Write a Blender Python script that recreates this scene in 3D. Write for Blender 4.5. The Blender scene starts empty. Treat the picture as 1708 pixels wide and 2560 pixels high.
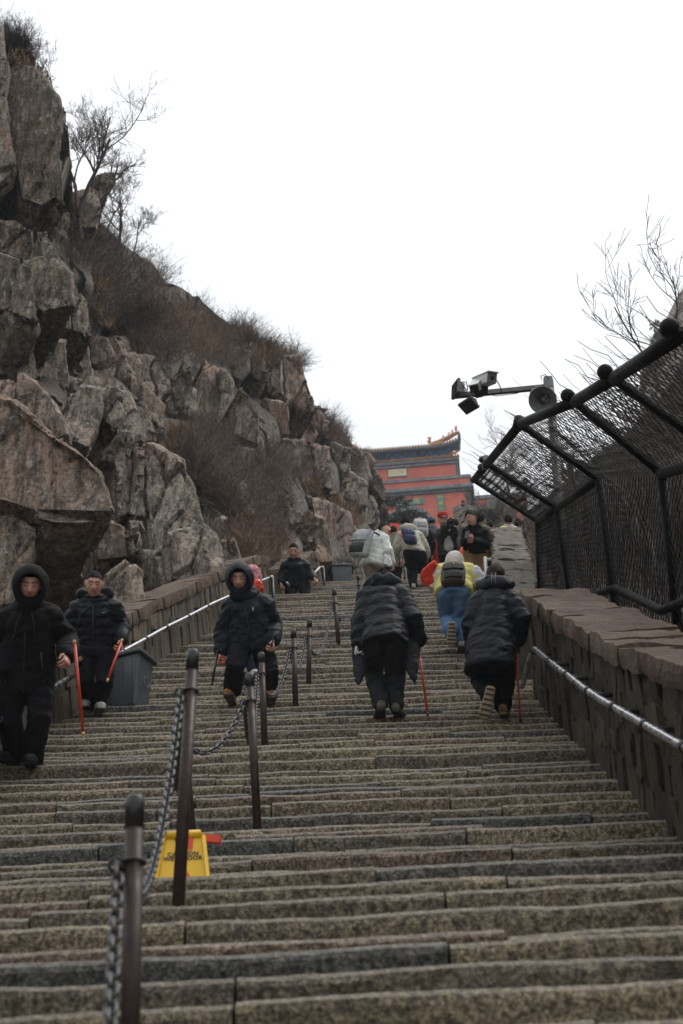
import bpy, bmesh, math, random
import numpy as np
from mathutils import Vector, Matrix
from mathutils.geometry import tessellate_polygon

random.seed(7)
RNG = np.random.default_rng(11)
SC = bpy.context.scene
COL = SC.collection

# ------------------------------------------------------------------ camera, sky, sun, exposure
PITCH, YAW, ROLL = math.radians(32.2), math.radians(0.23), math.radians(-2.0)
CAM = Vector((0, 0, 1.7))
cam_rot = Matrix.Rotation(-YAW, 3, 'Z') @ Matrix.Rotation(math.pi / 2 + PITCH, 3, 'X') @ Matrix.Rotation(ROLL, 3, 'Z')
cd = bpy.data.cameras.new('camera')
cd.sensor_fit = 'VERTICAL'
cd.sensor_height = 36.0
cd.sensor_width = 24.0
cd.lens = 60.0
cd.clip_start = 0.1
cd.clip_end = 1500
cd.dof.use_dof = True
cd.dof.focus_distance = 17.0
cd.dof.aperture_fstop = 4.0
cam = bpy.data.objects.new('camera', cd)
cam.matrix_world = Matrix.Translation(CAM) @ cam_rot.to_4x4()
COL.objects.link(cam)
SC.camera = cam

SUN_EL, SUN_AZ = math.radians(62), math.radians(75)      # azimuth from +Y towards +X
world = bpy.data.worlds.new('World')
SC.world = world
world.use_nodes = True
wn, wl = world.node_tree.nodes, world.node_tree.links
wn.clear()
w_out = wn.new('ShaderNodeOutputWorld')
w_bg = wn.new('ShaderNodeBackground')
w_sky = wn.new('ShaderNodeTexSky')
w_sky.sky_type = 'NISHITA'
w_sky.sun_disc = False
w_sky.sun_elevation = SUN_EL
w_sky.sun_rotation = SUN_AZ
w_sky.dust_density = 6.0
w_sky.air_density = 1.6
w_mix = wn.new('ShaderNodeMixRGB')
w_mix.inputs[0].default_value = 0.88                     # closed cloud cover in front of the clear sky
w_mix.inputs[2].default_value = (9.7, 9.9, 10.1, 1)
wl.new(w_sky.outputs[0], w_mix.inputs[1])
w_tc = wn.new('ShaderNodeTexCoord')                       # an overcast sky is brighter overhead than at the horizon
w_sep = wn.new('ShaderNodeSeparateXYZ')
wl.new(w_tc.outputs['Generated'], w_sep.inputs[0])
w_rng = wn.new('ShaderNodeMapRange')
w_rng.inputs['From Min'].default_value = 0.0; w_rng.inputs['From Max'].default_value = 1.0
w_rng.inputs['To Min'].default_value = 0.72; w_rng.inputs['To Max'].default_value = 1.50
wl.new(w_sep.outputs['Z'], w_rng.inputs['Value'])
w_mul = wn.new('ShaderNodeMixRGB'); w_mul.blend_type = 'MULTIPLY'; w_mul.inputs[0].default_value = 1.0
wl.new(w_mix.outputs[0], w_mul.inputs[1]); wl.new(w_rng.outputs[0], w_mul.inputs[2])
wl.new(w_mul.outputs[0], w_bg.inputs[0])
w_bg.inputs[1].default_value = 0.1
wl.new(w_bg.outputs[0], w_out.inputs[0])

sd = bpy.data.lights.new('sun', 'SUN')
sd.energy = 1.3
sd.angle = math.radians(22)
sd.color = (1.0, 0.96, 0.9)
sun = bpy.data.objects.new('sun', sd)
sdir = Vector((math.sin(SUN_AZ) * math.cos(SUN_EL), math.cos(SUN_AZ) * math.cos(SUN_EL), math.sin(SUN_EL)))
sun.rotation_euler = sdir.to_track_quat('Z', 'Y').to_euler()
sun.location = (20, 10, 60)
COL.objects.link(sun)

SC.render.engine = 'CYCLES'
SC.view_settings.view_transform = 'Standard'
SC.view_settings.look = 'None'
SC.view_settings.exposure = 0.0
SC.view_settings.gamma = 1.0
SC.view_settings.use_curve_mapping = False
SC.cycles.max_bounces = 6
SC.cycles.diffuse_bounces = 3
SC.cycles.volume_bounces = 1
SC.cycles.use_denoising = True

# ------------------------------------------------------------------ survey: measured bearings and distances -> metres
FP = 60.0 / 36.0 * 2560
def W(x, y, d):
    """point at bearing (x, y) of the survey photograph (1708 x 2560) and distance d metres along the view axis"""
    return CAM + cam_rot @ Vector(((x - 854) / FP * d, -(y - 1280) / FP * d, -d))

def bearing(p):
    v = cam_rot.transposed() @ (Vector(p) - CAM)
    return 854 + v.x / -v.z * FP, 1280 - v.y / -v.z * FP, -v.z

# ------------------------------------------------------------------ numpy noise
def _h(ix, iy, iz, s):
    n = (ix * 73856093) ^ (iy * 19349663) ^ (iz * 83492791) ^ (s * 2654435761)
    n = (n ^ (n >> 13)) * 1274126177 & 0x7fffffff
    n = (n ^ (n >> 15)) * 2246822519 & 0x7fffffff
    return (n & 0xffff) / 65535.0

def vnoise(P, seed=0):
    P = np.asarray(P, dtype=np.float64)
    i = np.floor(P).astype(np.int64)
    f = P - i
    u = f * f * (3 - 2 * f)
    r = 0
    for a in (0, 1):
        wx = u[:, 0] if a else 1 - u[:, 0]
        for b in (0, 1):
            wy = u[:, 1] if b else 1 - u[:, 1]
            for c in (0, 1):
                wz = u[:, 2] if c else 1 - u[:, 2]
                r = r + wx * wy * wz * _h(i[:, 0] + a, i[:, 1] + b, i[:, 2] + c, seed)
    return r * 2 - 1

def fbm(P, octaves=4, seed=0, gain=0.5):
    P = np.asarray(P, dtype=np.float64)
    r, a, t = 0, 1.0, 0
    for k in range(octaves):
        r = r + a * vnoise(P * (2.03 ** k) + 17.3 * k, seed + k)
        t += a
        a *= gain
    return r / t

def cells(P, seed=0):
    """(cell value, F1, F2, facet tilt) of a jittered Voronoi lattice"""
    P = np.asarray(P, dtype=np.float64)
    i = np.floor(P).astype(np.int64)
    n = len(P)
    f1 = np.full(n, 9.0); f2 = np.full(n, 9.0); val = np.zeros(n); tilt = np.zeros(n)
    for a in (-1, 0, 1):
        for b in (-1, 0, 1):
            for c in (-1, 0, 1):
                x, y, z = i[:, 0] + a, i[:, 1] + b, i[:, 2] + c
                q = np.stack([x + _h(x, y, z, seed), y + _h(x, y, z, seed + 1), z + _h(x, y, z, seed + 2)], 1)
                D = P - q
                dd = (D ** 2).sum(1)
                nearer = dd < f1
                f2 = np.where(nearer, f1, np.minimum(f2, dd))
                val = np.where(nearer, _h(x, y, z, seed + 3), val)
                tl = D[:, 0] * (_h(x, y, z, seed + 4) - 0.5) + D[:, 1] * (_h(x, y, z, seed + 5) - 0.5) + D[:, 2] * (_h(x, y, z, seed + 6) - 0.5)
                tilt = np.where(nearer, tl, tilt)
                f1 = np.where(nearer, dd, f1)
    return val, np.sqrt(f1), np.sqrt(f2), tilt

# ------------------------------------------------------------------ objects
def tag(o, label=None, cat=None, group=None, kind=None):
    if label: o['label'] = label
    if cat: o['category'] = cat
    if group: o['group'] = group
    if kind: o['kind'] = kind
    return o

def adopt(o, parent):
    if parent is not None:
        o.parent = parent
        if parent.type == 'EMPTY':
            o.matrix_parent_inverse = Matrix.Translation(-parent.location)
    return o

def link(name, me, parent=None):
    o = bpy.data.objects.new(name, me)
    COL.objects.link(o)
    return adopt(o, parent)

def thing(name, label, cat, loc, group=None, kind=None):
    o = bpy.data.objects.new(name, None)
    o.empty_display_size = 0.2
    o.location = loc
    COL.objects.link(o)
    return tag(o, label, cat, group, kind)

def mesh_from(name, V, F, mat, smooth=True):
    me = bpy.data.meshes.new(name)
    me.from_pydata([tuple(v) for v in V], [], F)
    if mat is not None: me.materials.append(mat)
    if smooth:
        me.polygons.foreach_set('use_smooth', [True] * len(me.polygons))
    me.update()
    return me

class MB:
    """collects shapes and links them as ONE mesh object"""
    def __init__(s):
        s.v, s.f = [], []
    def add(s, V, F):
        n = len(s.v)
        s.v.extend([Vector(v) for v in V])
        s.f.extend([tuple(i + n for i in f) for f in F])
        return s
    def box(s, c, h, ax=None, jit=0.0, taper=1.0):
        ax = ax or (Vector((1, 0, 0)), Vector((0, 1, 0)), Vector((0, 0, 1)))
        c = Vector(c)
        V = []
        for k in (-1, 1):
            t = taper if k > 0 else 1.0
            for i, j in ((-1, -1), (1, -1), (1, 1), (-1, 1)):
                p = c + ax[0] * (i * h[0] * t) + ax[1] * (j * h[1] * t) + ax[2] * (k * h[2])
                if jit: p += Vector([random.uniform(-jit, jit) for _ in range(3)])
                V.append(p)
        return s.add(V, [(3, 2, 1, 0), (4, 5, 6, 7), (0, 1, 5, 4), (1, 2, 6, 5), (2, 3, 7, 6), (3, 0, 4, 7)])
    def bar(s, a, b, w, h, up=(0, 0, 1)):
        a, b = Vector(a), Vector(b)
        z = (b - a); L = z.length; z.normalize()
        x = z.cross(Vector(up))
        if x.length < 1e-4: x = z.cross(Vector((0, 1, 0)))
        x.normalize(); y = x.cross(z)
        return s.box((a + b) / 2, (w / 2, h / 2, L / 2), (x, y, z))
    def tube(s, pts, r, n=8, cap=True, flat=None, up=None):
        pts = [Vector(p) for p in pts]
        m = len(pts)
        rr = r if isinstance(r, (list, tuple)) else [r] * m
        base = len(s.v)
        ref = None
        V, F = [], []
        for k in range(m):
            t = (pts[min(k + 1, m - 1)] - pts[max(k - 1, 0)])
            if t.length < 1e-9: t = Vector((0, 0, 1))
            t.normalize()
            if ref is None:
                ref = Vector(up) if up is not None else (Vector((0, 0, 1)) if abs(t.z) < 0.9 else Vector((0, 1, 0)))
            a = ref - t * ref.dot(t)
            if a.length < 1e-5: a = t.orthogonal()
            a.normalize(); b = t.cross(a); ref = a
            ra = rr[k]
            ry = ra * (flat or 1.0)
            for i in range(n):
                q = 2 * math.pi * i / n
                V.append(pts[k] + a * (ry * math.cos(q)) + b * (ra * math.sin(q)))
        for k in range(m - 1):
            for i in range(n):
                j = (i + 1) % n
                F.append((k * n + i, k * n + j, (k + 1) * n + j, (k + 1) * n + i))
        if cap:
            F.append(tuple(reversed(range(n))))
            F.append(tuple(range((m - 1) * n, m * n)))
        return s.add(V, F)
    def limb(s, pts, r, n=12, flat=None, up=None):
        """tube with rounded ends"""
        pts = [Vector(p) for p in pts]
        r = list(r)
        d0 = (pts[0] - pts[1]).normalized(); d1 = (pts[-1] - pts[-2]).normalized()
        P = [pts[0] + d0 * r[0] * c for c in (0.95, 0.75, 0.4)] + pts + [pts[-1] + d1 * r[-1] * c for c in (0.4, 0.75, 0.95)]
        R = [r[0] * c for c in (0.25, 0.66, 0.92)] + r + [r[-1] * c for c in (0.92, 0.66, 0.25)]
        return s.tube(P, R, n, True, flat, up)
    def loft(s, secs, n=20):
        """secs: (centre, right*rx, front*ry) rings joined, both ends closed"""
        V, F = [], []
        for c, a, b in secs:
            for i in range(n):
                q = 2 * math.pi * i / n
                cq, sq = math.cos(q), math.sin(q)
                V.append(Vector(c) + Vector(a) * cq + Vector(b) * sq)
        m = len(secs)
        for k in range(m - 1):
            for i in range(n):
                j = (i + 1) % n
                F.append((k * n + i, k * n + j, (k + 1) * n + j, (k + 1) * n + i))
        F.append(tuple(reversed(range(n)))); F.append(tuple(range((m - 1) * n, m * n)))
        return s.add(V, F)
    def ball(s, c, r, n=12, m=8, ax=None):
        c = Vector(c)
        r = r if isinstance(r, (tuple, list)) else (r, r, r)
        ax = ax or (Vector((1, 0, 0)), Vector((0, 1, 0)), Vector((0, 0, 1)))
        V = [c - ax[2] * r[2]]
        for k in range(1, m):
            t = math.pi * k / m
            for i in range(n):
                q = 2 * math.pi * i / n
                V.append(c + ax[0] * (r[0] * math.sin(t) * math.cos(q)) + ax[1] * (r[1] * math.sin(t) * math.sin(q)) - ax[2] * (r[2] * math.cos(t)))
        V.append(c + ax[2] * r[2])
        F = []
        for i in range(n):
            F.append((0, 1 + (i + 1) % n, 1 + i))
            F.append((len(V) - 1, len(V) - 1 - n + i, len(V) - 1 - n + (i + 1) % n))
        for k in range(m - 2):
            for i in range(n):
                j = (i + 1) % n
                F.append((1 + k * n + i, 1 + k * n + j, 1 + (k + 1) * n + j, 1 + (k + 1) * n + i))
        return s.add(V, F)
    def torus(s, c, ax0, ax1, R, r, n=16, m=6, stretch=0.0):
        c = Vector(c); ax0 = Vector(ax0).normalized(); ax1 = Vector(ax1).normalized(); nz = ax0.cross(ax1)
        V, F = [], []
        for i in range(n):
            q = 2 * math.pi * i / n
            e = ax0 * math.cos(q) + ax1 * math.sin(q)
            o = c + e * R + ax0 * (stretch if math.cos(q) > 0 else -stretch)
            for j in range(m):
                p = 2 * math.pi * j / m
                V.append(o + e * (r * math.cos(p)) + nz * (r * math.sin(p)))
        for i in range(n):
            for j in range(m):
                a, b = (i + 1) % n, (j + 1) % m
                F.append((i * m + j, a * m + j, a * m + b, i * m + b))
        return s.add(V, F)
    def mesh(s, name, mat, smooth=False):
        return mesh_from(name, s.v, s.f, mat, smooth)
    def build(s, name, mat, parent=None, smooth=False, bevel=0.0, seg=2):
        o = link(name, s.mesh(name, mat, smooth), parent)
        if bevel:
            b = o.modifiers.new('bevel', 'BEVEL'); b.width = bevel; b.segments = seg; b.limit_method = 'ANGLE'
            b.harden_normals = False
        return o

def baked(V, F, voxel, smooth=2, factor=0.5, crisp=0):
    """one closed skin round overlapping shapes: (vertices, faces as lists, normals)"""
    me = bpy.data.meshes.new('tmp')
    me.from_pydata([tuple(v) for v in V], [], F)
    o = bpy.data.objects.new('tmp', me)
    COL.objects.link(o)
    m = o.modifiers.new('r', 'REMESH'); m.mode = 'VOXEL'; m.voxel_size = voxel; m.adaptivity = 0
    if crisp:
        m.mode = 'SHARP'; m.octree_depth = crisp; m.scale = 0.92; m.sharpness = 1.0; m.use_remove_disconnected = False
    if smooth:
        q = o.modifiers.new('s', 'SMOOTH'); q.iterations = smooth; q.factor = factor
    dg = bpy.context.evaluated_depsgraph_get()
    out = bpy.data.meshes.new_from_object(o.evaluated_get(dg), depsgraph=dg)
    bpy.data.objects.remove(o); bpy.data.meshes.remove(me)
    n = len(out.vertices)
    co = np.empty(n * 3); out.vertices.foreach_get('co', co); co = co.reshape(n, 3)
    no = np.empty(n * 3); out.vertex_normals.foreach_get('vector', no); no = no.reshape(n, 3)
    return out, co, no

def put_co(me, co, mat, smooth=True):
    me.vertices.foreach_set('co', np.ascontiguousarray(co, dtype=np.float32).ravel())
    me.materials.clear()
    if mat is not None: me.materials.append(mat)
    me.polygons.foreach_set('use_smooth', [smooth] * len(me.polygons))
    me.update()
    return me

# ------------------------------------------------------------------ materials
class NT:
    def __init__(s, name):
        s.m = bpy.data.materials.new(name); s.m.use_nodes = True
        s.n, s.l = s.m.node_tree.nodes, s.m.node_tree.links
        s.b = s.n['Principled BSDF']
        s.tc = None
    def node(s, t, **kw):
        x = s.n.new(t)
        for k, v in kw.items(): setattr(x, k, v)
        return x
    def co(s, scale=(1, 1, 1), rot=(0, 0, 0)):
        if s.tc is None: s.tc = s.node('ShaderNodeNewGeometry')
        mp = s.node('ShaderNodeMapping'); mp.vector_type = 'TEXTURE' if False else 'POINT'
        mp.inputs['Rotation'].default_value = rot
        mp.inputs['Scale'].default_value = scale
        s.l.new(s.tc.outputs['Position'], mp.inputs[0])
        return mp.outputs[0]
    def noise(s, scale, detail=4, rough=0.55, vec=None, dist=0.0):
        x = s.node('ShaderNodeTexNoise')
        x.inputs['Scale'].default_value = scale; x.inputs['Detail'].default_value = detail
        x.inputs['Roughness'].default_value = rough; x.inputs['Distortion'].default_value = dist
        s.l.new(vec if vec is not None else s.co(), x.inputs['Vector'])
        return x.outputs['Fac']
    def vor(s, scale, feature='F1', vec=None):
        x = s.node('ShaderNodeTexVoronoi'); x.feature = feature; x.inputs['Scale'].default_value = scale
        s.l.new(vec if vec is not None else s.co(), x.inputs['Vector'])
        return x.outputs['Distance']
    def ramp(s, fac, stops):
        x = s.node('ShaderNodeValToRGB')
        e = x.color_ramp.elements
        while len(e) < len(stops): e.new(0.5)
        for k, (p, c) in enumerate(stops):
            e[k].position = p
            e[k].color = (c, c, c, 1) if isinstance(c, (int, float)) else (*c, 1)
        s.l.new(fac, x.inputs[0])
        return x.outputs[0]
    def mix(s, fac, a, b, mode='MIX'):
        x = s.node('ShaderNodeMixRGB', blend_type=mode)
        for k, v in ((0, fac), (1, a), (2, b)):
            if isinstance(v, (int, float)): x.inputs[k].default_value = v if k == 0 else (v, v, v, 1)
            elif isinstance(v, tuple): x.inputs[k].default_value = (*v, 1)
            else: s.l.new(v, x.inputs[k])
        return x.outputs[0]
    def math(s, op, a, b=0.0):
        x = s.node('ShaderNodeMath', operation=op)
        for k, v in ((0, a), (1, b)):
            if isinstance(v, (int, float)): x.inputs[k].default_value = v
            else: s.l.new(v, x.inputs[k])
        return x.outputs[0]
    def attr(s, name):
        x = s.node('ShaderNodeAttribute'); x.attribute_name = name
        return x
    def base(s, c):
        if isinstance(c, tuple): s.b.inputs['Base Color'].default_value = (*c, 1)
        else: s.l.new(c, s.b.inputs['Base Color'])
    def bump(s, h, strength=0.5, dist=0.02):
        x = s.node('ShaderNodeBump'); x.inputs['Strength'].default_value = strength; x.inputs['Distance'].default_value = dist
        s.l.new(h, x.inputs['Height']); s.l.new(x.outputs[0], s.b.inputs['Normal'])
    def rough(s, v):
        if isinstance(v, (int, float)): s.b.inputs['Roughness'].default_value = v
        else: s.l.new(v, s.b.inputs['Roughness'])
    def metal(s, v): s.b.inputs['Metallic'].default_value = v

def m_plain(name, c, rough=0.6, metal=0.0, var=0.25, scale=8.0, bump=0.15, bdist=0.004, bscale=60.0, spec=None):
    t = NT(name)
    f = t.noise(scale, 5, 0.6)
    lo = tuple(x * (1 - var) for x in c); hi = tuple(min(1, x * (1 + var)) for x in c)
    t.base(t.ramp(f, [(0.3, lo), (0.7, hi)]))
    t.rough(t.ramp(t.noise(scale * 2.3, 3), [(0.3, max(0.05, rough - 0.1)), (0.7, min(1, rough + 0.1))]))
    t.metal(metal)
    if spec is not None: t.b.inputs['Specular IOR Level'].default_value = spec
    if bump: t.bump(t.noise(bscale, 4), bump, bdist)
    return t.m

def m_cloth(name, c, rough=0.75, spec=0.3, folds=0.3, weave=400):
    t = NT(name)
    t.base(t.ramp(t.noise(7, 4), [(0.3, tuple(x * 0.8 for x in c)), (0.75, tuple(min(1, x * 1.2) for x in c))]))
    t.rough(rough); t.b.inputs['Specular IOR Level'].default_value = spec
    h = t.math("ADD", t.math("MULTIPLY", t.noise(14, 3, 0.5, t.co((1, 1, 1.6)), 0.6), 1.0), t.math('MULTIPLY', t.noise(weave, 2), 0.05))
    t.bump(h, folds, 0.03)
    return t.m

def m_rock(name, lo, hi, pink, pinkamt, lichen=0.5, wet=0.0, grain=1.0):
    t = NT(name)
    st = t.co((3.2, 3.2, 0.42), (0.12, 0.2, 0.3))
    col = t.ramp(t.noise(0.55, 6, 0.62), [(0.3, lo), (0.7, hi)])
    col = t.mix(t.ramp(t.noise(0.33, 5, 0.6, t.co((1.1, 1.1, 0.8))), [(0.52 - pinkamt * 0.3, 0.0), (0.74 - pinkamt * 0.2, 0.85)]), col, pink)
    streak = t.ramp(t.noise(2.6 * grain, 7, 0.7, st, 0.6), [(0.38, 0.28), (0.49, 0.85), (0.62, 1.5)])
    col = t.mix(0.9, col, streak, 'MULTIPLY')
    lich = t.ramp(t.noise(1.9, 8, 0.75), [(0.48, 0.0), (0.60, lichen)])
    col = t.mix(lich, col, (0.06, 0.06, 0.054))
    fleck = t.ramp(t.noise(7.5 * grain, 6, 0.8, t.co((1.3, 1.3, 0.5), (0.1, 0.2, 0.3))), [(0.535, 0.0), (0.62, 0.8)])
    col = t.mix(fleck, col, (0.46, 0.43, 0.385))
    speck = t.ramp(t.noise(17 * grain, 5, 0.8), [(0.40, 0.35), (0.52, 1.08)])
    col = t.mix(0.9, col, speck, 'MULTIPLY')
    t.base(col)
    t.rough(0.78); t.b.inputs['Specular IOR Level'].default_value = 0.25
    h = t.math('ADD', t.math('MULTIPLY', t.noise(2.2 * grain, 8, 0.68, st, 0.7), 1.0), t.math('MULTIPLY', t.noise(6 * grain, 8, 0.7), 0.55))
    t.bump(h, 0.9, 0.12)
    return t.m

def m_step():
    t = NT('step_stone')
    a = t.attr('tint')
    sep = t.node('ShaderNodeSeparateColor'); t.l.new(a.outputs['Color'], sep.inputs[0])
    r, g, b = sep.outputs
    col = t.ramp(r, [(0.0, (0.078, 0.079, 0.074)), (0.04, (0.09, 0.087, 0.077)), (0.10, (0.122, 0.104, 0.077)), (0.5, (0.16, 0.133, 0.092)), (0.8, (0.20, 0.164, 0.106)), (0.92, (0.172, 0.126, 0.09)), (1.0, (0.15, 0.112, 0.085))])
    col = t.mix(1.0, col, t.ramp(t.noise(1.6, 5, 0.6), [(0.35, 0.80), (0.65, 1.15)]), 'MULTIPLY')
    rust = t.ramp(t.noise(1.3, 5, 0.65), [(0.62, 0.0), (0.74, 0.45)])
    col = t.mix(rust, col, (0.17, 0.085, 0.045))
    fine = t.ramp(t.noise(55, 4, 0.8), [(0.41, 0.28), (0.5, 0.95), (0.59, 1.8)])
    col = t.mix(0.85, col, fine, 'MULTIPLY')
    chis = t.noise(38, 3, 0.6, t.co((0.9, 0.6, 0.6), (0, 0.8, 0)), 0.3)
    col = t.mix(0.55, col, t.ramp(chis, [(0.41, 0.25), (0.5, 1.0), (0.59, 1.45)]), 'MULTIPLY')
    wear_edge_light = t.ramp(t.math('ADD', g, t.math('MULTIPLY', t.noise(9, 4), 0.5)), [(0.85, 0.0), (1.2, 1.0)])   # arrises rubbed pale by feet, plus a sky-lit edge line painted in
    col = t.mix(t.math('MULTIPLY', wear_edge_light, 0.36), col, (0.40, 0.37, 0.315))
    t.base(col)
    t.rough(0.7); t.b.inputs['Specular IOR Level'].default_value = 0.25
    h = t.math('ADD', t.math('MULTIPLY', chis, 1.0), t.math('MULTIPLY', t.noise(60, 4, 0.7), 0.6))
    t.bump(h, 1.0, 0.03)
    return t.m

def m_tint(name, stops, sc=6.0, bump=0.5, bdist=0.03, stretch=(1, 1, 1), lichen=0.4):
    """masonry: each stone carries its own shade"""
    t = NT(name)
    a = t.attr('tint')
    sep = t.node('ShaderNodeSeparateColor'); t.l.new(a.outputs['Color'], sep.inputs[0])
    col = t.ramp(sep.outputs[0], stops)
    col = t.mix(1.0, col, t.ramp(t.noise(sc, 6, 0.65, t.co(stretch)), [(0.3, 0.5), (0.7, 1.25)]), 'MULTIPLY')
    col = t.mix(t.ramp(t.noise(sc * 0.5, 6, 0.7), [(0.55, 0.0), (0.7, lichen)]), col, (0.05, 0.05, 0.042))
    col = t.mix(0.7, col, t.ramp(t.noise(sc * 8, 4, 0.7), [(0.35, 0.5), (0.6, 1.2)]), 'MULTIPLY')
    t.base(col); t.rough(0.75); t.b.inputs['Specular IOR Level'].default_value = 0.25
    t.bump(t.math('ADD', t.noise(sc * 1.6, 7, 0.65, t.co(stretch)), t.math('MULTIPLY', t.noise(sc * 6, 4), 0.3)), bump, bdist)
    return t.m

def m_skin():
    t = NT('skin')
    a = t.attr('tone')
    t.base(t.mix(0.5, a.outputs['Color'], t.ramp(t.noise(60, 3), [(0.3, 0.85), (0.7, 1.1)]), 'MULTIPLY'))
    t.rough(0.5)
    t.b.inputs['Subsurface Weight'].default_value = 0.08
    t.b.inputs['Subsurface Radius'].default_value = (0.01, 0.004, 0.002)
    return t.m

M = {}
M['step'] = m_step()
M['rock_grey'] = m_rock('rock_grey', (0.225, 0.203, 0.168), (0.41, 0.365, 0.295), (0.36, 0.24, 0.19), 0.45, 0.55)
M['rock_dark'] = m_rock('rock_dark', (0.145, 0.125, 0.094), (0.27, 0.237, 0.182), (0.2, 0.13, 0.09), 0.22, 0.6)
M['rock_tan'] = m_rock('rock_tan', (0.22, 0.185, 0.14), (0.40, 0.335, 0.26), (0.33, 0.20, 0.14), 0.6, 0.5)
M['hill'] = m_plain('hill_soil', (0.075, 0.058, 0.045), 0.9, 0, 0.6, 1.3, 1.0, 0.15, 5.0)
M['coping'] = m_tint('coping_stone', [(0, (0.10, 0.066, 0.050)), (0.4, (0.135, 0.092, 0.066)), (0.7, (0.125, 0.098, 0.074)), (1, (0.21, 0.142, 0.09))], 5, 0.7, 0.04, (1, 1, 1))
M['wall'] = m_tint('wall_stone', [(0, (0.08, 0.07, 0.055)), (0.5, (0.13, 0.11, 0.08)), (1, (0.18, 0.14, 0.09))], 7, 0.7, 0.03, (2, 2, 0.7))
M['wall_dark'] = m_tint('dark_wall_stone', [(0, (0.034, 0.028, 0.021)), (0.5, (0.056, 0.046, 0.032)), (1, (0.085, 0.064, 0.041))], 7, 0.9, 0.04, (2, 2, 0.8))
M['ledge'] = m_tint('ledge_stone', [(0, (0.12, 0.112, 0.10)), (0.5, (0.16, 0.145, 0.125)), (1, (0.21, 0.175, 0.14))], 6, 0.9, 0.05, (0.8, 2.5, 2.5))
M['block'] = m_tint('block_stone', [(0, (0.17, 0.165, 0.15)), (0.5, (0.22, 0.2, 0.17)), (1, (0.29, 0.23, 0.15))], 5, 0.5, 0.03)
M['brown'] = m_plain('brown_paint', (0.034, 0.019, 0.015), 0.5, 0.0, 0.5, 14, 0.25, 0.003, 40, 0.3)
M['cap'] = m_plain('worn_steel_cap', (0.03, 0.03, 0.03), 0.32, 0.5, 0.5, 20, 0.15, 0.003, 40)
M['chain'] = m_plain('chain_steel', (0.085, 0.08, 0.082), 0.42, 0.7, 0.35, 30, 0.1, 0.002, 90)
M['steel'] = m_plain('rail_steel', (0.62, 0.62, 0.64), 0.27, 0.95, 0.12, 6, 0.03, 0.002, 40)
M['dark_steel'] = m_plain('dark_bracket', (0.03, 0.028, 0.028), 0.45, 0.4, 0.3)
M['fence'] = m_plain('fence_black', (0.006, 0.006, 0.006), 0.6, 0.0, 0.4, 10, 0.25, 0.004, 50, 0.12)
M['net'] = m_plain('net_cord', (0.008, 0.007, 0.006), 0.8, 0, 0.3, 10, 0)
M['twig'] = m_plain('twig_bark', (0.15, 0.12, 0.105), 0.9, 0, 0.4, 3, 0)
M['twig_dark'] = m_plain('twig_dark', (0.07, 0.056, 0.05), 0.9, 0, 0.4, 3, 0)
M['twig_red'] = m_plain('twig_brown', (0.165, 0.115, 0.088), 0.9, 0, 0.4, 3, 0)
M['grass'] = m_plain('dry_grass', (0.175, 0.115, 0.067), 0.9, 0, 0.5, 2.5, 0)
M['needle'] = m_plain('pine_needles', (0.028, 0.042, 0.028), 0.8, 0, 0.5, 3.0, 0)
M['black'] = m_plain('black_plastic', (0.012, 0.012, 0.013), 0.4, 0, 0.2, 10, 0.05)
M['grey'] = m_plain('grey_plastic', (0.17, 0.175, 0.18), 0.45, 0, 0.15, 10, 0.05)
M['white'] = m_plain('white_shell', (0.62, 0.62, 0.6), 0.4, 0, 0.12, 10, 0.05)
M['galv'] = m_plain('galvanised_pole', (0.1, 0.095, 0.09), 0.5, 0.6, 0.3, 10, 0.1)
M['glass'] = m_plain('lens_glass', (0.01, 0.011, 0.013), 0.08, 0, 0.1, 5, 0)
M['bin'] = m_plain('bin_plastic', (0.062, 0.075, 0.088), 0.42, 0, 0.25, 5, 0.08, 0.003, 80)
M['bin_dark'] = m_plain('bin_lid_plastic', (0.02, 0.024, 0.028), 0.5, 0, 0.25, 8, 0.08)
M['yellow'] = m_plain('yellow_plastic', (0.78, 0.47, 0.012), 0.4, 0, 0.1, 5, 0.04)
M['red_plastic'] = m_plain('red_plastic', (0.7, 0.06, 0.02), 0.42, 0, 0.15, 5, 0.04)
M['ink'] = m_plain('black_print', (0.02, 0.02, 0.02), 0.6, 0, 0.1, 5, 0)
M['red_ink'] = m_plain('red_print', (0.6, 0.08, 0.03), 0.6, 0, 0.1, 5, 0)
M['cane'] = m_plain('red_lacquer', (0.52, 0.045, 0.018), 0.3, 0, 0.2, 12, 0.04)
M['cane_end'] = m_plain('pale_wood', (0.55, 0.36, 0.16), 0.6, 0, 0.15, 12, 0)
M['gate_red'] = m_plain('red_plaster', (0.56, 0.145, 0.095), 0.85, 0, 0.16, 0.6, 0.2, 0.02, 3)
M['gate_grey'] = m_plain('grey_brick_trim', (0.20, 0.215, 0.23), 0.8, 0, 0.4, 1.6, 0.4, 0.05, 6)
M['gate_dark'] = m_plain('dark_brick', (0.10, 0.105, 0.11), 0.85, 0, 0.35, 1.2, 0.4, 0.05, 6)
M['tile'] = m_plain('glazed_tile', (0.50, 0.23, 0.09), 0.45, 0, 0.45, 2.2, 0.2, 0.03, 6)
M['tile_end'] = m_plain('tile_end', (0.52, 0.40, 0.26), 0.5, 0, 0.3, 2, 0)
M['blue'] = m_plain('blue_paint', (0.19, 0.40, 0.72), 0.6, 0, 0.35, 1.3, 0)
M['blue_dark'] = m_plain('eave_paint', (0.11, 0.18, 0.26), 0.7, 0, 0.4, 1.3, 0)
M['gold'] = m_plain('gold_paint', (0.62, 0.44, 0.13), 0.5, 0, 0.2, 2, 0)
M['teal'] = m_plain('teal_plaque', (0.045, 0.21, 0.17), 0.6, 0, 0.2, 2, 0)
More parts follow.
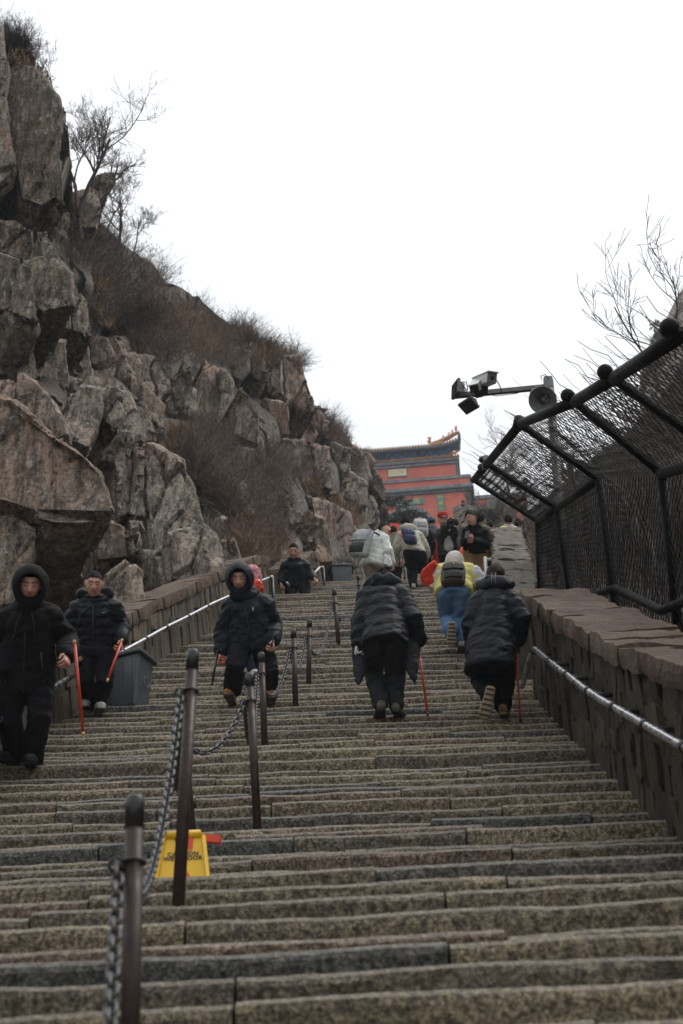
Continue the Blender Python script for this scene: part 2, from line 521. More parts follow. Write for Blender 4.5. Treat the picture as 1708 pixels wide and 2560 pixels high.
M['plaque'] = m_plain('pale_plaque', (0.66, 0.62, 0.44), 0.6, 0, 0.12, 2, 0)
M['arch_dark'] = m_plain('dark_opening', (0.045, 0.014, 0.02), 0.7, 0, 0.3, 3, 0)
M['skin'] = m_skin()
M['hair'] = m_plain('black_hair', (0.006, 0.005, 0.005), 0.75, 0, 0.3, 30, 0.6, 0.01, 120, 0.2)
M['hair_red'] = m_plain('brown_hair', (0.018, 0.008, 0.007), 0.7, 0, 0.3, 30, 0.6, 0.01, 120, 0.2)
CL = {}
def cloth(key, c, **k):
    if key not in CL: CL[key] = m_cloth(key, c, **k)
    return CL[key]
# ------------------------------------------------------------------ hill material: soil on the ledges, bare rock where it is steep
def m_hill():
    t = NT('hillside_ground')
    g = t.node('ShaderNodeNewGeometry'); t.tc = g
    sep = t.node('ShaderNodeSeparateXYZ'); t.l.new(g.outputs['Normal'], sep.inputs[0])
    soil = t.ramp(t.noise(1.6, 7, 0.7), [(0.3, (0.06, 0.047, 0.038)), (0.6, (0.11, 0.085, 0.066)), (0.8, (0.16, 0.11, 0.075))])
    rock = t.ramp(t.noise(0.8, 8, 0.7), [(0.35, (0.13, 0.12, 0.105)), (0.65, (0.33, 0.31, 0.275))])
    rock = t.mix(0.8, rock, t.ramp(t.noise(2.5, 7, 0.7, t.co((3, 3, 0.5), (0.1, 0.2, 0.3)), 0.6), [(0.35, 0.4), (0.6, 1.15)]), 'MULTIPLY')
    f = t.ramp(t.math('ADD', sep.outputs[2], t.math('MULTIPLY', t.noise(0.5, 6, 0.7), 0.9)), [(0.80, 0.0), (1.0, 1.0)])
    t.base(t.mix(f, rock, soil)); t.rough(0.9); t.b.inputs['Specular IOR Level'].default_value = 0.2
    t.bump(t.noise(2.4, 8, 0.7), 0.9, 0.2)
    return t.m
M['hillside'] = m_hill()

# ------------------------------------------------------------------ the staircase profile: (y of the nose, height of the tread)
T_RUN = 0.26
PROFILE = []
y, z = -1.0, -0.6154
while y < 7.0:
    PROFILE.append((y, z)); y += T_RUN; z += 0.16
PROFILE.append((y, z)); y += 0.78; z += 0.16
for i in range(56):
    PROFILE.append((y, z)); y += T_RUN; z += T_RUN * (0.60 + 0.155 * min(1, i / 52))
LANDING = PROFILE[-1]
rj = random.Random(3)
PROFILE = [(q[0] + rj.uniform(-0.02, 0.02), q[1] + rj.uniform(-0.022, 0.022)) if k not in (31, len(PROFILE) - 1) else q for k, q in enumerate(PROFILE)]
y += 1.05
F3_START = len(PROFILE)
for i in range(21):
    PROFILE.append((y, z)); y += 0.25; z += 0.181
CREST = PROFILE[-1]
y += 1.3
F4_START = len(PROFILE)
for i in range(46):
    PROFILE.append((y, z)); y += 0.27; z += 0.18
PROFILE_END = (y, z)
_py = [p[0] for p in PROFILE]; _pz = [p[1] for p in PROFILE]
def nose(yy):
    return float(np.interp(yy, _py, _pz)) if yy <= _py[-1] else _pz[-1] + (yy - _py[-1]) * 0.585
def ramp(yy):
    if yy < 9.6: return ramp(9.6) - (9.6 - yy) * 0.60
    return sum(nose(yy + 0.26 * k) for k in range(-4, 5)) / 9
def x_left(yy):
    return float(np.interp(yy, [6, 9, 13.7, 17.1, 19, 21.4, 23, 28.4, 29.6, 34, 43], [-2.75, -2.75, -2.59, -2.12, -1.76, -1.1, -0.9, -0.4, 0.2, 0.35, 0.7]))
def x_right(yy):
    return float(np.interp(yy, [0, 14, 14.6, 20, 28, 43], [1.8, 1.8, 1.82, 2.2, 2.85, 3.6]))
def tread_at(yy):
    k = max(i for i in range(len(PROFILE)) if PROFILE[i][0] <= yy)
    return PROFILE[k]
def on_stairs(x, y_, search=(3, 60)):
    """where the sight line (x, y_) meets the line of the step noses"""
    r = cam_rot @ Vector(((x - 854) / FP, -(y_ - 1280) / FP, -1))
    d = search[0]
    while d < search[1]:
        p = CAM + r * d
        if p.z <= nose(p.y): return p, d
        d += 0.02
    return CAM + r * search[1], search[1]

def shade(me, val, val2=None):
    a = me.color_attributes.new('tint', 'FLOAT_COLOR', 'POINT')
    n = len(me.vertices)
    arr = np.ones((n, 4), dtype=np.float32)
    arr[:, 0] = val; arr[:, 1] = val if val2 is None else val2
    a.data.foreach_set('color', arr.ravel())

def slab(x0, x1, yf, zt, rise, depth, skew, seed, fine):
    n = max(3, int((x1 - x0) / fine) + 1)
    xs = np.linspace(x0, x1, n)
    prof = [(0.004, -rise - 0.02), (0.0, -rise * 0.62), (-0.004, -rise * 0.3), (0.002, -0.024), (0.017, -0.006), (0.045, 0.0), (depth, 0.004)]
    P = np.zeros((n, len(prof), 3))
    nz = fbm(np.stack([xs * 2.6, np.full(n, seed * 3.7), np.zeros(n)], 1), 3, 5)
    ny = fbm(np.stack([xs * 3.4, np.full(n, seed * 1.9), np.ones(n) * 9], 1), 3, 8)
    nf = fbm(np.stack([xs * 16, np.full(n, seed * 2.3), np.ones(n) * 4], 1), 2, 18)
    for k, (py, pz) in enumerate(prof):
        face = fbm(np.stack([xs * 7, np.full(n, k * 1.7 + seed), np.zeros(n)], 1), 2, 3) * (0.006 if k < 4 else 0.002)
        P[:, k, 0] = xs
        P[:, k, 1] = yf + py + (ny * 0.017 + nf * 0.007 * (k in (3, 4, 5))) * (1 if k < 6 else 0) + face - xs * skew
        P[:, k, 2] = zt + pz + (nz * 0.012 + nf * 0.006) * (1 if k > 2 else 0.3)
    P[0, :5, 0] += 0.003; P[-1, :5, 0] -= 0.003
    m = len(prof)
    F = []
    for i in range(n - 1):
        for k in range(m - 1):
            F.append((i * m + k, (i + 1) * m + k, (i + 1) * m + k + 1, i * m + k + 1))
    F.append(tuple(range(m))); F.append(tuple(reversed(range((n - 1) * m, n * m))))
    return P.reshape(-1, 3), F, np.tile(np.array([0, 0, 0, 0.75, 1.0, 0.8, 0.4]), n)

stairs = thing('stairs', 'steep grey and tan granite staircase', None, (0, 0, 0), kind='structure')
slabs = []
for i, (yy, zz) in enumerate(PROFILE):
    nxt = PROFILE[i + 1] if i + 1 < len(PROFILE) else PROFILE_END
    prv = PROFILE[i - 1][1] if i else zz - 0.16
    if yy < 2.2: continue
    skew = 0.05 if yy < 7.2 else float(np.interp(yy, [7.2, 12, 26], [0.035, 0.0, -0.015]))
    xl, xr = x_left(yy) - 0.12, x_right(yy) + 0.12
    if yy < 6: xl, xr = -2.2, 2.3
    x = xl
    lens = []
    while x < xr:
        L = random.choice((0.7, 1.0, 1.3, 1.6, 1.9, 2.3)) * random.uniform(0.85, 1.15)
        if xr - x - L < 0.4: L = xr - x
        lens.append((x, x + L)); x += L
    for (a, b) in lens:
        slabs.append((yy + random.uniform(-0.014, 0.014), zz + random.uniform(-0.016, 0.014), a + 0.003, b - 0.003, zz - prv, nxt[0] - yy + 0.09, skew, i))
slabs.sort(key=lambda s: s[0])
far_v, far_f, far_t, far_g = [], [], [], []
for k, (yy, zz, a, b, rise, dep, skew, i) in enumerate(slabs):
    r = random.random()
    near = k < 296
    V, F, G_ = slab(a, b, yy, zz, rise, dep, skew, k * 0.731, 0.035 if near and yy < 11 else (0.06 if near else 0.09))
    if near:
        me = mesh_from('stone_slab', V, F, M['step'], False)
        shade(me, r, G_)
        link('stone_slab', me, stairs)
    else:
        n = len(far_v)
        far_v.extend(map(tuple, V)); far_f.extend([tuple(q + n for q in f) for f in F]); far_t.extend([r] * len(V)); far_g.extend(G_)
me = mesh_from('stone_slab', far_v, far_f, M['step'], False)
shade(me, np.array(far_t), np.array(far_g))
tag(link('stone_slab', me, stairs), kind='stuff')

# ------------------------------------------------------------------ ground under and beside the stairs, up to the gate
gx = np.concatenate([np.linspace(-120, -40, 7), np.linspace(-34, -4, 14), np.linspace(-3, 2.6, 8), np.linspace(3.6, 36, 18), np.linspace(42, 120, 7)])
gy = np.concatenate([np.linspace(-120, -6, 24), np.linspace(-4, 36, 81), np.linspace(38, 185, 50)])
GV = []
for yy in gy:
    zz = nose(min(yy, 124)) if yy > -1 else max(-0.6154 + (yy + 1) * 0.55, -40)
    for xx in gx:
        h = zz - 0.32
        if xx > 2.7: h += min(xx - 2.7, 8) * 0.25 + 0.35 + max(0, xx - 15 - 0.3 * max(0, yy)) * 0.7
        if xx < -3: h += min(-3 - xx, 8) * 0.1 + max(0, -xx - 12) * 0.7 * (1 if yy < 15 else 0)  # far sides, out of view, raised as valley slopes to cut stray light
        if xx < -2.9 or xx > 2.7: h += 0.3 * float(vnoise(np.array([[xx * 0.8, yy * 0.8, 0]]))[0])
        GV.append((xx, yy, h))
nx_ = len(gx)
GF = [(j * nx_ + i, j * nx_ + i + 1, (j + 1) * nx_ + i + 1, (j + 1) * nx_ + i) for j in range(len(gy) - 1) for i in range(nx_ - 1)]
tag(link('ground', mesh_from('ground', GV, GF, M['hillside'])), kind='structure')

# ------------------------------------------------------------------ the rocky mountainside on the left
CTRL = np.array([(-60, 1500, 21), (120, 1470, 22), (300, 1450, 23.5), (450, 1420, 26), (600, 1400, 29.5), (700, 1390, 33), (800, 1385, 38), (880, 1340, 55), (950, 1300, 80),
    (130, 1330, 27), (220, 1350, 27.5), (60, 1280, 26), (-60, 1150, 25), (100, 1100, 25.5), (280, 1100, 27), (350, 1250, 26.5), (450, 1150, 33), (550, 1250, 33), (620, 1100, 45), (700, 1250, 42),
    (800, 1200, 55), (900, 1200, 75), (-60, 700, 31), (100, 700, 32), (200, 700, 36), (-60, 300, 37), (80, 150, 40), (-60, 50, 42), (150, 320, 39), (200, 500, 46), (260, 650, 50), (350, 800, 48),
    (420, 950, 44), (520, 950, 52), (640, 920, 58), (720, 950, 62), (560, 800, 66), (400, 650, 62), (300, 560, 58), (800, 1080, 66), (880, 1120, 76), (960, 1200, 85)], dtype=float)
def hill_d(x, y_):
    x = np.atleast_1d(np.asarray(x, float)); y_ = np.atleast_1d(np.asarray(y_, float))
    d2 = (CTRL[:, 0][:, None] - x) ** 2 + (CTRL[:, 1][:, None] - y_) ** 2
    w = 1 / (d2 + 900) ** 2
    return (w * CTRL[:, 2][:, None]).sum(0) / w.sum(0)
SKYL = np.array([(-80, 30), (40, 120), (75, 170), (105, 240), (150, 290), (172, 330), (182, 480), (250, 555), (300, 605), (385, 665), (412, 700), (500, 745), (580, 812), (700, 885), (750, 915), (785, 1010), (870, 1095), (915, 1150), (945, 1195), (968, 1275)], float)
FOOT = np.array([(-80, 1540), (300, 1490), (450, 1450), (600, 1425), (720, 1420), (830, 1420), (900, 1370), (968, 1345)], float)
ROT3 = np.array([list(r) for r in cam_rot])
def Wn(x, y_, d):
    v = np.stack([(x - 854) / FP * d, -(y_ - 1280) / FP * d, -d], 1)
    return np.array(CAM) + v @ ROT3.T
def loft_hill(name, skyl, foot, depth, nx, nv, mat, amp, seed, back=(-1.5, 4.0, -0.9), facets=0):
    xs = np.linspace(skyl[0, 0], skyl[-1, 0], nx)
    sk = np.interp(xs, skyl[:, 0], skyl[:, 1]); ft = np.interp(xs, foot[:, 0], foot[:, 1])
    rows = []
    for k in range(nv):
        v = k / (nv - 1)
        yy = ft + (sk - ft) * v
        rows.append(Wn(xs, yy, depth(xs, yy) * 1.012))
    last = rows[-1]
    for k in range(1, 7):
        rows.append(last + np.array(back) * k)
    P = np.concatenate(rows)
    n1 = fbm(P * 0.35, 5, seed); n2 = fbm(P * np.array([1.0, 1.0, 0.35]) * 0.9, 4, seed + 9)
    toward = np.array(CAM) - P; toward /= np.linalg.norm(toward, axis=1)[:, None]
    fade = np.concatenate([np.full(nx, min(1, 0.25 + 0.03 * k)) for k in range(nv)] + [np.ones(nx)] * 6)
    P = P + toward * ((n1 * amp + n2 * amp * 0.5) * fade)[:, None]
    P[:, 2] += n2 * 0.2
    if facets:
        cv, c1, c2, ct = cells(P @ np.array([[0.94, 0.10, -0.33], [-0.12, 0.99, -0.05], [0.33, 0.08, 0.94]]).T * np.array([0.9, 0.9, 0.28]), 40)
        P = P + toward * ((cv - 0.5) * facets + ct * facets * 0.7)[:, None]
    R = len(rows)
    F = [(j * nx + i, j * nx + i + 1, (j + 1) * nx + i + 1, (j + 1) * nx + i) for j in range(R - 1) for i in range(nx - 1)]
    return link(name, mesh_from(name, P, F, mat))
cliff = loft_hill('cliff', SKYL, FOOT, hill_d, 300, 260, M['hillside'], 0.55, 21, facets=0.8)
tag(cliff, 'rocky mountainside of split grey slabs and brown brush beside the stairs', kind='structure')

A_ = lambda P: [(x / 1.836, y / 1.836) for x, y in P]
B_ = lambda P: [(x / 2.24, 850 + y / 2.24) for x, y in P]
C_ = lambda P: [(500 + x / 1.96, 800 + y / 1.96) for x, y in P]
BLOCKS = [
 ([(55, 650), (110, 640), (172, 690), (176, 760), (110, 775), (60, 740)], 1.5, 0.25, 4, 'rock_dark'),
 ([(422, 1335), (470, 1322), (525, 1345), (545, 1425), (480, 1450), (430, 1450)], 3.0, 0.2, 3, 'rock_grey'),
 ([(540, 1360), (585, 1350), (600, 1400), (590, 1430), (545, 1430)], 2.6, 0.2, 3, 'rock_grey'),
 ([(140, 925), (220, 930), (300, 955), (335, 1010), (260, 1005), (170, 985)], 1.6, 0.3, 4, 'rock_grey'),
 ([(235, 850), (300, 860), (345, 905), (330, 950), (250, 920)], 1.4, 0.3, 4, 'rock_grey'),
 ([(300, 880), (380, 900), (420, 960), (400, 1000), (340, 960)], 1.4, 0.3, 4, 'rock_grey'),
 ([(600, 1090), (650, 1100), (660, 1180), (620, 1200), (596, 1150)], 2.4, 0.25, 3, 'rock_grey'),
 ([(560, 1180), (620, 1210), (640, 1290), (590, 1290), (555, 1230)], 1.9, 0.25, 3, 'rock_grey'),  # outline, nearer than the slope by, lean, thickness, material
 (A_([(20, 300), (60, 290), (165, 320), (205, 370), (265, 470), (278, 560), (282, 760), (290, 930), (245, 905), (190, 940), (110, 910), (95, 770), (60, 720), (30, 560), (12, 470)]), 2.0, 0.30, 7, 'rock_dark'),
 (A_([(270, 505), (305, 510), (318, 690), (325, 940), (340, 1200), (340, 1300), (318, 1290), (300, 1000), (286, 760)]), 0.9, 0.25, 8, 'rock_dark'),
 (A_([(-60, 120), (8, 150), (22, 300), (14, 480), (25, 560), (50, 720), (60, 780), (-60, 900)]), 0.6, 0.3, 7, 'rock_dark'),
 (A_([(-60, 880), (60, 800), (100, 900), (180, 950), (250, 960), (290, 990), (305, 1200), (270, 1150), (220, 1045), (150, 1045), (70, 1000), (-60, 980)]), 0.0, 0.2, 6, 'rock_dark'),
 (A_([(95, 175), (120, 172), (145, 205), (158, 302), (130, 290), (100, 235)]), 0.8, 0.3, 3, 'rock_grey'),
 (A_([(30, 190), (95, 200), (105, 240), (70, 230), (28, 290)]), 0.3, 0.3, 4, 'rock_dark'),
 (A_([(165, 292), (190, 300), (195, 365), (170, 330)]), 0.8, 0.3, 2.5, 'rock_grey'),
 (A_([(-60, 1000), (70, 1005), (150, 1060), (158, 1220), (20, 1160), (-60, 1130)]), 1.8, 0.25, 5, 'rock_dark'),
 (A_([(165, 1060), (220, 1055), (268, 1150), (273, 1262), (178, 1222)]), 1.7, 0.25, 5, 'rock_dark'),
 (A_([(-60, 1150), (15, 1175), (158, 1232), (172, 1480), (90, 1450), (10, 1415), (-60, 1400)]), 1.9, 0.25, 5, 'rock_dark'),
 (A_([(182, 1238), (290, 1285), (322, 1400), (322, 1508), (240, 1500), (183, 1488)]), 1.9, 0.25, 5, 'rock_dark'),
 (A_([(326, 1310), (352, 1310), (410, 1385), (428, 1550), (333, 1520)]), 1.5, 0.3, 5, 'rock_dark'),
 (A_([(-60, 1430), (20, 1440), (165, 1500), (300, 1545), (300, 1640), (-60, 1700)]), 1.8, 0.25, 5, 'rock_grey'),
 (A_([(312, 1545), (383, 1560), (388, 1660), (318, 1700)]), 1.6, 0.25, 5, 'rock_dark'),
 (A_([(395, 1560), (440, 1600), (520, 1600), (600, 1660), (590, 1760), (420, 1720)]), 0.8, 0.3, 5, 'rock_grey'),
 (B_([(-60, 10), (150, 0), (163, 200), (110, 165), (-60, 190)]), 1.7, 0.25, 5, 'rock_grey'),
 (B_([(156, 0), (365, 10), (384, 250), (340, 285), (232, 228), (170, 200)]), 1.9, 0.25, 5, 'rock_grey'),
 (B_([(396, 5), (480, 10), (520, 262), (402, 255)]), 1.7, 0.25, 5, 'rock_grey'),
 (B_([(516, 0), (585, 0), (650, 150), (640, 280), (545, 262)]), 1.5, 0.3, 4, 'rock_grey'),
 (B_([(592, 0), (640, 0), (700, 110), (725, 210), (715, 300), (650, 270), (655, 150)]), 1.3, 0.3, 4, 'rock_grey'),
 (B_([(648, 0), (705, 10), (735, 100), (738, 205), (706, 110)]), 1.2, 0.35, 4, 'rock_grey'),
 (B_([(740, 212), (810, 262), (915, 370), (916, 440), (862, 410), (800, 350), (745, 300)]), 2.4, 0.3, 4, 'rock_tan'),
 (B_([(390, 268), (545, 285), (552, 380), (522, 500), (490, 592), (400, 562), (352, 500), (362, 400)]), 1.5, 0.3, 4, 'rock_grey'),
 (B_([(-60, 200), (130, 222), (238, 300), (330, 440), (372, 560), (255, 480), (140, 385), (60, 335), (-60, 330)]), 1.3, 0.3, 4, 'rock_grey'),
 (B_([(555, 290), (640, 300), (700, 420), (720, 580), (690, 520), (620, 480), (556, 400)]), 1.3, 0.35, 3, 'rock_grey'),
 (B_([(650, 300), (715, 310), (760, 420), (785, 560), (728, 575), (706, 420)]), 1.5, 0.35, 3, 'rock_grey'),
 (B_([(722, 318), (800, 362), (880, 442), (902, 520), (862, 600), (792, 580), (752, 430)]), 1.6, 0.3, 3, 'rock_grey'),
 (B_([(500, 600), (580, 580), (640, 760), (662, 900), (640, 960), (578, 770)]), 0.9, 0.3, 3, 'rock_grey'),
 (B_([(-60, 300), (60, 335), (135, 370), (330, 545), (480, 662), (568, 762), (635, 962), (600, 1032), (560, 1018), (440, 1032), (300, 1022), (220, 1005), (170, 950), (-60, 880)]), 4.4, 0.1, 4.5, 'rock_tan'),
 (B_([(-60, 900), (100, 900), (190, 960), (230, 1010), (130, 1010), (-60, 960)]), 3.6, 0.2, 4, 'rock_tan'),
 (B_([(-60, 970), (120, 1005), (200, 1065), (197, 1235), (155, 1300), (92, 1470), (-60, 1500)]), 3.2, 0.05, 3, 'rock_tan'),
 (B_([(510, 1150), (620, 1022), (690, 1062), (705, 1210), (560, 1222)]), 3.6, 0.0, 3, 'rock_tan'),
 (B_([(585, 1312), (700, 1228), (785, 1300), (806, 1470), (600, 1470)]), 3.2, 0.1, 3, 'rock_tan'),
 (B_([(690, 1058), (790, 1000), (812, 1180), (800, 1262), (722, 1210)]), 2.6, 0.1, 3, 'rock_grey'),
 (B_([(632, 622), (690, 540), (735, 560), (740, 760), (745, 985), (680, 978), (650, 800)]), 1.7, 0.3, 3, 'rock_grey'),
 (B_([(742, 565), (795, 585), (802, 700), (805, 985), (752, 990)]), 1.9, 0.3, 3, 'rock_grey'),
 (B_([(806, 592), (900, 612), (1000, 692), (1045, 850), (1000, 1100), (1010, 1335), (872, 1210), (832, 1050), (808, 900)]), 2.4, 0.3, 4, 'rock_grey'),
 (B_([(1006, 700), (1088, 850), (1140, 1032), (1162, 1300), (1020, 1338), (1008, 1100), (1052, 850)]), 2.2, 0.3, 4, 'rock_grey'),
 (B_([(1144, 1040), (1232, 1190), (1246, 1262), (1170, 1300)]), 2.0, 0.3, 4, 'rock_grey'),
 (B_([(1122, 888), (1190, 930), (1240, 1000), (1250, 1240), (1150, 1040)]), 1.7, 0.3, 4, 'rock_grey'),
 (B_([(1246, 1000), (1302, 1032), (1322, 1180), (1302, 1218), (1256, 1240)]), 1.6, 0.3, 4, 'rock_grey'),
 (B_([(812, 1202), (872, 1218), (1010, 1340), (850, 1420)]), 2.1, 0.2, 4, 'rock_grey'),
 (B_([(980, 212), (1042, 125), (1076, 180), (1086, 262), (1068, 425), (990, 415)]), 3.6, 0.15, 2.2, 'rock_grey'),
 (B_([(925, 330), (965, 280), (988, 400), (960, 440), (925, 420)]), 1.8, 0.2, 2, 'rock_grey'),
 (B_([(1100, 380), (1130, 170), (1150, 105), (1240, 172), (1245, 300), (1205, 520), (1110, 440)]), 4.2, 0.15, 2.6, 'rock_tan'),
 (B_([(1248, 180), (1290, 232), (1292, 530), (1212, 520), (1250, 300)]), 3.9, 0.15, 2.4, 'rock_grey'),
 (B_([(1318, 350), (1345, 262), (1400, 312), (1446, 372), (1450, 590), (1412, 572), (1308, 540)]), 4.4, 0.1, 2.6, 'rock_tan'),
 (B_([(1330, 590), (1435, 612), (1450, 790), (1350, 800)]), 3.0, 0.2, 3, 'rock_grey'),
 (C_([(150, 142), (205, 138), (250, 152), (240, 255), (205, 300), (140, 262)]), 1.6, 0.2, 3, 'rock_grey'),
 (C_([(255, 160), (300, 175), (322, 190), (318, 290), (250, 262)]), 1.2, 0.2, 3, 'rock_grey'),
 (C_([(328, 188), (410, 178), (420, 400), (330, 335)]), 3.4, 0.1, 3, 'rock_grey'),
 (C_([(414, 180), (490, 178), (502, 280), (532, 340), (560, 452), (545, 476), (462, 430), (424, 400)]), 3.5, 0.1, 3, 'rock_tan'),
 (C_([(315, 382), (430, 402), (440, 560), (400, 562), (352, 500)]), 2.4, 0.15, 3, 'rock_tan'),
 (C_([(436, 406), (540, 472), (572, 560), (545, 602), (482, 582), (445, 560)]), 2.6, 0.15, 3, 'rock_tan'),
 (C_([(562, 430), (606, 470), (602, 540), (572, 556)]), 1.8, 0.2, 3, 'rock_grey'),
 (C_([(290, 530), (352, 590), (442, 602), (480, 640), (472, 720), (380, 740), (300, 650)]), 1.2, 0.3, 3, 'rock_grey'),
 (C_([(448, 600), (540, 602), (545, 730), (540, 820), (490, 850), (478, 700)]), 2.0, 0.2, 3, 'rock_grey'),
 (C_([(552, 605), (640, 618), (648, 830), (600, 815), (556, 780)]), 2.6, 0.15, 3, 'rock_grey'),
 (C_([(646, 620), (730, 642), (735, 735), (700, 745), (692, 842), (654, 832)]), 2.7, 0.15, 3, 'rock_grey'),
 (C_([(738, 640), (762, 626), (800, 690), (820, 782), (790, 800), (742, 742)]), 2.2, 0.2, 3, 'rock_grey'),
 (C_([(768, 690), (812, 682), (890, 772), (912, 832), (905, 890), (870, 858), (824, 800)]), 4.0, 0.1, 4, 'rock_grey'),
 (C_([(702, 752), (790, 806), (800, 900), (798, 990), (740, 955), (650, 880), (652, 842), (700, 850)]), 2.2, 0.2, 3, 'rock_grey'),
 (C_([(804, 822), (860, 862), (880, 940), (882, 1010), (852, 1050), (806, 1000)]), 2.6, 0.15, 4, 'rock_grey'),
 (C_([(550, 872), (592, 870), (640, 902), (660, 1010), (650, 1190), (612, 1100), (562, 960)]), 1.6, 0.2, 3, 'rock_grey'),
 (C_([(646, 906), (720, 960), (730, 1180), (656, 1195), (668, 1010)]), 1.8, 0.2, 3, 'rock_grey'),
 (C_([(726, 965), (802, 1022), (860, 1060), (840, 1160), (738, 1185)]), 2.0, 0.2, 3, 'rock_grey'),
 (C_([(490, 852), (550, 845), (570, 900), (570, 940), (502, 940)]), 1.4, 0.2, 3, 'rock_grey'),
 (C_([(385, 862), (430, 870), (446, 920), (430, 962), (400, 922)]), 2.0, 0.2, 2, 'rock_grey'),
 (C_([(430, 925), (482, 922), (540, 980), (560, 1052), (562, 1140), (500, 1150), (492, 1030), (430, 1000)]), 2.4, 0.2, 3, 'rock_grey'),
 (C_([(532, 962), (610, 980), (630, 1080), (642, 1180), (570, 1185), (566, 1040)]), 1.5, 0.2, 3, 'rock_tan'),
 (C_([(200, 842), (290, 792), (370, 882), (402, 980), (400, 1022), (300, 1000), (220, 930)]), 1.0, 0.3, 3, 'rock_grey'),
 (C_([(186, 602), (275, 642), (290, 800), (240, 802), (190, 762)]), 1.2, 0.25, 3, 'rock_grey'),
 (C_([(700, 1195), (745, 1185), (760, 1200), (750, 1225), (705, 1228)]), 0.6, 0.1, 2, 'rock_dark'),
 (A_([(430, 830), (450, 800), (527, 797), (520, 850), (478, 895), (452, 915)]), 1.6, 0.0, 3, 'rock_dark'),
 (A_([(335, 890), (440, 872), (458, 960), (440, 1045), (340, 1040)]), 1.0, 0.1, 3, 'rock_grey'),
 (A_([(600, 1400), (690, 1390), (720, 1450), (610, 1440)]), 0.8, 0.2, 2, 'rock_grey'),
 (A_([(1050, 1590), (1150, 1590), (1170, 1640), (1080, 1660)]), 0.9, 0.3, 2, 'rock_grey'),
]
def rock_block(poly, near, lean, thick, mat, seed):
    rnd = random.Random(seed)
    cx = sum(p[0] for p in poly) / len(poly); cy = sum(p[1] for p in poly) / len(poly)
    d = float(hill_d(min(max(cx, -60), 960), cy)[0]) - near
    back = Vector((-0.42, 0.88, -0.15)).normalized() * thick
    gx_, gy_ = rnd.uniform(-0.004, 0.004), 0
    front = []
    grow = 1.06 if mat == 'rock_dark' else 1.035
    poly = [(cx + (x - cx) * grow, cy + (y_ - cy) * grow) for x, y_ in poly]
    for (x, y_) in poly:
        dd = d + d * (cy - y_) / FP * (0.625 + lean) + (x - cx) * gx_ * d / 30 + rnd.uniform(-0.006, 0.006) * d
        front.append(W(x, y_, dd))
    c = sum(front, Vector()) / len(front)
    n = len(front)
    # front face: a ridge point pulled forward, chamfered rim, then the body going back into the slope
    rim = [p for p in front]
    inner = [c + (p - c) * 0.94 + (CAM - c).normalized() * (0.003 * d + rnd.uniform(0, 0.005) * d) for p in front]
    rear = [p + back * rnd.uniform(0.8, 1.1) for p in front]
    V = inner + rim + rear
    tri = tessellate_polygon([inner])
    F = []
    ref = (CAM - c)
    for t in tri:
        a, b, e = (inner[i] for i in t)
        F.append(tuple(t) if (b - a).cross(e - a).dot(ref) > 0 else (t[0], t[2], t[1]))
    area = sum((front[i].x * front[(i + 1) % n].z - front[(i + 1) % n].x * front[i].z) for i in range(n))
    def q(a, b, c_, d_):
        F.append((a, b, c_, d_) if area > 0 else (d_, c_, b, a))
    for i in range(n):
        j = (i + 1) % n
        q(n + i, n + j, j, i)
        q(2 * n + i, 2 * n + j, n + j, n + i)
    back_tri = tessellate_polygon([rear])
    for t in back_tri:
        a, b, e = (rear[i] for i in t)
        F.append(tuple(2 * n + i for i in t) if (b - a).cross(e - a).dot(ref) < 0 else (2 * n + t[0], 2 * n + t[2], 2 * n + t[1]))
    me, co, no = baked(V, F, 0.1, 0, 0.5, 7)
    s = d / 30.0
    dip = np.array([[0.94, 0.10, -0.33], [-0.12, 0.99, -0.05], [0.33, 0.08, 0.94]])
    L = co @ dip.T
    # angular facets at two sizes, split joints along the dip of the beds, then a fine broken grain
    wob = 0.12 * np.stack([vnoise(co * 1.3, 3), vnoise(co * 1.3 + 9, 4), vnoise(co * 1.3 + 19, 5)], 1)
    calm = {'rock_tan': 0.45, 'rock_dark': 0.5}.get(mat, 0.75)
    v1, f1, f2, t1 = cells(L * np.array([0.8, 0.8, 0.2]) / s + wob * 0.6 + seed, 40)
    v2, g1, g2, t2 = cells(L * np.array([3.0, 3.0, 0.55]) / s + wob * 1.2, 61)
    disp = calm * ((v1 - 0.5) * 0.30 * s + t1 * 0.14 * s - (1 - np.clip((f2 - f1) / 0.028, 0, 1)) * 0.22 * s)
    disp += calm * ((v2 - 0.5) * 0.05 * s + t2 * 0.04 * s - (1 - np.clip((g2 - g1) / 0.05, 0, 1)) * 0.03 * s)
    disp += fbm(L * np.array([7.0, 7.0, 0.6]) / s, 3, 77) * 0.035 * s
    disp += fbm(co * 5 / s, 4, 99) * 0.03 * s
    put_co(me, co + no * disp[:, None], M[mat])
    me.name = 'rock_block'
    me.set_sharp_from_angle(angle=math.radians(30))
    return link('rock_block', me, cliff)
for k, (poly, near, lean, thick, mat) in enumerate(BLOCKS):
    rock_block(poly, near, lean, thick, mat, 100 + k)

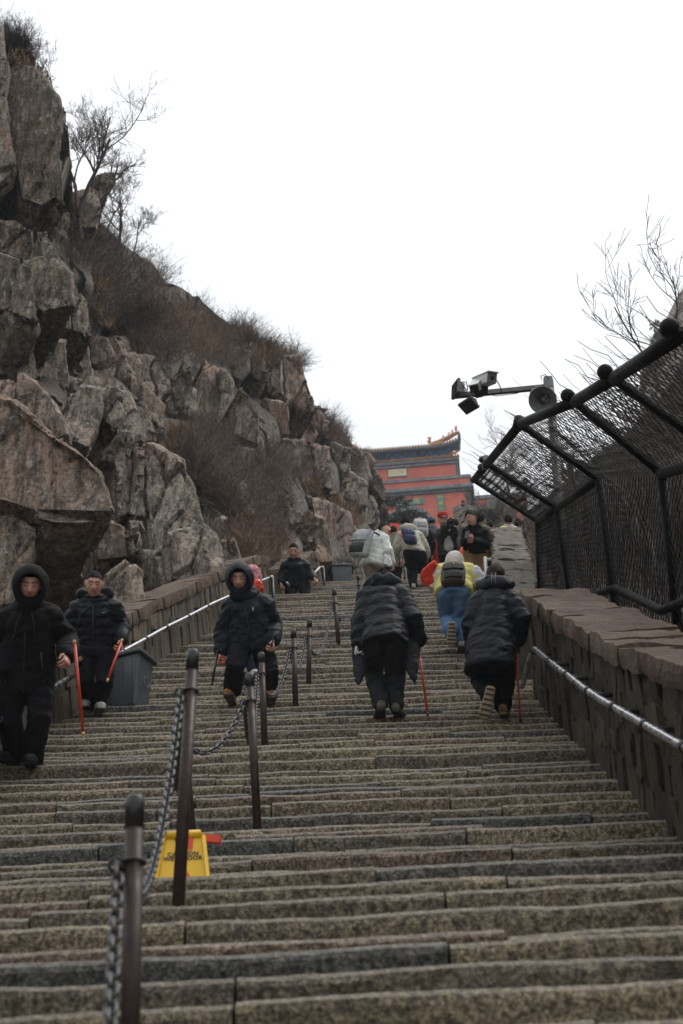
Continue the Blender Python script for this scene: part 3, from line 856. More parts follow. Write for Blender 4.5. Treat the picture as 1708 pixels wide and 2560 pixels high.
# ------------------------------------------------------------------ brush hillside on the right, behind the net, and the hazy summit beyond
R_CTRL = np.array([(1230, 1500, 26), (1500, 1550, 20), (1760, 1650, 15), (1240, 1330, 62), (1330, 1290, 55), (1420, 1190, 50), (1520, 1110, 46), (1620, 1030, 42), (1780, 860, 40), (1350, 1420, 32), (1550, 1350, 26), (1740, 1300, 22)], float)
def right_d(x, y_):
    d2 = (R_CTRL[:, 0][:, None] - x) ** 2 + (R_CTRL[:, 1][:, None] - y_) ** 2
    w = 1 / (d2 + 900) ** 2
    return (w * R_CTRL[:, 2][:, None]).sum(0) / w.sum(0)
rh = loft_hill('hillside', np.array([(1215, 1345), (1300, 1310), (1360, 1250), (1420, 1195), (1480, 1150), (1560, 1090), (1640, 1000), (1800, 840)], float),
               np.array([(1215, 1480), (1400, 1540), (1800, 1720)], float), right_d, 90, 70, M['hillside'], 0.8, 33, (1.0, 4.0, -0.6))
tag(rh, 'brown brushy hillside behind the netting', kind='structure')
def peak_d(x, y_): return 150 + (1760 - x) * 0.12 + (900 - y_) * 0.05
pk = loft_hill('mountain', np.array([(1600, 905), (1640, 830), (1665, 800), (1690, 745), (1720, 700), (1800, 640), (1900, 620)], float), np.array([(1600, 1150), (1900, 1250)], float), peak_d, 60, 60, M['rock_grey'], 5.0, 51, (1.0, 6.0, -2))
tag(pk, 'pale rocky summit fading into the haze', kind='structure')
# ------------------------------------------------------------------ masonry walls beside the stairs
def rough_box(c, h, ax, n, amp, freq, seed):
    """box with worn, uneven faces"""
    V, F = [], []
    for a in range(3):
        b, e = (a + 1) % 3, (a + 2) % 3
        for sgn in (-1, 1):
            o = len(V)
            for i in range(n[b] + 1):
                for j in range(n[e] + 1):
                    p = [0, 0, 0]
                    p[a] = sgn; p[b] = -1 + 2 * i / n[b]; p[e] = -1 + 2 * j / n[e]
                    V.append(p)
            for i in range(n[b]):
                for j in range(n[e]):
                    k = o + i * (n[e] + 1) + j
                    f = (k, k + n[e] + 1, k + n[e] + 2, k + 1)
                    F.append(f if sgn > 0 else f[::-1])
    V = np.array(V, float)
    A = np.array([list(x) for x in ax])
    P = np.array(c) + (V * np.array(h)) @ A
    key = P * freq
    D = np.stack([fbm(key + 31.7, 3, seed), fbm(key + 77.1, 3, seed + 1), fbm(key, 3, seed + 2)], 1) * amp
    r = 1 - 0.022 * ((np.abs(V) > 0.99).sum(1) - 1).clip(0)[:, None]
    P = np.array(c) + (V * r * np.array(h)) @ A + D
    return P, F

def slope_axes(yy, side_fn):
    e = 0.3
    t = Vector((side_fn(yy + e) - side_fn(yy - e), 2 * e, ramp(yy + e) - ramp(yy - e))).normalized()
    x = t.cross(Vector((0, 0, 1))).normalized()
    return x, t, x.cross(t).normalized()

def parapet(wall, side_fn, sgn, y0, y1, h, width, step, rows, cop_len, cop_h, matw, rough, lean):
    """sgn -1: wall stands outside to -x of side_fn; +1: to +x"""
    # core behind the facing stones
    V = []; F = []
    ys = np.linspace(y0, y1, max(4, int((y1 - y0) / 0.5)))
    for yy in ys:
        x = side_fn(yy) + sgn * 0.10
        zz = ramp(yy)
        V += [(x, yy, zz - 0.6), (x, yy, zz + h - 0.02), (x + sgn * (width - 0.12), yy, zz + h - 0.02), (x + sgn * (width - 0.12), yy, zz - 1.6)]
    for i in range(len(ys) - 1):
        for k in range(4):
            a, b = i * 4 + k, i * 4 + (k + 1) % 4
            F.append((a, b, b + 4, a + 4))
    F.append((0, 1, 2, 3)); F.append(tuple(reversed(range(len(V) - 4, len(V)))))
    me = mesh_from('wall_core', V, F, M[matw], False); shade(me, 0.05)
    link('wall_core', me, wall)
    yy = y0
    while yy < y1:
        st = step * random.uniform(0.75, 1.3)
        x_ax, t_ax, n_ax = slope_axes(yy, side_fn)
        cuts = sorted(random.uniform(0.25, 0.75) for _ in range(rows - 1))
        if rows == 4: cuts = [random.uniform(0.15, 0.32), random.uniform(0.42, 0.58), random.uniform(0.68, 0.85)]
        zs = [-0.12] + [c * h for c in cuts] + [h]
        up = (Vector((0, 0, 1)) + t_ax * lean).normalized()
        for a, b in zip(zs[:-1], zs[1:]):
            c = Vector((side_fn(yy) + sgn * random.uniform(0.055, 0.085), yy, ramp(yy) + (a + b) / 2)) + t_ax * (lean * ((a + b) / 2 - h / 2)) 
            P, F = rough_box(c, (0.065, st * 0.48 * 1.15, (b - a) / 2 - 0.006), (x_ax, t_ax, up), (1, 2, 2), rough, 4.0, random.randrange(900))
            me = mesh_from('wall_stone', P, F, M[matw], False); shade(me, random.random())
            link('wall_stone', me, wall)
        yy += st * (t_ax.y)
    yy = y0
    while yy < y1:
        L = cop_len * random.uniform(0.75, 1.3)
        x_ax, t_ax, n_ax = slope_axes(yy, side_fn)
        c = Vector((side_fn(yy) + sgn * (width / 2 - 0.05 + random.uniform(-0.012, 0.012)), yy + L * t_ax.y / 2, ramp(yy + L * t_ax.y / 2) + h)) + n_ax * (cop_h / 2)
        P, F = rough_box(c, (width / 2, L / 2 - 0.003, cop_h / 2), (x_ax, t_ax, n_ax), (8, max(4, int(L / 0.07)), 3), rough * 1.25, 4.2, random.randrange(900))
        me = mesh_from('coping_stone', P, F, M['coping'], False); shade(me, random.random())
        link('coping_stone', me, wall)
        yy += L * t_ax.y

wl_ = thing('stone_wall', 'low stone wall with tan coping climbing beside the grey bin', 'wall', (x_left(15), 15, ramp(15)))
parapet(wl_, x_left, -1, 7.5, LANDING[0] - 0.2, 0.62, 0.52, 0.135, 2, 0.33, 0.14, 'wall', 0.018, -0.35)
wl2 = thing('stone_wall', 'short upper stone wall behind the man in black on the landing', 'wall', (x_left(30), 30, ramp(30)))
parapet(wl2, x_left, -1, LANDING[0] + 1.0, CREST[0] + 0.2, 0.62, 0.5, 0.15, 2, 0.4, 0.14, 'wall', 0.018, -0.35)
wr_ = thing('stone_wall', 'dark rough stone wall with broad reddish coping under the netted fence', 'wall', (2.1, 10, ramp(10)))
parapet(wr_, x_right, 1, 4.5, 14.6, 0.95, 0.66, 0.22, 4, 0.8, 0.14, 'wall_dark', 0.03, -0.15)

# upper wall on the right: its stepped coping is seen from below as stacked ledges
wu = thing('stone_wall', 'grey wall of stacked rough ledges rising above the woman in the long coat', 'wall', W(1290, 1480, 21))
RL0, RL1, RR0, RR1 = W(1226, 1500, 17.6), W(1240, 1331, 31), W(1345, 1505, 17.8), W(1298, 1331, 31)
V = []; F = []
for i in range(13):
    f = i / 12
    l, r_ = RL0.lerp(RL1, f), RR0.lerp(RR1, f)
    V += [l - Vector((-0.03, 0, 2.2)), l - Vector((-0.03, 0, 0.05)), r_ - Vector((0, 0, 0.05)), r_ - Vector((0, 0, 2.2))]
for i in range(12):
    for k in range(4):
        a, b = i * 4 + k, i * 4 + (k + 1) % 4
        F.append((a, b, b + 4, a + 4))
F += [(0, 1, 2, 3), tuple(reversed(range(len(V) - 4, len(V))))]
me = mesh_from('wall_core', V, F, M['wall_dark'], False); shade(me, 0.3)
link('wall_core', me, wu)
f = 0.0
Lr = (RL1 - RL0).length
while f < 1:
    L = random.uniform(0.22, 0.5)
    l, r_ = RL0.lerp(RL1, f + L / Lr / 2), RR0.lerp(RR1, f + L / Lr / 2)
    c = (l + r_) / 2 + Vector((random.uniform(-0.015, 0.015), 0, -0.05 + random.uniform(0.0, 0.05)))
    x_ax = (r_ - l).normalized(); t_ax = ((RL1 - RL0).normalized() + Vector((0, 0, random.uniform(-0.1, 0.3)))).normalized(); n_ax = x_ax.cross(t_ax).normalized()
    P, F = rough_box(c, ((r_ - l).length / 2 + random.uniform(0, 0.03), L * 0.58, 0.10), (x_ax, t_ax, n_ax), (12, 5, 3), 0.06, 4.5, random.randrange(900))
    me = mesh_from('coping_stone', P, F, M['ledge'], False); shade(me, random.random())
    link('coping_stone', me, wu)
    f += L / Lr
# ------------------------------------------------------------------ handrails
def handrail(label, pts, wall_dx, drop_end=False, r=0.021):
    h = thing('handrail', label, 'handrail', pts[0], 'steel handrails along the walls')
    mb = MB(); mb.tube(pts, r, 10); mb.build('rail', M['steel'], h, True)
    tot = 0; nextc = 0.5
    for a, b in zip(pts[:-1], pts[1:]):
        a, b = Vector(a), Vector(b); L = (b - a).length; t = (b - a).normalized()
        while nextc < tot + L:
            p = a + t * (nextc - tot)
            k = MB(); k.tube([p - t * 0.03, p + t * 0.03], r * 1.28, 10); k.build('collar', M['dark_steel'], h, True)
            k = MB(); k.tube([p + Vector((0, 0, -0.005)), p + Vector((wall_dx * 0.5, 0, -0.035)), p + Vector((wall_dx, 0, -0.035))], 0.017, 8); k.build('bracket', M['dark_steel'], h, True)
            nextc += 1.05
        tot += L
    if drop_end:
        e = Vector(pts[-1])
        k = MB(); k.tube([e, e + Vector((0.03, 0.05, -0.75))], 0.024, 8); k.build('end_post', M['black'], h, True)
        k = MB(); k.tube([e + Vector((wall_dx, -0.1, 0.0)), e + Vector((wall_dx * 0.6, 0.05, -0.8))], 0.022, 8); k.build('end_post', M['black'], h, True)
    return h
handrail('bright steel handrail along the low wall above the grey bin', [(x_left(v) + 0.15, v, ramp(v) + 0.46) for v in np.arange(7.0, LANDING[0] - 0.55, 0.6)], -0.2, True)
handrail('short steel handrail behind the man standing on the landing', [(x_left(v) + 0.15, v, ramp(v) + 0.46) for v in np.arange(LANDING[0] + 0.6, CREST[0] - 0.3, 0.6)], -0.2, True)
rp = [(x_right(v) - 0.15, v, ramp(v) + 0.70) for v in np.arange(4.5, 13.4, 0.6)]
rp += [(rp[-1][0], rp[-1][1] + 0.35, rp[-1][2] + 0.12), (rp[-1][0] - 0.02, rp[-1][1] + 1.0, rp[-1][2] + 0.14)]
handrail('dark shining handrail on the rough wall below the fence', rp, 0.2, False, 0.024)
mb = MB()
a, b = W(1213, 1395, 27), W(1217, 1448, 26.4)
h = thing('handrail', 'white steel railing end beside the man in brown trousers', 'handrail', b, 'steel handrails along the walls')
mb.tube([a, b], 0.03, 8); mb.build('rail', M['white'], h, True)
for k in range(3):
    p = a.lerp(b, 0.05 + 0.42 * k)
    mb = MB(); mb.tube([p, p + Vector((0.34, 0.1, 0))], 0.022, 8); mb.build('crossbar', M['white'], h, True)

# ------------------------------------------------------------------ bollards and chains down the middle of the stairs
POSTS = [((338, 1990), (322, 2760)), ((483, 1625), (447, 2242)), ((452, 1751), (480, 2092)), ((624, 1684), (642, 2034)), ((654, 1632), (661, 1842)),
         ((734, 1574), (739, 1758)), ((774, 1549), (772, 1699)), ((835, 1473), (846, 1601)), ((895, 1440), (905, 1527)), ((1011, 1407), (1013, 1462))]
POST_LABEL = ['brown chain post nearest the camera with worn blue-black top', 'tall brown chain post rising in front of the yellow floor sign', 'brown chain post standing just behind the yellow floor sign',
 'brown chain post with a chain sagging from the post by the sign', 'brown chain post beside the right leg of the man in tan boots', 'brown chain post right of the man in tan boots',
 'taller-looking brown chain post just above the one right of the man in boots', 'brown chain post left of the man in the black padded coat', 'brown chain post at the edge of the landing', 'brown chain post by the leg of the person with the navy bag']
tops = []
for k, ((tx, ty), (bx, by)) in enumerate(POSTS):
    B, d = on_stairs(bx, by)
    if k == 8: B, d = W(bx, by, 30), 30
    if k == 9: B, d = W(bx, by, 36), 36
    h = (by - ty) * d / FP / math.cos(PITCH)
    Tp = W(tx, ty, d + min(h, 1.3) * 0.5)
    up = (Tp - B).normalized()
    B = B - up * 0.12
    p = thing('chain_post', POST_LABEL[k], 'post', B, 'brown posts holding the chain')
    mb = MB(); mb.tube([B, Tp - up * 0.10], 0.0265, 14); mb.build('post', M['brown'], p, True)
    mb = MB(); mb.tube([Tp - up * 0.10, Tp - up * 0.012, Tp], [0.028, 0.028, 0.02], 14); mb.build('post_cap', M['cap'], p, True)
    eye = Tp - up * 0.21 + Vector((-0.042, -0.012, 0))
    mb = MB(); mb.torus(eye + Vector((-0.005, 0, 0)), (1, 0, 0), (0, 0, 1), 0.02, 0.006, 14, 6); mb.torus(Tp - up * 0.20, Vector((1, 0, 0)), Vector((0, 1, 0)), 0.031, 0.006, 16, 6)
    mb.build('eye_ring', M['dark_steel'], p, True)
    tops.append((Tp, up, eye))
lm = MB(); lm.torus((0, 0, 0), (0, 0, 1), (1, 0, 0), 0.0150, 0.0062, 12, 6, 0.0125)
link_me = lm.mesh('chain_link', M['chain'], True)
ends = [W(258, 2760, 3.15)] + [t[2] for t in tops]
CH_LABEL = ['thick near chain hanging from the front post towards the camera', 'heavy chain curving from the front post up to the post before the sign', 'chain between the tall post and the post behind the sign',
 'chain sagging to the post right of the yellow sign', 'steep chain rising to the post by the tan boots', 'chain sagging beside the leg of the man in tan boots', 'short chain between the two posts right of the man in boots',
 'long chain sagging up to the post left of the padded coat', 'chain sagging below the edge of the landing', 'thin chain rising above the landing to the last post']
for k in range(len(ends) - 1):
    a, b = ends[k], ends[k + 1]
    if (b - a).length < 0.2: continue
    L = (b - a).length
    sag = 0.40 if k == 1 else min(0.46, 0.16 + 0.085 * L)
    cpts = []
    for i in range(401):
        t = i / 400
        p = a.lerp(b, t); p.z -= 4 * sag * t * (1 - t); cpts.append(p)
    t_ch = thing('chain', CH_LABEL[k], 'chain', a, 'chains strung between the posts')
    acc, nxt, flip, mbx = 0.0, 0.02, 0, MB()
    for p, q in zip(cpts[:-1], cpts[1:]):
        acc += (q - p).length
        if acc >= nxt:
            tz = (q - p).normalized()
            sx = tz.cross(Vector((0.3, 0.2, 1))).normalized(); sy = tz.cross(sx)
            if flip: sx, sy = sy, -sx
            c0, s0 = math.cos(0.6), math.sin(0.6)
            sx, sy = sx * c0 + sy * s0, sy * c0 - sx * s0
            mt = Matrix((sx, sy, tz)).transposed().to_4x4(); mt.translation = p
            if k <= 4:
                o = link('chain_link', link_me, t_ch); o.matrix_basis = mt
            else:
                mbx.add([mt @ v for v in lm.v], lm.f)
            flip ^= 1; nxt += 0.0395
    if mbx.v: tag(mbx.build('chain_link', M['chain'], t_ch, True), kind='stuff')

# ------------------------------------------------------------------ yellow wet-floor sign on the small landing
def text(s, size, mat, parent, mtx, name='lettering', spread=1.0, bold=0.0):
    cu = bpy.data.curves.new('tmp', 'FONT')
    cu.body = s; cu.size = size; cu.align_x = 'CENTER'; cu.align_y = 'CENTER'; cu.space_character = spread; cu.offset = bold; cu.resolution_u = 3
    o = bpy.data.objects.new('tmp', cu); COL.objects.link(o)
    dg = bpy.context.evaluated_depsgraph_get()
    me = bpy.data.meshes.new_from_object(o.evaluated_get(dg), depsgraph=dg)
    bpy.data.objects.remove(o); bpy.data.curves.remove(cu)
    me.name = name; me.materials.clear(); me.materials.append(mat)
    o = link(name, me, parent); o.matrix_basis = mtx
    return o
def frame(o, x, y_, z_):
    m = Matrix((Vector(x).normalized(), Vector(y_).normalized(), Vector(z_).normalized())).transposed().to_4x4(); m.translation = Vector(o)
    return m
Lz = PROFILE[31][1] + 0.002
sy = 7.62
pl = W(391, 2164, 8.15); pr = W(533, 2158, 8.15)
sx0, sx1 = pl.x, pr.x
cxs = (sx0 + sx1) / 2
hs = 0.30
while bearing((cxs, sy + 0.1, Lz + hs))[1] > 2090: hs += 0.01
vis = [k for k in np.arange(0, hs, 0.005) if bearing((cxs, sy + 0.1 * k / hs, Lz + k))[1] > 2160]
hv = vis[-1] if vis else 0.15
sgn = thing('wet_floor_sign', 'yellow folding wet floor sign standing on the small landing', 'sign', (cxs, sy, Lz))
wb = (sx1 - sx0) / 2 * (1 + 0.12); wt = wb * 0.66
fr = Vector((0, 0.1, hs)).normalized(); rx = Vector((1, -0.03, 0)).normalized(); fn = rx.cross(fr)
O = Vector((cxs, sy, Lz))
def panel(s):
    """trapezoid board with a hand-hold cut into the top, 12 mm thick"""
    outl = [(-wb, 0), (wb, 0), (wt, 1), (wt * 0.55, 1), (wt * 0.35, 0.86), (-wt * 0.35, 0.86), (-wt * 0.55, 1), (-wt, 1)]
    V = []
    for t in (0, -0.014):
        for (x, v) in outl:
            p = Vector((x, 0, 0)); q = O + rx * x + Vector((0, (0.1 * v if s else 0.34 - 0.24 * v), hs * v))
            V.append(q + Vector((0, -t if s else t, 0)))
    n = len(outl)
    tri = tessellate_polygon([[Vector((a, b, 0)) for a, b in outl]])
    F = [tuple(t) for t in tri] + [tuple(n + i for i in reversed(t)) for t in tri] + [(i, (i + 1) % n, n + (i + 1) % n, n + i) for i in range(n)]
    mb = MB(); mb.add(V, F)
    return mb.build('board', M['yellow'], sgn)
fb = panel(True); panel(False)
for s in (-1, 1):
    mb = MB(); mb.bar(O + rx * (s * wb * 0.93) - fn * -0.004 + Vector((0, -0.006, 0.01)), O + rx * (s * wt * 0.93) + Vector((0, 0.094, hs * 0.98)), 0.018, 0.012); mb.build('edge_rib', M['yellow'], sgn)
mb = MB(); mb.tube([O + rx * (-wt * 0.8) + Vector((0, 0.1, hs)), O + rx * (wt * 0.8) + Vector((0, 0.1, hs))], 0.022, 10); mb.build('hinge', M['yellow'], sgn, True)
mb = MB(); mb.bar(O + rx * (wt * 0.3) + Vector((0, 0.12, hs * 0.985)), O + rx * (wt * 1.75) + Vector((0, 0.10, hs * 0.92)), 0.03, 0.035); mb.bar(O + rx * (wt * 0.3) + Vector((0, 0.11, hs * 0.98)), O + rx * (wt * 0.3) + Vector((0, 0.1, hs * 0.80)), 0.03, 0.04); mb.build('clip', M['red_plastic'], sgn)
def on_board(v): return O + Vector((0, 0.1 * v / hs, v)) + fn * 0.003
vt = hs - hv
for s, v, size, mt in (('CAUTION', hv + vt * 0.345, 0.031, 'ink'), ('WET FLOOR', hv + vt * 0.20, 0.031, 'ink'), ('小心地滑', hv + vt * 0.47, 0.021, 'red_ink')):
    text(s, size, M[mt], sgn, frame(on_board(v), rx, fr, fn), 'lettering', 1.08, 0.0012 if mt == 'ink' else 0)
mb = MB(); c = on_board(hv - 0.045)
mb.add([c + fr * 0.05, c - rx * 0.05 - fr * 0.04, c + rx * 0.05 - fr * 0.04], [(0, 1, 2)]); mb.build('warning_mark', M['red_ink'], sgn)

# ------------------------------------------------------------------ grey wheelie-type bins
def make_bin(label, base, yaw, w, dp, h, group=None):
    t = thing('litter_bin', label, 'bin', base, group)
    ca, sa = math.cos(yaw), math.sin(yaw)
    X = Vector((ca, sa, 0)); Y = Vector((-sa, ca, 0)); Z = Vector((0, 0, 1)); B = Vector(base)
    V = []
    for zz, k in ((0, 0.82), (h * 0.93, 1.0)):
        for i, j in ((-1, -1), (1, -1), (1, 1), (-1, 1)):
            V.append(B + X * (i * w / 2 * k) + Y * (j * dp / 2 * k) + Z * zz)
    mb = MB(); mb.add(V, [(3, 2, 1, 0), (0, 1, 5, 4), (1, 2, 6, 5), (2, 3, 7, 6), (3, 0, 4, 7)])
    mb.build('body', M['bin'], t, False, 0.03, 3)
    mb = MB(); mb.box(B + Z * (h * 0.965), (w / 2 * 1.09, dp / 2 * 1.09, h * 0.03), (X, Y, Z), 0, 0.97)
    for i in (-1, 1):
        mb.box(B + X * (i * w / 2 * 1.06) + Z * (h * 0.93), (0.018, dp / 2 * 1.05, h * 0.035), (X, Y, Z))
        mb.box(B + Y * (i * dp / 2 * 1.06) + Z * (h * 0.93), (w / 2 * 1.05, 0.018, h * 0.035), (X, Y, Z))
    mb.build('rim', M['bin_dark'], t, False, 0.012, 2)
    for u in (-0.55, 0.0, 0.55):
        mb = MB(); mb.bar(B - Y * (dp / 2 * 0.91) + X * (u * w / 2) + Z * (h * 0.05), B - Y * (dp / 2 * 0.985) + X * (u * w / 2) + Z * (h * 0.86), 0.02, 0.008); mb.build('rib', M['bin'], t)
    c = B + X * (w / 2 * 0.925) + Z * (h * 0.5) + Y * 0.02
    nrm = (X + Z * -0.08).normalized()
    mb = MB(); mb.torus(c + nrm * 0.012, Y, Z, 0.052, 0.0035, 20, 5)
    for q in range(3):
        a = 2 * math.pi * q / 3 + 0.5
        e = Y * math.cos(a) + Z * math.sin(a); f = Y * math.cos(a + 1.4) + Z * math.sin(a + 1.4)
        mb.bar(c + nrm * 0.012 + e * 0.03, c + nrm * 0.012 + f * 0.03, 0.009, 0.004)
    mb.build('recycling_mark', M['grey'], t)
    return t
bp, bd = on_stairs(330, 1752)
k = tread_at(bp.y)
make_bin('dark blue-grey plastic litter bin against the low wall', (bp.x - 0.03, k[0] + 0.16, k[1] - 0.01), math.radians(-24), 0.37, 0.30, 0.60, 'plastic litter bins')
make_bin('far litter bin of which only the dark rim shows above the crest', W(855, 1478, 39.5), 0.05, 0.5, 0.4, 0.62, 'plastic litter bins')

def block_wall(label, x0, y0, x1, y1, d0, d1, cols, rows_, mat, thick, cat='wall', jit=0.02):
    a, b = W(x0, y1, d0), W(x1, y1, d1)
    t = thing('block_wall', label, cat, (a + b) / 2)
    R_ = (b - a); R_.z = 0; Lw = R_.length; R_.normalize()
    Hh = (y1 - y0) * (d0 + d1) / 2 / FP / math.cos(PITCH)
    N = R_.cross(Vector((0, 0, 1)))
    for r in range(rows_):
        x = 0; hh = Hh / rows_
        while x < Lw:
            w = Lw / cols * random.uniform(0.7, 1.4)
            w = min(w, Lw - x + 0.02)
            f = (x + w / 2) / Lw
            c = a + (b - a) * f + Vector((0, 0, hh * (r + 0.5))) - N * (thick / 2 - random.uniform(0, jit))
            P, F = rough_box(c, (w / 2 - 0.006, thick / 2, hh / 2 - 0.006), (R_, -N, Vector((0, 0, 1))), (2, 1, 2), 0.012, 2.0, random.randrange(900))
            me = mesh_from('stone_block', P, F, M[mat], False); shade(me, random.random())
            link('stone_block', me, t)
            x += w
    mb = MB(); mb.box((a + b) / 2 + Vector((0, 0, Hh / 2)) - N * (thick / 2 + 0.1), (Lw / 2 * 0.98, thick / 2, Hh / 2 * 0.97), (R_, -N, Vector((0, 0, 1))))
    me = mb.mesh('wall_core', M[mat]); shade(me, 0.0)
    link('wall_core', me, t)
    return t
bw = block_wall('tan block wall below the cliff at the head of the first flight', 828, 1392, 908, 1462, 42, 42, 7, 5, 'block', 0.5, 'wall', 0.05)
mb = MB(); c = W(882, 1413, 41.6); mb.tube([c, c + Vector((0, 0.1, 0))], 0.08, 10); mb.build('drain_hole', M['black'], bw)
block_wall('grey block terrace wall with people leaning over it', 1137, 1264, 1262, 1345, 96, 93, 7, 6, 'block', 0.8, 'wall', 0.03)

# ------------------------------------------------------------------ netted fence leaning over the right wall
fence = thing('net_fence', 'black steel fence with netting leaning in over the stairs', 'fence', W(1546, 1561, 16.5))
FB = [(1351, 1500, 22.8), (1428, 1500, 19.8), (1546, 1566, 16.5), (1699, 1600, 13.6), (1880, 1700, 11.7), (2160, 1800, 9.4)]     # feet
FK = [(1345, 1303, 22.8), (1393, 1270, 19.8), (1497, 1198, 16.6), (1654, 1183, 13.7), (1805, 1140, 11.8), (2040, 1065, 9.5)]     # bends
FT = [(1185, 1200, 22.9), (1219, 1159, 19.9), (1301, 1060, 16.7), (1437, 1004, 13.8), (1535, 946, 11.9), (1702, 838, 9.6)]       # tips
fb_, fk, ft_ = ([W(*p) for p in L] for L in (FB, FK, FT))
for i in range(6):
    foot = fb_[i] - (fk[i] - fb_[i]).normalized() * 0.35
    mb = MB(); mb.tube([foot, fk[i]], 0.042, 8); mb.build('fence_post', M['fence'], fence, True)
    mb = MB(); mb.tube([fk[i], ft_[i]], 0.036, 8); mb.build('arm', M['fence'], fence, True)
    if i >= 3:
        e = (ft_[i] - fk[i]).normalized()
        mb = MB(); mb.ball(ft_[i] + e * 0.075, 0.058, 16, 12); mb.tube([ft_[i], ft_[i] + e * 0.035], 0.03, 10); mb.build('ball_finial', M['fence'], fence, True)
for nm, L, r in (('top_rail', ft_, 0.048), ('bend_rail', fk[:3], 0.044), ('bend_rail', fk[3:], 0.05)):
    for a, b in zip(L[:-1], L[1:]):
        mb = MB(); mb.tube([a, b], r, 10); mb.build(nm, M['fence'], fence, True)
mb = MB(); e = ft_[2]; mb.tube([e + Vector((-0.03, 0, -0.05)), e + Vector((0.0, 0, 0.07))], 0.055, 8); mb.build('end_cap', M['fence'], fence, True)
lower = [W(1428, 1506, 19.4), W(1532, 1472, 16.5), W(1542, 1470, 16.3), W(1600, 1500, 14.9), W(1654, 1527, 13.9), W(1690, 1512, 13.5), W(1720, 1500, 13.1), W(1860, 1600, 11.6)]
mb = MB(); mb.tube(lower, 0.04, 8); mb.build('lower_rail', M['fence'], fence, True)
def net(quad, cell, r, seed, name='netting'):
    """knotted net: zigzag cords that meet at the knots"""
    a, b, c, d = quad                        # a-b lower edge, d-c upper edge
    nu = max(4, int(((b - a).length + (c - d).length) / 2 / cell)); nv = max(4, int(((d - a).length + (c - b).length) / 2 / (cell * 0.9)))
    nrm = (b - a).cross(d - a).normalized()
    def P(u, v):
        u = min(max(u, 0), 1); v = min(max(v, 0), 1)
        p = a.lerp(b, u).lerp(d.lerp(c, u), v)
        w = float(vnoise(np.array([[u * 4 + seed, v * 4, 0.3]]))[0])
        s = 4 * u * (1 - u) * 4 * v * (1 - v)
        return p + nrm * (0.05 * w * s) + (b - a) * (0.012 * float(vnoise(np.array([[u * 7, v * 9, seed]]))[0]) * s) - Vector((0, 0, 0.02 * s))
    mb = MB()
    for i in range(nu + 1):
        pts = [P((i + (0.47 if (i + j) % 2 else -0.47)) / nu, j / nv) for j in range(nv + 1)]
        mb.tube(pts, r, 3, False)
    return tag(mb.build(name, M['net'], fence), kind='stuff')
for i in range(5):
    net((fk[i], fk[i + 1], ft_[i + 1], ft_[i]), 0.06, 0.0042, 10 + i)
    net((fb_[i], fb_[i + 1], fk[i + 1], fk[i]), 0.06, 0.0042, 40 + i)
# dry creepers grown through the netting
mbv = MB(); rv = random.Random(5)
def creepers(a, b, c, d, n, spread, rad):
    nrm = (b - a).cross(d - a).normalized()
    if nrm.dot(CAM - a) > 0: nrm = -nrm
    for _ in range(n):
        u = rv.random(); v0 = rv.uniform(-0.05, 0.6); L = rv.uniform(0.3, 0.9); off = rv.uniform(0.02, 0.22)
        pts = []; du = rv.uniform(-spread, spread)
        for k in range(7):
            t = k / 6
            uu = u + du * t + 0.02 * rv.uniform(-1, 1); vv = v0 + L * t
            pts.append(a.lerp(b, uu).lerp(d.lerp(c, uu), vv) + nrm * (off + 0.03 * rv.uniform(-1, 1)))
        r = rv.uniform(0.5, 1.0) * rad
        mbv.tube(pts, [r * (1 - 0.1 * k) for k in range(7)], 3, False)
for i in range(5):
    creepers(fb_[i], fb_[i + 1], fk[i + 1], fk[i], 130 if i else 70, 0.22, 0.0075)
    creepers(fk[i], fk[i + 1], ft_[i + 1], ft_[i], (60, 45, 55, 110, 120)[i], 0.3, 0.0065)
for (p, q, r) in ((W(1460, 1190, 17.5), W(1600, 1330, 16.5), 0.02), (W(1395, 1080, 19), W(1600, 1400, 17), 0.014), (W(1500, 1180, 17), W(1640, 1420, 15), 0.016)):
    mbv.tube([p, p.lerp(q, 0.35) + Vector((0.12, 0, 0.08)), p.lerp(q, 0.7) + Vector((0.1, 0, 0.02)), q], r, 5, False)
cr = mbv.build('creeper', M['twig_dark'])
tag(cr, 'tangle of dry dark creepers hanging behind the fence netting', kind='stuff')

# ------------------------------------------------------------------ camera mast behind the fence
d_m = 20.5
mast = thing('camera_mast', 'grey mast with a long arm reaching out over the stairs', 'mast', W(1410, 1400, d_m + 0.0))
foot = W(1415, 1500, d_m - 0.6)
topm = W(1373, 950, d_m + 1.4)
mb = MB(); mb.tube([foot - Vector((0, 0, 0.5)), topm], 0.055, 10); mb.build('mast_pole', M['galv'], mast, True)
a0, a1 = W(1382, 966, d_m + 1.4), W(1134, 990, d_m + 0.9)
mb = MB(); mb.bar(a0, a1, 0.055, 0.06); mb.build('cross_arm', M['galv'], mast)
mb = MB(); mb.box(W(1371, 958, d_m + 1.35), (0.055, 0.05, 0.085)); mb.build('junction_box', M['grey'], mast, False, 0.01)
mb = MB()
mb.tube([W(1355, 950, d_m + 1.3), W(1352, 940, d_m + 1.3), W(1364, 936, d_m + 1.3), W(1372, 948, d_m + 1.3)], 0.006, 5)
mb.tube([W(1150, 955, d_m + 0.9), W(1166, 955, d_m + 0.9), W(1170, 972, d_m + 0.9), W(1164, 984, d_m + 0.9)], 0.007, 5)
mb.tube([W(1238, 945, d_m + 0.9), W(1250, 965, d_m + 1.0), W(1254, 980, d_m + 1.0)], 0.007, 5)
mb.tube([W(1220, 985, d_m + 1.0), W(1240, 990, d_m + 1.1), W(1290, 984, d_m + 1.2), W(1340, 968, d_m + 1.3)], 0.005, 5)
mb.build('cable', M['black'], mast, True)
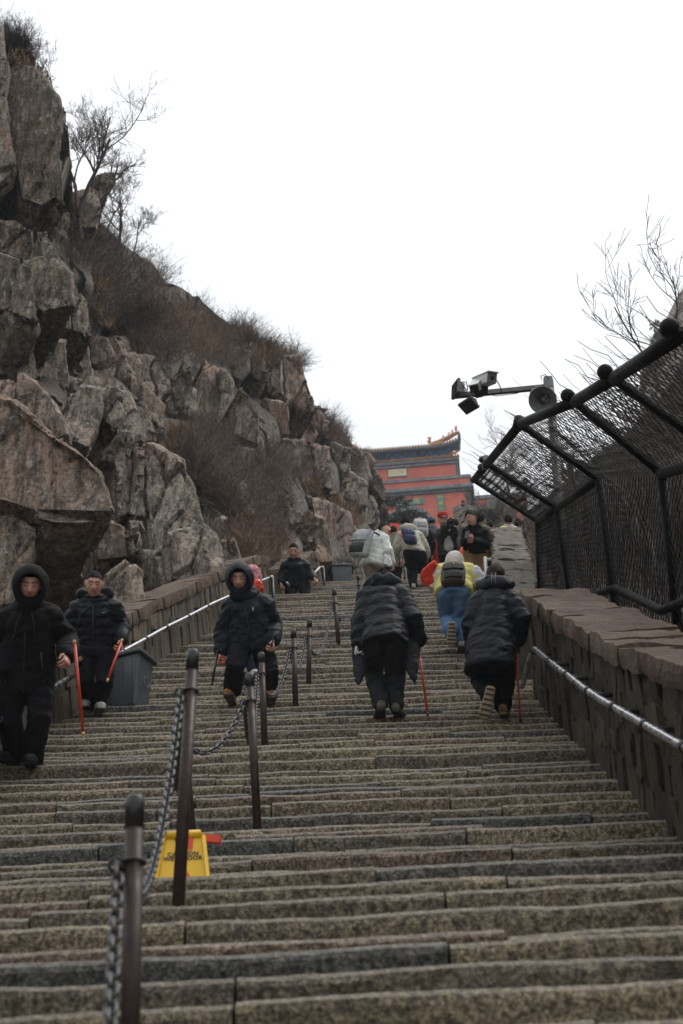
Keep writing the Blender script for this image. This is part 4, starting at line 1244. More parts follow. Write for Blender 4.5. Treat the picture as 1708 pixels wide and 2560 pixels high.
def cyl_axis(p, q): return [Vector(p), Vector(q)]
tocam = (CAM - W(1355, 990, d_m)).normalized()
sp = thing('horn_loudspeaker', 'grey round horn loudspeaker hanging under the mast arm', 'loudspeaker', W(1357, 1000, d_m + 1.1))
c = W(1357, 1000, d_m + 0.9); ax = (tocam + Vector((-0.12, 0, -0.1))).normalized()
mb = MB()
prof = [(0.0, 0.17), (0.004, 0.174), (-0.05, 0.13), (-0.12, 0.075), (-0.2, 0.045), (-0.30, 0.03)]
mb.tube([c + ax * p[0] for p in prof[1:]], [p[1] for p in prof[1:]], 24, False)
mb.build('horn', M['grey'], sp, True)
mb = MB(); mb.tube([c - ax * 0.20, c - ax * 0.09, c - ax * 0.07], [0.04, 0.034, 0.012], 14); mb.build('driver_cone', M['grey'], sp, True)
mb = MB(); mb.torus(c, ax.orthogonal(), ax.cross(ax.orthogonal()), 0.172, 0.007, 28, 6); mb.build('rim', M['grey'], sp, True)
mb = MB(); mb.tube([c + Vector((-0.15, 0.06, 0.1)), W(1330, 975, d_m + 1.2), W(1352, 965, d_m + 1.3)], 0.012, 6); mb.tube([c + Vector((0.15, 0.06, 0.1)), W(1384, 975, d_m + 1.3)], 0.012, 6); mb.build('bracket', M['galv'], sp, True)
def cctv(label, front, rear, w, h, big):
    t = thing('surveillance_camera', label, 'camera', rear, 'surveillance cameras on the mast arm')
    f, r_ = Vector(front), Vector(rear)
    z = (f - r_).normalized(); L = (f - r_).length
    x = z.cross(Vector((0, 0, 1))).normalized(); y_ = x.cross(z)
    mb = MB(); mb.box((f + r_) / 2, (w / 2, h / 2, L / 2), (x, y_, z)); mb.build('housing', M['white'], t, False, 0.014)
    mb = MB(); mb.box((f + r_) / 2 + y_ * (h / 2 + 0.008) + z * 0.03, (w / 2 * 1.12, 0.007, L / 2 * 1.05), (x, y_, z)); mb.build('sun_hood', M['white'], t, False, 0.004)
    mb = MB(); mb.box(f + z * 0.003, (w / 2 * 0.94, h / 2 * 0.94, 0.006), (x, y_, z)); mb.build('face_frame', M['grey'] if big else M['black'], t, False, 0.003)
    mb = MB(); mb.tube([f, f + z * 0.014], 0.026 if big else 0.034, 14); mb.build('lens', M['glass'], t, True)
    mb = MB(); q = (f + r_) / 2 - y_ * (h / 2 + 0.05); mb.box(q, (0.05, 0.05, 0.055), (x, y_, z)); mb.build('mount', M['black'], t, False, 0.008)
    return t
cctv('white box camera pointing down the stairs on the mast arm', W(1230, 945, d_m + 0.4), W(1190, 962, d_m + 0.95), 0.13, 0.13, True)
cctv('second white camera with a black face beside the white box camera', W(1186, 972, d_m + 0.45), W(1200, 955, d_m + 0.9), 0.12, 0.1, False)
def floodlight(label, c, n, w, h):
    t = thing('floodlight', label, 'floodlight', c, 'floodlights on the mast arm')
    n = Vector(n).normalized(); x = n.cross(Vector((0, 0, 1))).normalized(); y_ = x.cross(n); c = Vector(c)
    mb = MB(); mb.box(c, (w / 2, h / 2, 0.02), (x, y_, n)); mb.build('frame', M['galv'], t, False, 0.006)
    mb = MB(); mb.box(c - n * 0.055, (w / 2 * 0.72, h / 2 * 0.72, 0.04), (x, y_, n), 0, 1.0); mb.build('housing', M['grey'], t, False, 0.012)
    mb = MB(); mb.box(c + n * 0.021, (w / 2 * 0.86, h / 2 * 0.86, 0.003), (x, y_, n)); mb.build('front_glass', M['glass'], t)
    mb = MB(); mb.tube([c - n * 0.03 + x * (w / 2 + 0.01), c - n * 0.12 + x * (w / 4), c - n * 0.12 - x * (w / 4), c - n * 0.03 - x * (w / 2 + 0.01)], 0.008, 5); mb.build('yoke', M['galv'], t)
    return t
floodlight('floodlight on the tip of the mast arm facing away from the stairs', W(1140, 972, d_m + 0.9), (-0.85, -0.35, 0.1), 0.19, 0.22)
floodlight('floodlight hanging under the mast arm with its glass facing down', W(1172, 1014, d_m + 0.9), (-0.3, -0.3, -0.9), 0.22, 0.18)
# small lamp heads at the far corner of the fence
for k, (x, y_) in enumerate(((1206, 1149), (1203, 1168))):
    t = thing('surveillance_camera', ('small dark dome camera at the far corner of the netted fence', 'small lower camera at the far corner of the netted fence')[k], 'camera', W(x, y_, 20.2), 'small cameras on the fence corner')
    mb = MB(); mb.ball(W(x, y_, 20.2), 0.045, 12, 8); mb.build('dome', M['black'], t, True)
    mb = MB(); mb.box(W(x + 9, y_ - 2, 20.1), (0.03, 0.03, 0.035)); mb.build('housing', M['grey'], t, False, 0.006)

# ------------------------------------------------------------------ the red gate tower at the top
gate = thing('gate_tower', 'red plastered gate tower with grey cornices and upturned tiled roof', 'gate tower', W(1023, 1318, 150))
GO = W(1023, 1318, 150); PSI = math.radians(5.0)
GR = Vector((math.cos(PSI), -math.sin(PSI), 0)); GZ = Vector((0, 0, 1)); GF_ = Vector((-math.sin(PSI), -math.cos(PSI), 0))
def g(u, v, w): return GO + GR * u + GZ * v + GF_ * w
GA = (GR, GF_, GZ)
def gbox(name, mat, u0, u1, v0, v1, w0, w1, parent=gate, bevel=0):
    mb = MB(); mb.box(g((u0 + u1) / 2, (v0 + v1) / 2, (w0 + w1) / 2), ((u1 - u0) / 2, (w1 - w0) / 2, (v1 - v0) / 2), GA)
    return mb.build(name, M[mat], parent, False, bevel)
AR = 1.72
def arch_wall(u0, u1, v1, w0, w1, r, spring):
    """wall with a round-headed passage cut through it"""
    V, F = [], []
    N = 20
    arc = [(-r, -3.0)] + [(r * math.cos(math.pi - math.pi * i / N), spring + r * math.sin(math.pi * i / N)) for i in range(N + 1)] + [(r, -3.0)]
    out = [(u0, -3.0)] + [(u0 + (u1 - u0) * i / N, v1) for i in range(N + 1)] + [(u1, -3.0)]
    for w in (w1, w0):
        V += [g(a, b, w) for a, b in arc] + [g(a, b, w) for a, b in out]
    n = len(arc)
    for i in range(n - 1):
        F.append((i, i + 1, n + i + 1, n + i)); F.append((2 * n + i + 1, 2 * n + i, 3 * n + i, 3 * n + i + 1))
        F.append((i + 1, i, 2 * n + i, 2 * n + i + 1)); F.append((n + i, n + i + 1, 3 * n + i + 1, 3 * n + i))
    mb = MB(); mb.add(V, F); return mb
arch_wall(-5.7, 5.15, 3.3, -6, 0, AR, 0.0).build('wall', M['gate_red'], gate)
gbox('passage_back', 'arch_dark', -2.2, 2.2, -3, 2.2, -6.4, -6.05)  # dark sheet closing the passage, standing in for the shade inside
gbox('corner_pier', 'gate_dark', 5.15, 5.68, -3, 3.2, -5.9, 0.06)
for i in range(17):
    a = math.pi * (i + 0.5) / 17
    c = g((AR + 0.24) * math.cos(a), (AR + 0.24) * math.sin(a), 0.02)
    e = GR * math.cos(a) + GZ * math.sin(a); t = GZ * math.cos(a) - GR * math.sin(a)
    mb = MB(); mb.box(c, (0.235, 0.08, math.pi * AR / 17 / 2 * 1.12), (e, GF_, t)); mb.build('arch_stone', M['gate_grey'], gate)
for s in (-1, 1):
    gbox('arch_jamb', 'gate_grey', s * (AR + 0.24) - 0.23, s * (AR + 0.24) + 0.23, -3, -0.1, -0.2, 0.1)
gbox('cornice', 'gate_dark', -5.8, 5.85, 3.25, 3.52, -6, 0.16)
gbox('cornice', 'gate_dark', -5.9, 5.95, 3.522, 3.66, -6, 0.3)
gbox('cornice', 'gate_grey', -5.85, 5.9, 3.662, 3.98, -6, 0.24)
gbox('parapet', 'gate_red', -5.7, 5.6, 3.982, 4.62, -1.0, 0.1)
gbox('parapet_cap', 'gate_grey', -5.9, 5.8, 4.622, 4.8, -1.1, 0.22)
gbox('parapet_cap', 'gate_grey', -5.85, 5.75, 4.802, 4.96, -1.05, 0.14)
for i in range(46):
    u = -5.6 + i * 0.247
    mb = MB(); mb.tube([g(u, 4.90, -0.9), g(u, 4.90, 0.2)], 0.07, 8); mb.build('cap_tile', M['gate_grey'], gate, True)
gbox('wing_wall', 'gate_red', 5.9, 10.5, -2, 3.05, -5, -1.2)
gbox('wing_cap', 'gate_grey', 5.85, 10.6, 3.052, 3.3, -5.1, -1.05)
gbox('wing_cap', 'gate_dark', 5.85, 10.6, 3.302, 3.42, -5.1, -1.1)
gbox('pavilion_wall', 'gate_red', -5.2, 4.5, 3.9, 7.12, -6, -1.2)
gbox('pavilion_pier', 'gate_grey', 4.502, 4.74, 3.9, 7.1, -5.9, -1.14)
for i in range(11):
    gbox('quoin', 'gate_dark', 4.50, 4.80, 4.3 + i * 0.255, 4.42 + i * 0.255, -5.8, -1.1)
gbox('upper_cornice', 'gate_grey', -5.4, 4.8, 7.08, 7.3, -6, -1.02)
gbox('upper_cornice', 'gate_dark', -5.45, 4.86, 7.302, 7.42, -6, -0.9)
gbox('upper_cornice', 'gate_grey', -5.45, 4.86, 7.422, 7.66, -6, -0.96)
pq = gbox('plaque', 'gate_grey', -1.72, 0.1, 6.08, 6.98, -1.19, -1.1)
gbox('plaque_field', 'plaque', -1.62, 0.0, 6.18, 6.88, -1.12, -1.06, pq)
def gtext(s, u, v, w, size, mat, parent, spread=1.0): return text(s, size, M[mat], parent, frame(g(u, v, w), GR, GZ, GF_), 'lettering', spread)
gtext('閣空摩', -0.81, 6.53, -1.05, 0.5, 'gold', gate)
for u, r in ((-0.75, 0.74), (2.3, 0.45)):
    V = [g(u + r * math.cos(math.pi * i / 16), 5.18 + (0.62 if u < 0 else 0.36) * math.sin(math.pi * i / 16), -1.17) for i in range(17)]
    n = len(V)
    mb = MB(); mb.add(V + [p - GF_ * 0.1 for p in V], [tuple(reversed(range(n)))] + [(i, i + 1, n + i + 1, n + i) for i in range(n - 1)])
    mb.build('arched_window', M['arch_dark'] if u < 0 else M['gate_red'], gate)
    for i in range(9):
        a = math.pi * (i + 0.5) / 9
        mb = MB(); mb.box(g(u + (r + 0.05) * math.cos(a), 5.18 + ((0.62 if u < 0 else 0.36) + 0.05) * math.sin(a), -1.17), (0.05, 0.05, r * 0.17), (GR * math.cos(a) + GZ * math.sin(a), GF_, GZ * math.cos(a) - GR * math.sin(a))); mb.build('window_arch', M['gate_red'], gate)
tq = gbox('plaque', 'teal', -1.5, 1.45, 2.25, 2.86, 0.02, 0.10)
gtext('門天南', 0.0, 2.55, 0.12, 0.62, 'gold', gate, 1.55)
cq = gbox('couplet_board', 'teal', 2.62, 3.24, 0.2, 3.05, 0.02, 0.10)
for i, ch in enumerate('門闢九霄仰'):
    gtext(ch, 2.93, 2.68 - i * 0.53, 0.12, 0.46, 'gold', gate)
cq2 = gbox('couplet_board', 'teal', -3.24, -2.62, 0.2, 3.05, 0.02, 0.10)
for i, ch in enumerate('階崇萬級俯'):
    gtext(ch, -2.93, 2.68 - i * 0.53, 0.12, 0.46, 'gold', gate)
# lower skirt of tiles, painted beam band and columns
def lift(u): return 0.46 * max(0.0, (abs(u) - 2.4) / 2.6) ** 2.0
gbox('tile_skirt', 'tile', -5.5, 4.86, 7.662, 7.76, -2.6, -0.86)
for i in range(42):
    u = -5.4 + i * 0.248
    mb = MB(); mb.tube([g(u, 7.86, -1.6), g(u, 7.76, -0.78)], 0.085, 8); mb.build('roof_tile', M['tile'], gate, True)
mb = MB(); mb.tube([g(3.9, 8.0, -0.9), g(4.5, 8.02, -0.85), g(4.9, 8.22, -0.8)], [0.1, 0.13, 0.09], 8); mb.build('corner_ridge', M['tile'], gate, True)
gbox('beam_band', 'blue', -5.2, 4.35, 7.82, 8.75, -2.4, -1.7)
gbox('lintel_board', 'gold', -5.2, 4.35, 8.06, 8.16, -1.702, -1.66)
gbox('lintel_board', 'blue_dark', -5.2, 4.35, 8.30, 8.40, -1.702, -1.64)
for u in (-4.9, -2.1, 0.95, 4.15):
    mb = MB(); mb.tube([g(u, 7.7, -1.55), g(u, 8.75, -1.55)], 0.15, 10); mb.build('column', M['gate_grey'], gate, True)
for i in range(12):
    u = -4.7 + i * 0.78
    mb = MB(); mb.box(g(u, 8.52, -1.5), (0.09, 0.22, 0.07), GA); mb.box(g(u, 8.66, -1.42), (0.17, 0.3, 0.06), GA); mb.box(g(u, 8.79, -1.34), (0.25, 0.38, 0.06), GA); mb.build('bracket_set', M['blue'], gate)
# upper roof: soffit, rafters, tile courses, upturned corner
NU = 40
us = [-5.9 + 10.95 * i / NU for i in range(NU + 1)]
def roof_sheet(name, mat, w0, v0, w1, v1, t):
    V, F = [], []
    for u in us:
        for (w, v) in ((w0, v0), (w1, v1)):
            V += [g(u, v + lift(u) * (1 if w == w0 else 0.45), w + 0.25 * lift(u) * (w == w0)), g(u, v + t + lift(u) * (1 if w == w0 else 0.45), w + 0.25 * lift(u) * (w == w0))]
    for i in range(NU):
        a, b = i * 4, i * 4 + 4
        F += [(a, b, b + 2, a + 2), (a + 1, a + 3, b + 3, b + 1), (a, a + 1, b + 1, b), (a + 2, b + 2, b + 3, a + 3)]
    F += [(0, 2, 3, 1), (NU * 4, NU * 4 + 1, NU * 4 + 3, NU * 4 + 2)]
    mb = MB(); mb.add(V, F); return mb.build(name, M[mat], gate)
roof_sheet('eave', 'blue_dark', -0.25, 8.42, -2.2, 9.0, 0.10)
roof_sheet('roof', 'tile', -0.22, 8.53, -4.2, 11.0, 0.12)
for i in range(62):
    u = -5.8 + i * 0.176
    if u > 4.98: break
    L = lift(u)
    mb = MB(); mb.tube([g(u, 8.40 + L, -0.3 + 0.25 * L), g(u, 8.86 + L * 0.5, -1.9)], 0.045, 6); mb.build('rafter', M['blue_dark'], gate, True)
for i in range(42):
    u = -5.8 + i * 0.262
    if u > 5.0: break
    L = lift(u)
    mb = MB(); mb.tube([g(u, 8.68 + L, -0.16 + 0.25 * L), g(u, 8.68 + L, -0.22 + 0.25 * L), g(u, 9.75 + L * 0.6, -2.0)], 0.095, 8); mb.build('roof_tile', M['tile'], gate, True)
    mb = MB(); mb.tube([g(u, 8.67 + L, -0.10 + 0.25 * L), g(u, 8.67 + L, -0.155 + 0.25 * L)], 0.098, 10); mb.build('tile_end', M['tile_end'], gate, True)
hip = [g(2.3, 9.0, -0.7), g(3.2, 9.18, -0.55), g(4.0, 9.36, -0.3), g(4.6, 9.52, 0.0), g(5.05, 9.56, 0.2)]
mb = MB(); mb.tube(hip, [0.2, 0.22, 0.22, 0.2, 0.12], 8); mb.build('hip_ridge', M['tile'], gate, True)
mb = MB(); mb.tube([g(5.02, 9.45, 0.15), g(5.0, 9.05, -0.2), g(4.8, 8.4, -1.1)], [0.12, 0.16, 0.2], 8); mb.build('corner_beam', M['blue_dark'], gate, True)
for k, (u, v, w, s) in enumerate(((2.3, 9.35, -0.7, 1.5), (3.55, 9.52, -0.42, 0.7), (4.1, 9.68, -0.25, 0.7), (4.42, 9.8, -0.1, 0.75), (4.78, 9.95, 0.1, 1.0), (-4.6, 9.2, -0.7, 1.6), (-5.2, 9.25, -0.5, 0.8))):
    mb = MB(); p = g(u, v, w)
    mb.tube([p - GZ * 0.15 * s, p + GZ * 0.12 * s, p + GZ * 0.26 * s + GR * 0.05 * s, p + GZ * 0.42 * s + GR * 0.12 * s], [0.10 * s, 0.085 * s, 0.06 * s, 0.015], 8)
    mb.ball(p + GZ * 0.3 * s - GR * 0.05 * s, 0.07 * s, 8, 6); mb.tube([p - GR * 0.09 * s, p + GZ * 0.1 * s - GR * 0.16 * s], [0.05 * s, 0.02], 6)
    mb.build('ridge_figure', M['tile'], gate, True)
# ------------------------------------------------------------------ people
SK_LIGHT, SK_TAN = (0.64, 0.38, 0.28), (0.60, 0.335, 0.245)
def axes_from(fwd, up=(0, 0, 1), roll=0.0):
    f = Vector(fwd).normalized(); r = f.cross(Vector(up)).normalized(); u = r.cross(f)
    if roll:
        q = Matrix.Rotation(roll, 3, f); r, u = q @ r, q @ u
    return r, f, u                       # right of the wearer, forward, up

def head_shape(c, ax, s=1.0, n=44, m=40, tone=SK_LIGHT, lids=True, glasses=False):
    """a head with brow, eye hollows, nose, lips, chin and ears; returns vertices, faces, colours"""
    r, f, u = ax
    V, F, K = [], [], []
    G = lambda x, a, w: math.exp(-((x - a) / w) ** 2)
    for k in range(m + 1):
        t = math.pi * k / m
        for i in range(n):
            q = 2 * math.pi * i / n
            x, y_, z_ = math.sin(t) * math.sin(q), math.sin(t) * math.cos(q), -math.cos(t)
            X, Y, Z = x * 0.076, y_ * 0.096, z_ * 0.118
            low = max(0.0, -z_)
            X *= 1 - 0.30 * low ** 1.6
            if y_ > 0: Y *= 1 - 0.10 * low
            else: Y *= 1 - 0.42 * low ** 1.2
            if z_ > 0: X *= 1 + 0.05 * z_ * (1 - z_) * 4
            front = max(0.0, y_) ** 1.5
            ex = abs(X) - 0.031
            Y += front * (0.0045 * G(Z, 0.034, 0.010) * G(X, 0, 0.055)
                          - 0.0095 * G(ex, 0, 0.017) * G(Z, 0.015, 0.013)
                          + 0.0045 * G(ex, 0, 0.013) * G(Z, 0.012, 0.008)
                          + 0.021 * G(X, 0, 0.0125) * G(Z, -0.024, 0.015) + 0.013 * G(X, 0, 0.010) * G(Z, -0.004, 0.022)
                          + 0.006 * G(abs(X), 0.014, 0.008) * G(Z, -0.028, 0.009)
                          + 0.007 * G(X, 0, 0.024) * G(Z, -0.056, 0.011) - 0.004 * G(X, 0, 0.022) * G(Z, -0.0565, 0.003)
                          - 0.004 * G(X, 0, 0.028) * G(Z, -0.073, 0.007)
                          + 0.009 * G(X, 0, 0.022) * G(Z, -0.095, 0.014)
                          + 0.004 * G(abs(X), 0.044, 0.016) * G(Z, -0.012, 0.02))
            V.append(Vector(c) + r * (X * s) + f * (Y * s) + u * (Z * s))
            col = list(tone)
            if y_ > 0.1:
                red = 0.35 * G(abs(X), 0.042, 0.02) * G(Z, -0.018, 0.02) + 0.35 * G(X, 0, 0.014) * G(Z, -0.026, 0.014)
                col = [col[0] * (1 + 0.10 * red), col[1] * (1 - 0.20 * red), col[2] * (1 - 0.18 * red)]
                lip = G(X, 0, 0.025) ** 2 * G(Z, -0.056, 0.0085) ** 2
                col = [a * (1 - lip) + b * lip for a, b in zip(col, (0.33, 0.10, 0.085))]
                dark = min(1.0, 1.25 * G(Z, 0.037 - 8 * (abs(X) - 0.030) ** 2, 0.0066) ** 1.2 * (1 if 0.010 < abs(X) < 0.053 else 0))
                lash = min(1.0, 1.15 * G(Z, 0.0095 + 5 * ex ** 2, 0.0052) ** 1.6 * (1 if abs(ex) < 0.0165 else 0))
                part = 0.9 * G(Z, -0.0565, 0.0030) * (1 if abs(X) < 0.024 else 0)
                nost = 0.9 * G(abs(X), 0.008, 0.005) * G(Z, -0.0365, 0.0045)
                k_ = max(dark, lash, part, nost)  # brow and lash hair, plus painted shade in nostrils and lip parting
                col = [a * (1 - k_) + b * k_ for a, b in zip(col, (0.018, 0.012, 0.010))]
            K.append(col)
    for k in range(m):
        for i in range(n):
            j = (i + 1) % n
            F.append((k * n + i, k * n + j, (k + 1) * n + j, (k + 1) * n + i))
    F.append(tuple(reversed(range(n)))); F.append(tuple(range(m * n, (m + 1) * n)))
    for sgn in (-1, 1):                       # ears
        e = MB(); e.ball(Vector(c) + r * (sgn * 0.079 * s) - f * (0.004 * s) + u * (0.002 * s), (0.009 * s, 0.019 * s, 0.033 * s), 10, 8, (r, f, u))
        o = len(V); V += e.v; F += [tuple(q + o for q in ff) for ff in e.f]; K += [[tone[0] * 0.95, tone[1] * 0.85, tone[2] * 0.85]] * len(e.v)
    return V, F, K

def hand_shape(wrist, d, palm, s=1.0, curl=0.6, side=1):
    """palm, four unequal fingers bent at the knuckles and a thumb that leaves the side of the palm"""
    d = Vector(d).normalized(); p = Vector(palm); p = (p - d * d.dot(p)).normalized(); a = d.cross(p) * side
    mb = MB(); w = Vector(wrist)
    mb.limb([w - d * 0.03 * s, w + d * 0.02 * s], [0.027 * s, 0.028 * s], 8, 0.7, p)
    mb.limb([w + d * 0.022 * s, w + d * 0.05 * s, w + d * 0.082 * s], [0.032 * s, 0.041 * s, 0.037 * s], 10, 0.42, p)
    for k, (off, ln) in enumerate(((0.030, 0.072), (0.010, 0.082), (-0.011, 0.077), (-0.030, 0.060))):
        b = w + d * (0.084 - 0.006 * abs(k - 1.2)) * s + a * off * s
        pts = [b - d * 0.012 * s, b]; dd = d.copy()
        for j, f in enumerate((0.45, 0.32, 0.23)):
            ang = curl * (0.9, 1.25, 0.9)[j]
            dd = (Matrix.Rotation(ang, 3, d.cross(p)) @ dd).normalized()
            pts.append(pts[-1] + dd * ln * f * s)
        mb.limb(pts, [0.0098 * s, 0.0102 * s, 0.0094 * s, 0.0086 * s, 0.0072 * s], 7)
    t0 = w + d * 0.03 * s + a * 0.032 * s
    td = (d * 0.75 + a * 0.62 + p * 0.35).normalized()
    t1 = t0 + td * 0.036 * s
    td2 = (td + d * 0.4 - a * (0.45 + curl * 0.4) + p * (0.3 + 0.3 * curl)).normalized()
    mb.limb([t0 - td * 0.015 * s, t0, t1, t1 + td2 * 0.030 * s], [0.015 * s, 0.014 * s, 0.012 * s, 0.009 * s], 7)
    return mb

def shoe_parts(ankle, toe, up, L, Wd, parent, upper, sole, tread=None):
    t = Vector(toe).normalized(); u = Vector(up); u = (u - t * t.dot(u)).normalized(); s = t.cross(u)
    heel = Vector(ankle) - t * L * 0.26 - u * 0.085
    sec, sol = [], []
    for f, w, h, lift in ((0.0, 0.52, 0.075, 0.0), (0.06, 0.70, 0.092, 0.0), (0.2, 0.76, 0.105, 0.0), (0.36, 0.76, 0.098, 0.0), (0.52, 0.88, 0.076, 0.0), (0.70, 1.0, 0.060, 0.002), (0.86, 0.92, 0.058, 0.002), (0.96, 0.66, 0.050, 0.003), (1.0, 0.34, 0.036, 0.004)):
        c = heel + t * (f * L)
        sec.append((c + u * (h * 0.5 + lift + 0.012), s * (w * Wd / 2), u * (h * 0.5)))
        sol.append((c + u * (0.011 + lift), s * (w * Wd / 2 * 1.05), u * 0.012))
    mb = MB(); mb.loft(sec, 16)
    mb.limb([heel + t * L * 0.22 + u * 0.06, heel + t * L * 0.22 + u * (0.165 if 'tan' in upper.name else 0.125)], [Wd * 0.42, Wd * 0.42], 12)
    sh = mb.build('shoe', upper, parent, True)
    mb = MB(); mb.loft(sol, 16); mb.build('sole', sole, sh, True)
    for k in range(6):
        c = heel + t * (L * (0.10 + 0.155 * k)) - u * 0.0015
        mb = MB(); mb.bar(c - s * Wd * (0.30 + 0.03 * k), c + s * Wd * (0.30 + 0.03 * k), 0.016, 0.008, tuple(u)); mb.build('tread', M['rubber'], sh)
    for k in range(4):
        c = heel + t * (L * (0.42 + 0.075 * k)) + u * (0.096 - 0.011 * k)
        mb = MB(); mb.bar(c - s * Wd * 0.22, c + s * Wd * 0.22, 0.009, 0.006, tuple(u)); mb.build('lace', sole, sh)
    return sh

def garment(name, mb, mat, parent, voxel, puff=0.0, pitch=0.09, fold=0.008, axis=None, seed=0, smooth=3):
    me, co, no = baked(mb.v, mb.f, voxel, smooth, 0.5)
    d = np.zeros(len(co))
    if fold:
        q = np.array([[0.9, 0.2, 0.35], [-0.2, 1.0, 0.1], [-0.35, 0.0, 0.95]])
        L = co @ q.T
        w = fbm(L * np.array([6, 6, 13]) + seed, 3, 5)
        d += fold * (1 - np.abs(w) * 2.6) * 0.8 + fold * 0.9 * fbm(L * np.array([15, 15, 22]) + seed, 2, 8)
    if puff:
        h = axis(co)
        ph = (h / pitch) % 1.0
        d += puff * (np.sqrt(np.clip(4 * ph * (1 - ph), 0, 1)) - 0.75)
    put_co(me, co + no * d[:, None], mat)
    me.name = name
    return link(name, me, parent)

def person(label, d0, J, look, top, bot, shoes=None, face=None, head_s=1.0, group='people on the stairs', jacket='plain', hem=0.16, voxel=None, hair='cap', hood=None, coat_w=1.0, curl=0.75,
           gloves=None, tone=SK_LIGHT, arm_r=(0.088, 0.074, 0.058), leg_r=(0.098, 0.074, 0.062), toes=None, facing=1, puff_pitch=0.1, palms=None, torso_d=0.74, sleeve=None, loose=1.0, cuff=0.95):
    """J: joint -> (bearing x, y, metres nearer than d0). facing 1 = towards the camera, -1 = away. Screen-left joints end in L, screen-right in R."""
    P = {k: W(v[0], v[1], d0 - (v[2] if len(v) > 2 else 0)) for k, v in J.items()}
    vox = voxel or max(0.0105, d0 * 0.0007)
    hipC = P['hip']; hd = P['head']
    anyfoot = P.get('anL') or P.get('knL') or hipC
    root = thing('person', label, 'person', (hipC.x, hipC.y, min(p.z for p in P.values())), group)
    sL, sR = P['shL'], P['shR']
    rt = (sR - sL).normalized()
    for s, k in (('L', 1), ('R', -1)):
        P['sh' + s] = P['sh' + s] + rt * (k * arm_r[0] * 0.55)
        if 'el' + s in P: P['el' + s] = P['el' + s] + rt * (k * arm_r[1] * 0.40)
    sL, sR = P['shL'], P['shR']
    neck = (sL + sR) / 2 + (hd - (sL + sR) / 2) * 0.25
    spine = (neck - hipC).normalized()
    fr = rt.cross(spine).normalized()
    if fr.dot(CAM - hipC) < 0: fr = -fr          # pointing to the camera side
    half = (sR - sL).length / 2 + arm_r[0] * 0.25
    # ---- bare body under the clothes
    b = MB()
    secs = [(hipC - spine * 0.05, rt * 0.145, fr * 0.10), (hipC + spine * 0.12, rt * 0.135, fr * 0.10), (hipC.lerp(neck, 0.7), rt * half * 0.8, fr * 0.11), (hipC.lerp(neck, 0.93), rt * half * 0.7, fr * 0.08), (neck, rt * 0.06, fr * 0.06)]
    b.loft(secs, 14)
    b.limb([neck - spine * 0.06, neck, hd - (hd - neck).normalized() * 0.03], [0.062, 0.056, 0.056], 12)
    for s in 'LR':
        if 'el' + s in P: b.limb([P['sh' + s], P['el' + s], P['ha' + s]], [0.048, 0.040, 0.026], 10)
        if 'kn' + s in P:
            hp = hipC + rt * (0.09 if s == 'R' else -0.09)
            b.limb([hp, P['kn' + s]] + ([P['an' + s]] if 'an' + s in P else []), [0.075, 0.052] + ([0.036] if 'an' + s in P else []), 10)
    me, co, no = baked(b.v, b.f, 0.022, 2, 0.5)
    bmv = [Vector(v) for v in co]; bmf = [tuple(p.vertices) for p in me.polygons]; kol = [list(tone)] * len(bmv)
    bpy.data.meshes.remove(me)
    ax = axes_from(look[0], (0, 0, 1), look[1] if len(look) > 1 else 0)
    hv, hf, hk = head_shape(hd, ax, head_s, tone=tone)
    o = len(bmv); bmv += hv; bmf += [tuple(q + o for q in f) for f in hf]; kol = kol + hk
    glove_mb = []
    for s in 'LR':
        if 'el' + s in P and ('ha' + s) not in (sleeve or ()):
            w = P['ha' + s]; dr = (w - P['el' + s]).normalized()
            if palms and s in palms: pv = Vector(palms[s])
            else: pv = (rt if s == 'L' else -rt) + fr * 0.2
            sd = 1 if (s == 'L') == (facing > 0) else -1
            h = hand_shape(w, dr + Vector((0, 0, -0.25)), pv, 1.0, curl, sd)
            if gloves: glove_mb.append(h)
            else:
                o = len(bmv); bmv += h.v; bmf += [tuple(q + o for q in f) for f in h.f]; kol = kol + [[tone[0] * 0.95, tone[1] * 0.85, tone[2] * 0.82]] * len(h.v)
    me = mesh_from('body', bmv, bmf, M['skin'])
    a = me.color_attributes.new('tone', 'FLOAT_COLOR', 'POINT')
    arr = np.ones((len(bmv), 4), dtype=np.float32); arr[:, :3] = np.array(kol, dtype=np.float32); a.data.foreach_set('color', arr.ravel())
    link('body', me, root)
    for h in glove_mb:
        g2 = MB(); c = sum(h.v, Vector()) / len(h.v); g2.add([c + (v - c) * 1.12 for v in h.v], h.f)
        g2.build('glove', gloves, root, True)
    # ---- jacket
    j = MB()
    dpt = torso_d
    top_c = neck + spine * 0.015
    wid = [(-hem, 0.205 * coat_w), (-hem * 0.5, 0.205 * coat_w), (0.02, 0.20 * coat_w), (0.14, 0.19 * coat_w)]
    S = [(hipC + spine * a_, rt * max(w_, half * 0.86), fr * (max(w_, half * 0.8) * dpt)) for a_, w_ in wid]
    Lsp = (neck - hipC).length
    for f_, w_, dd in ((0.62, half * 1.0, 0.155), (0.80, half * 1.03, 0.15), (0.90, half * 0.93, 0.13), (0.97, half * 0.66, 0.11)):
        S.append((hipC + spine * (Lsp * f_), rt * w_, fr * dd * (dpt / 0.74)))
    S.append((top_c, rt * 0.098, fr * 0.092)); S.append((top_c + (hd - neck).normalized() * 0.045, rt * 0.088, fr * 0.085))
    j.loft(S, 22)
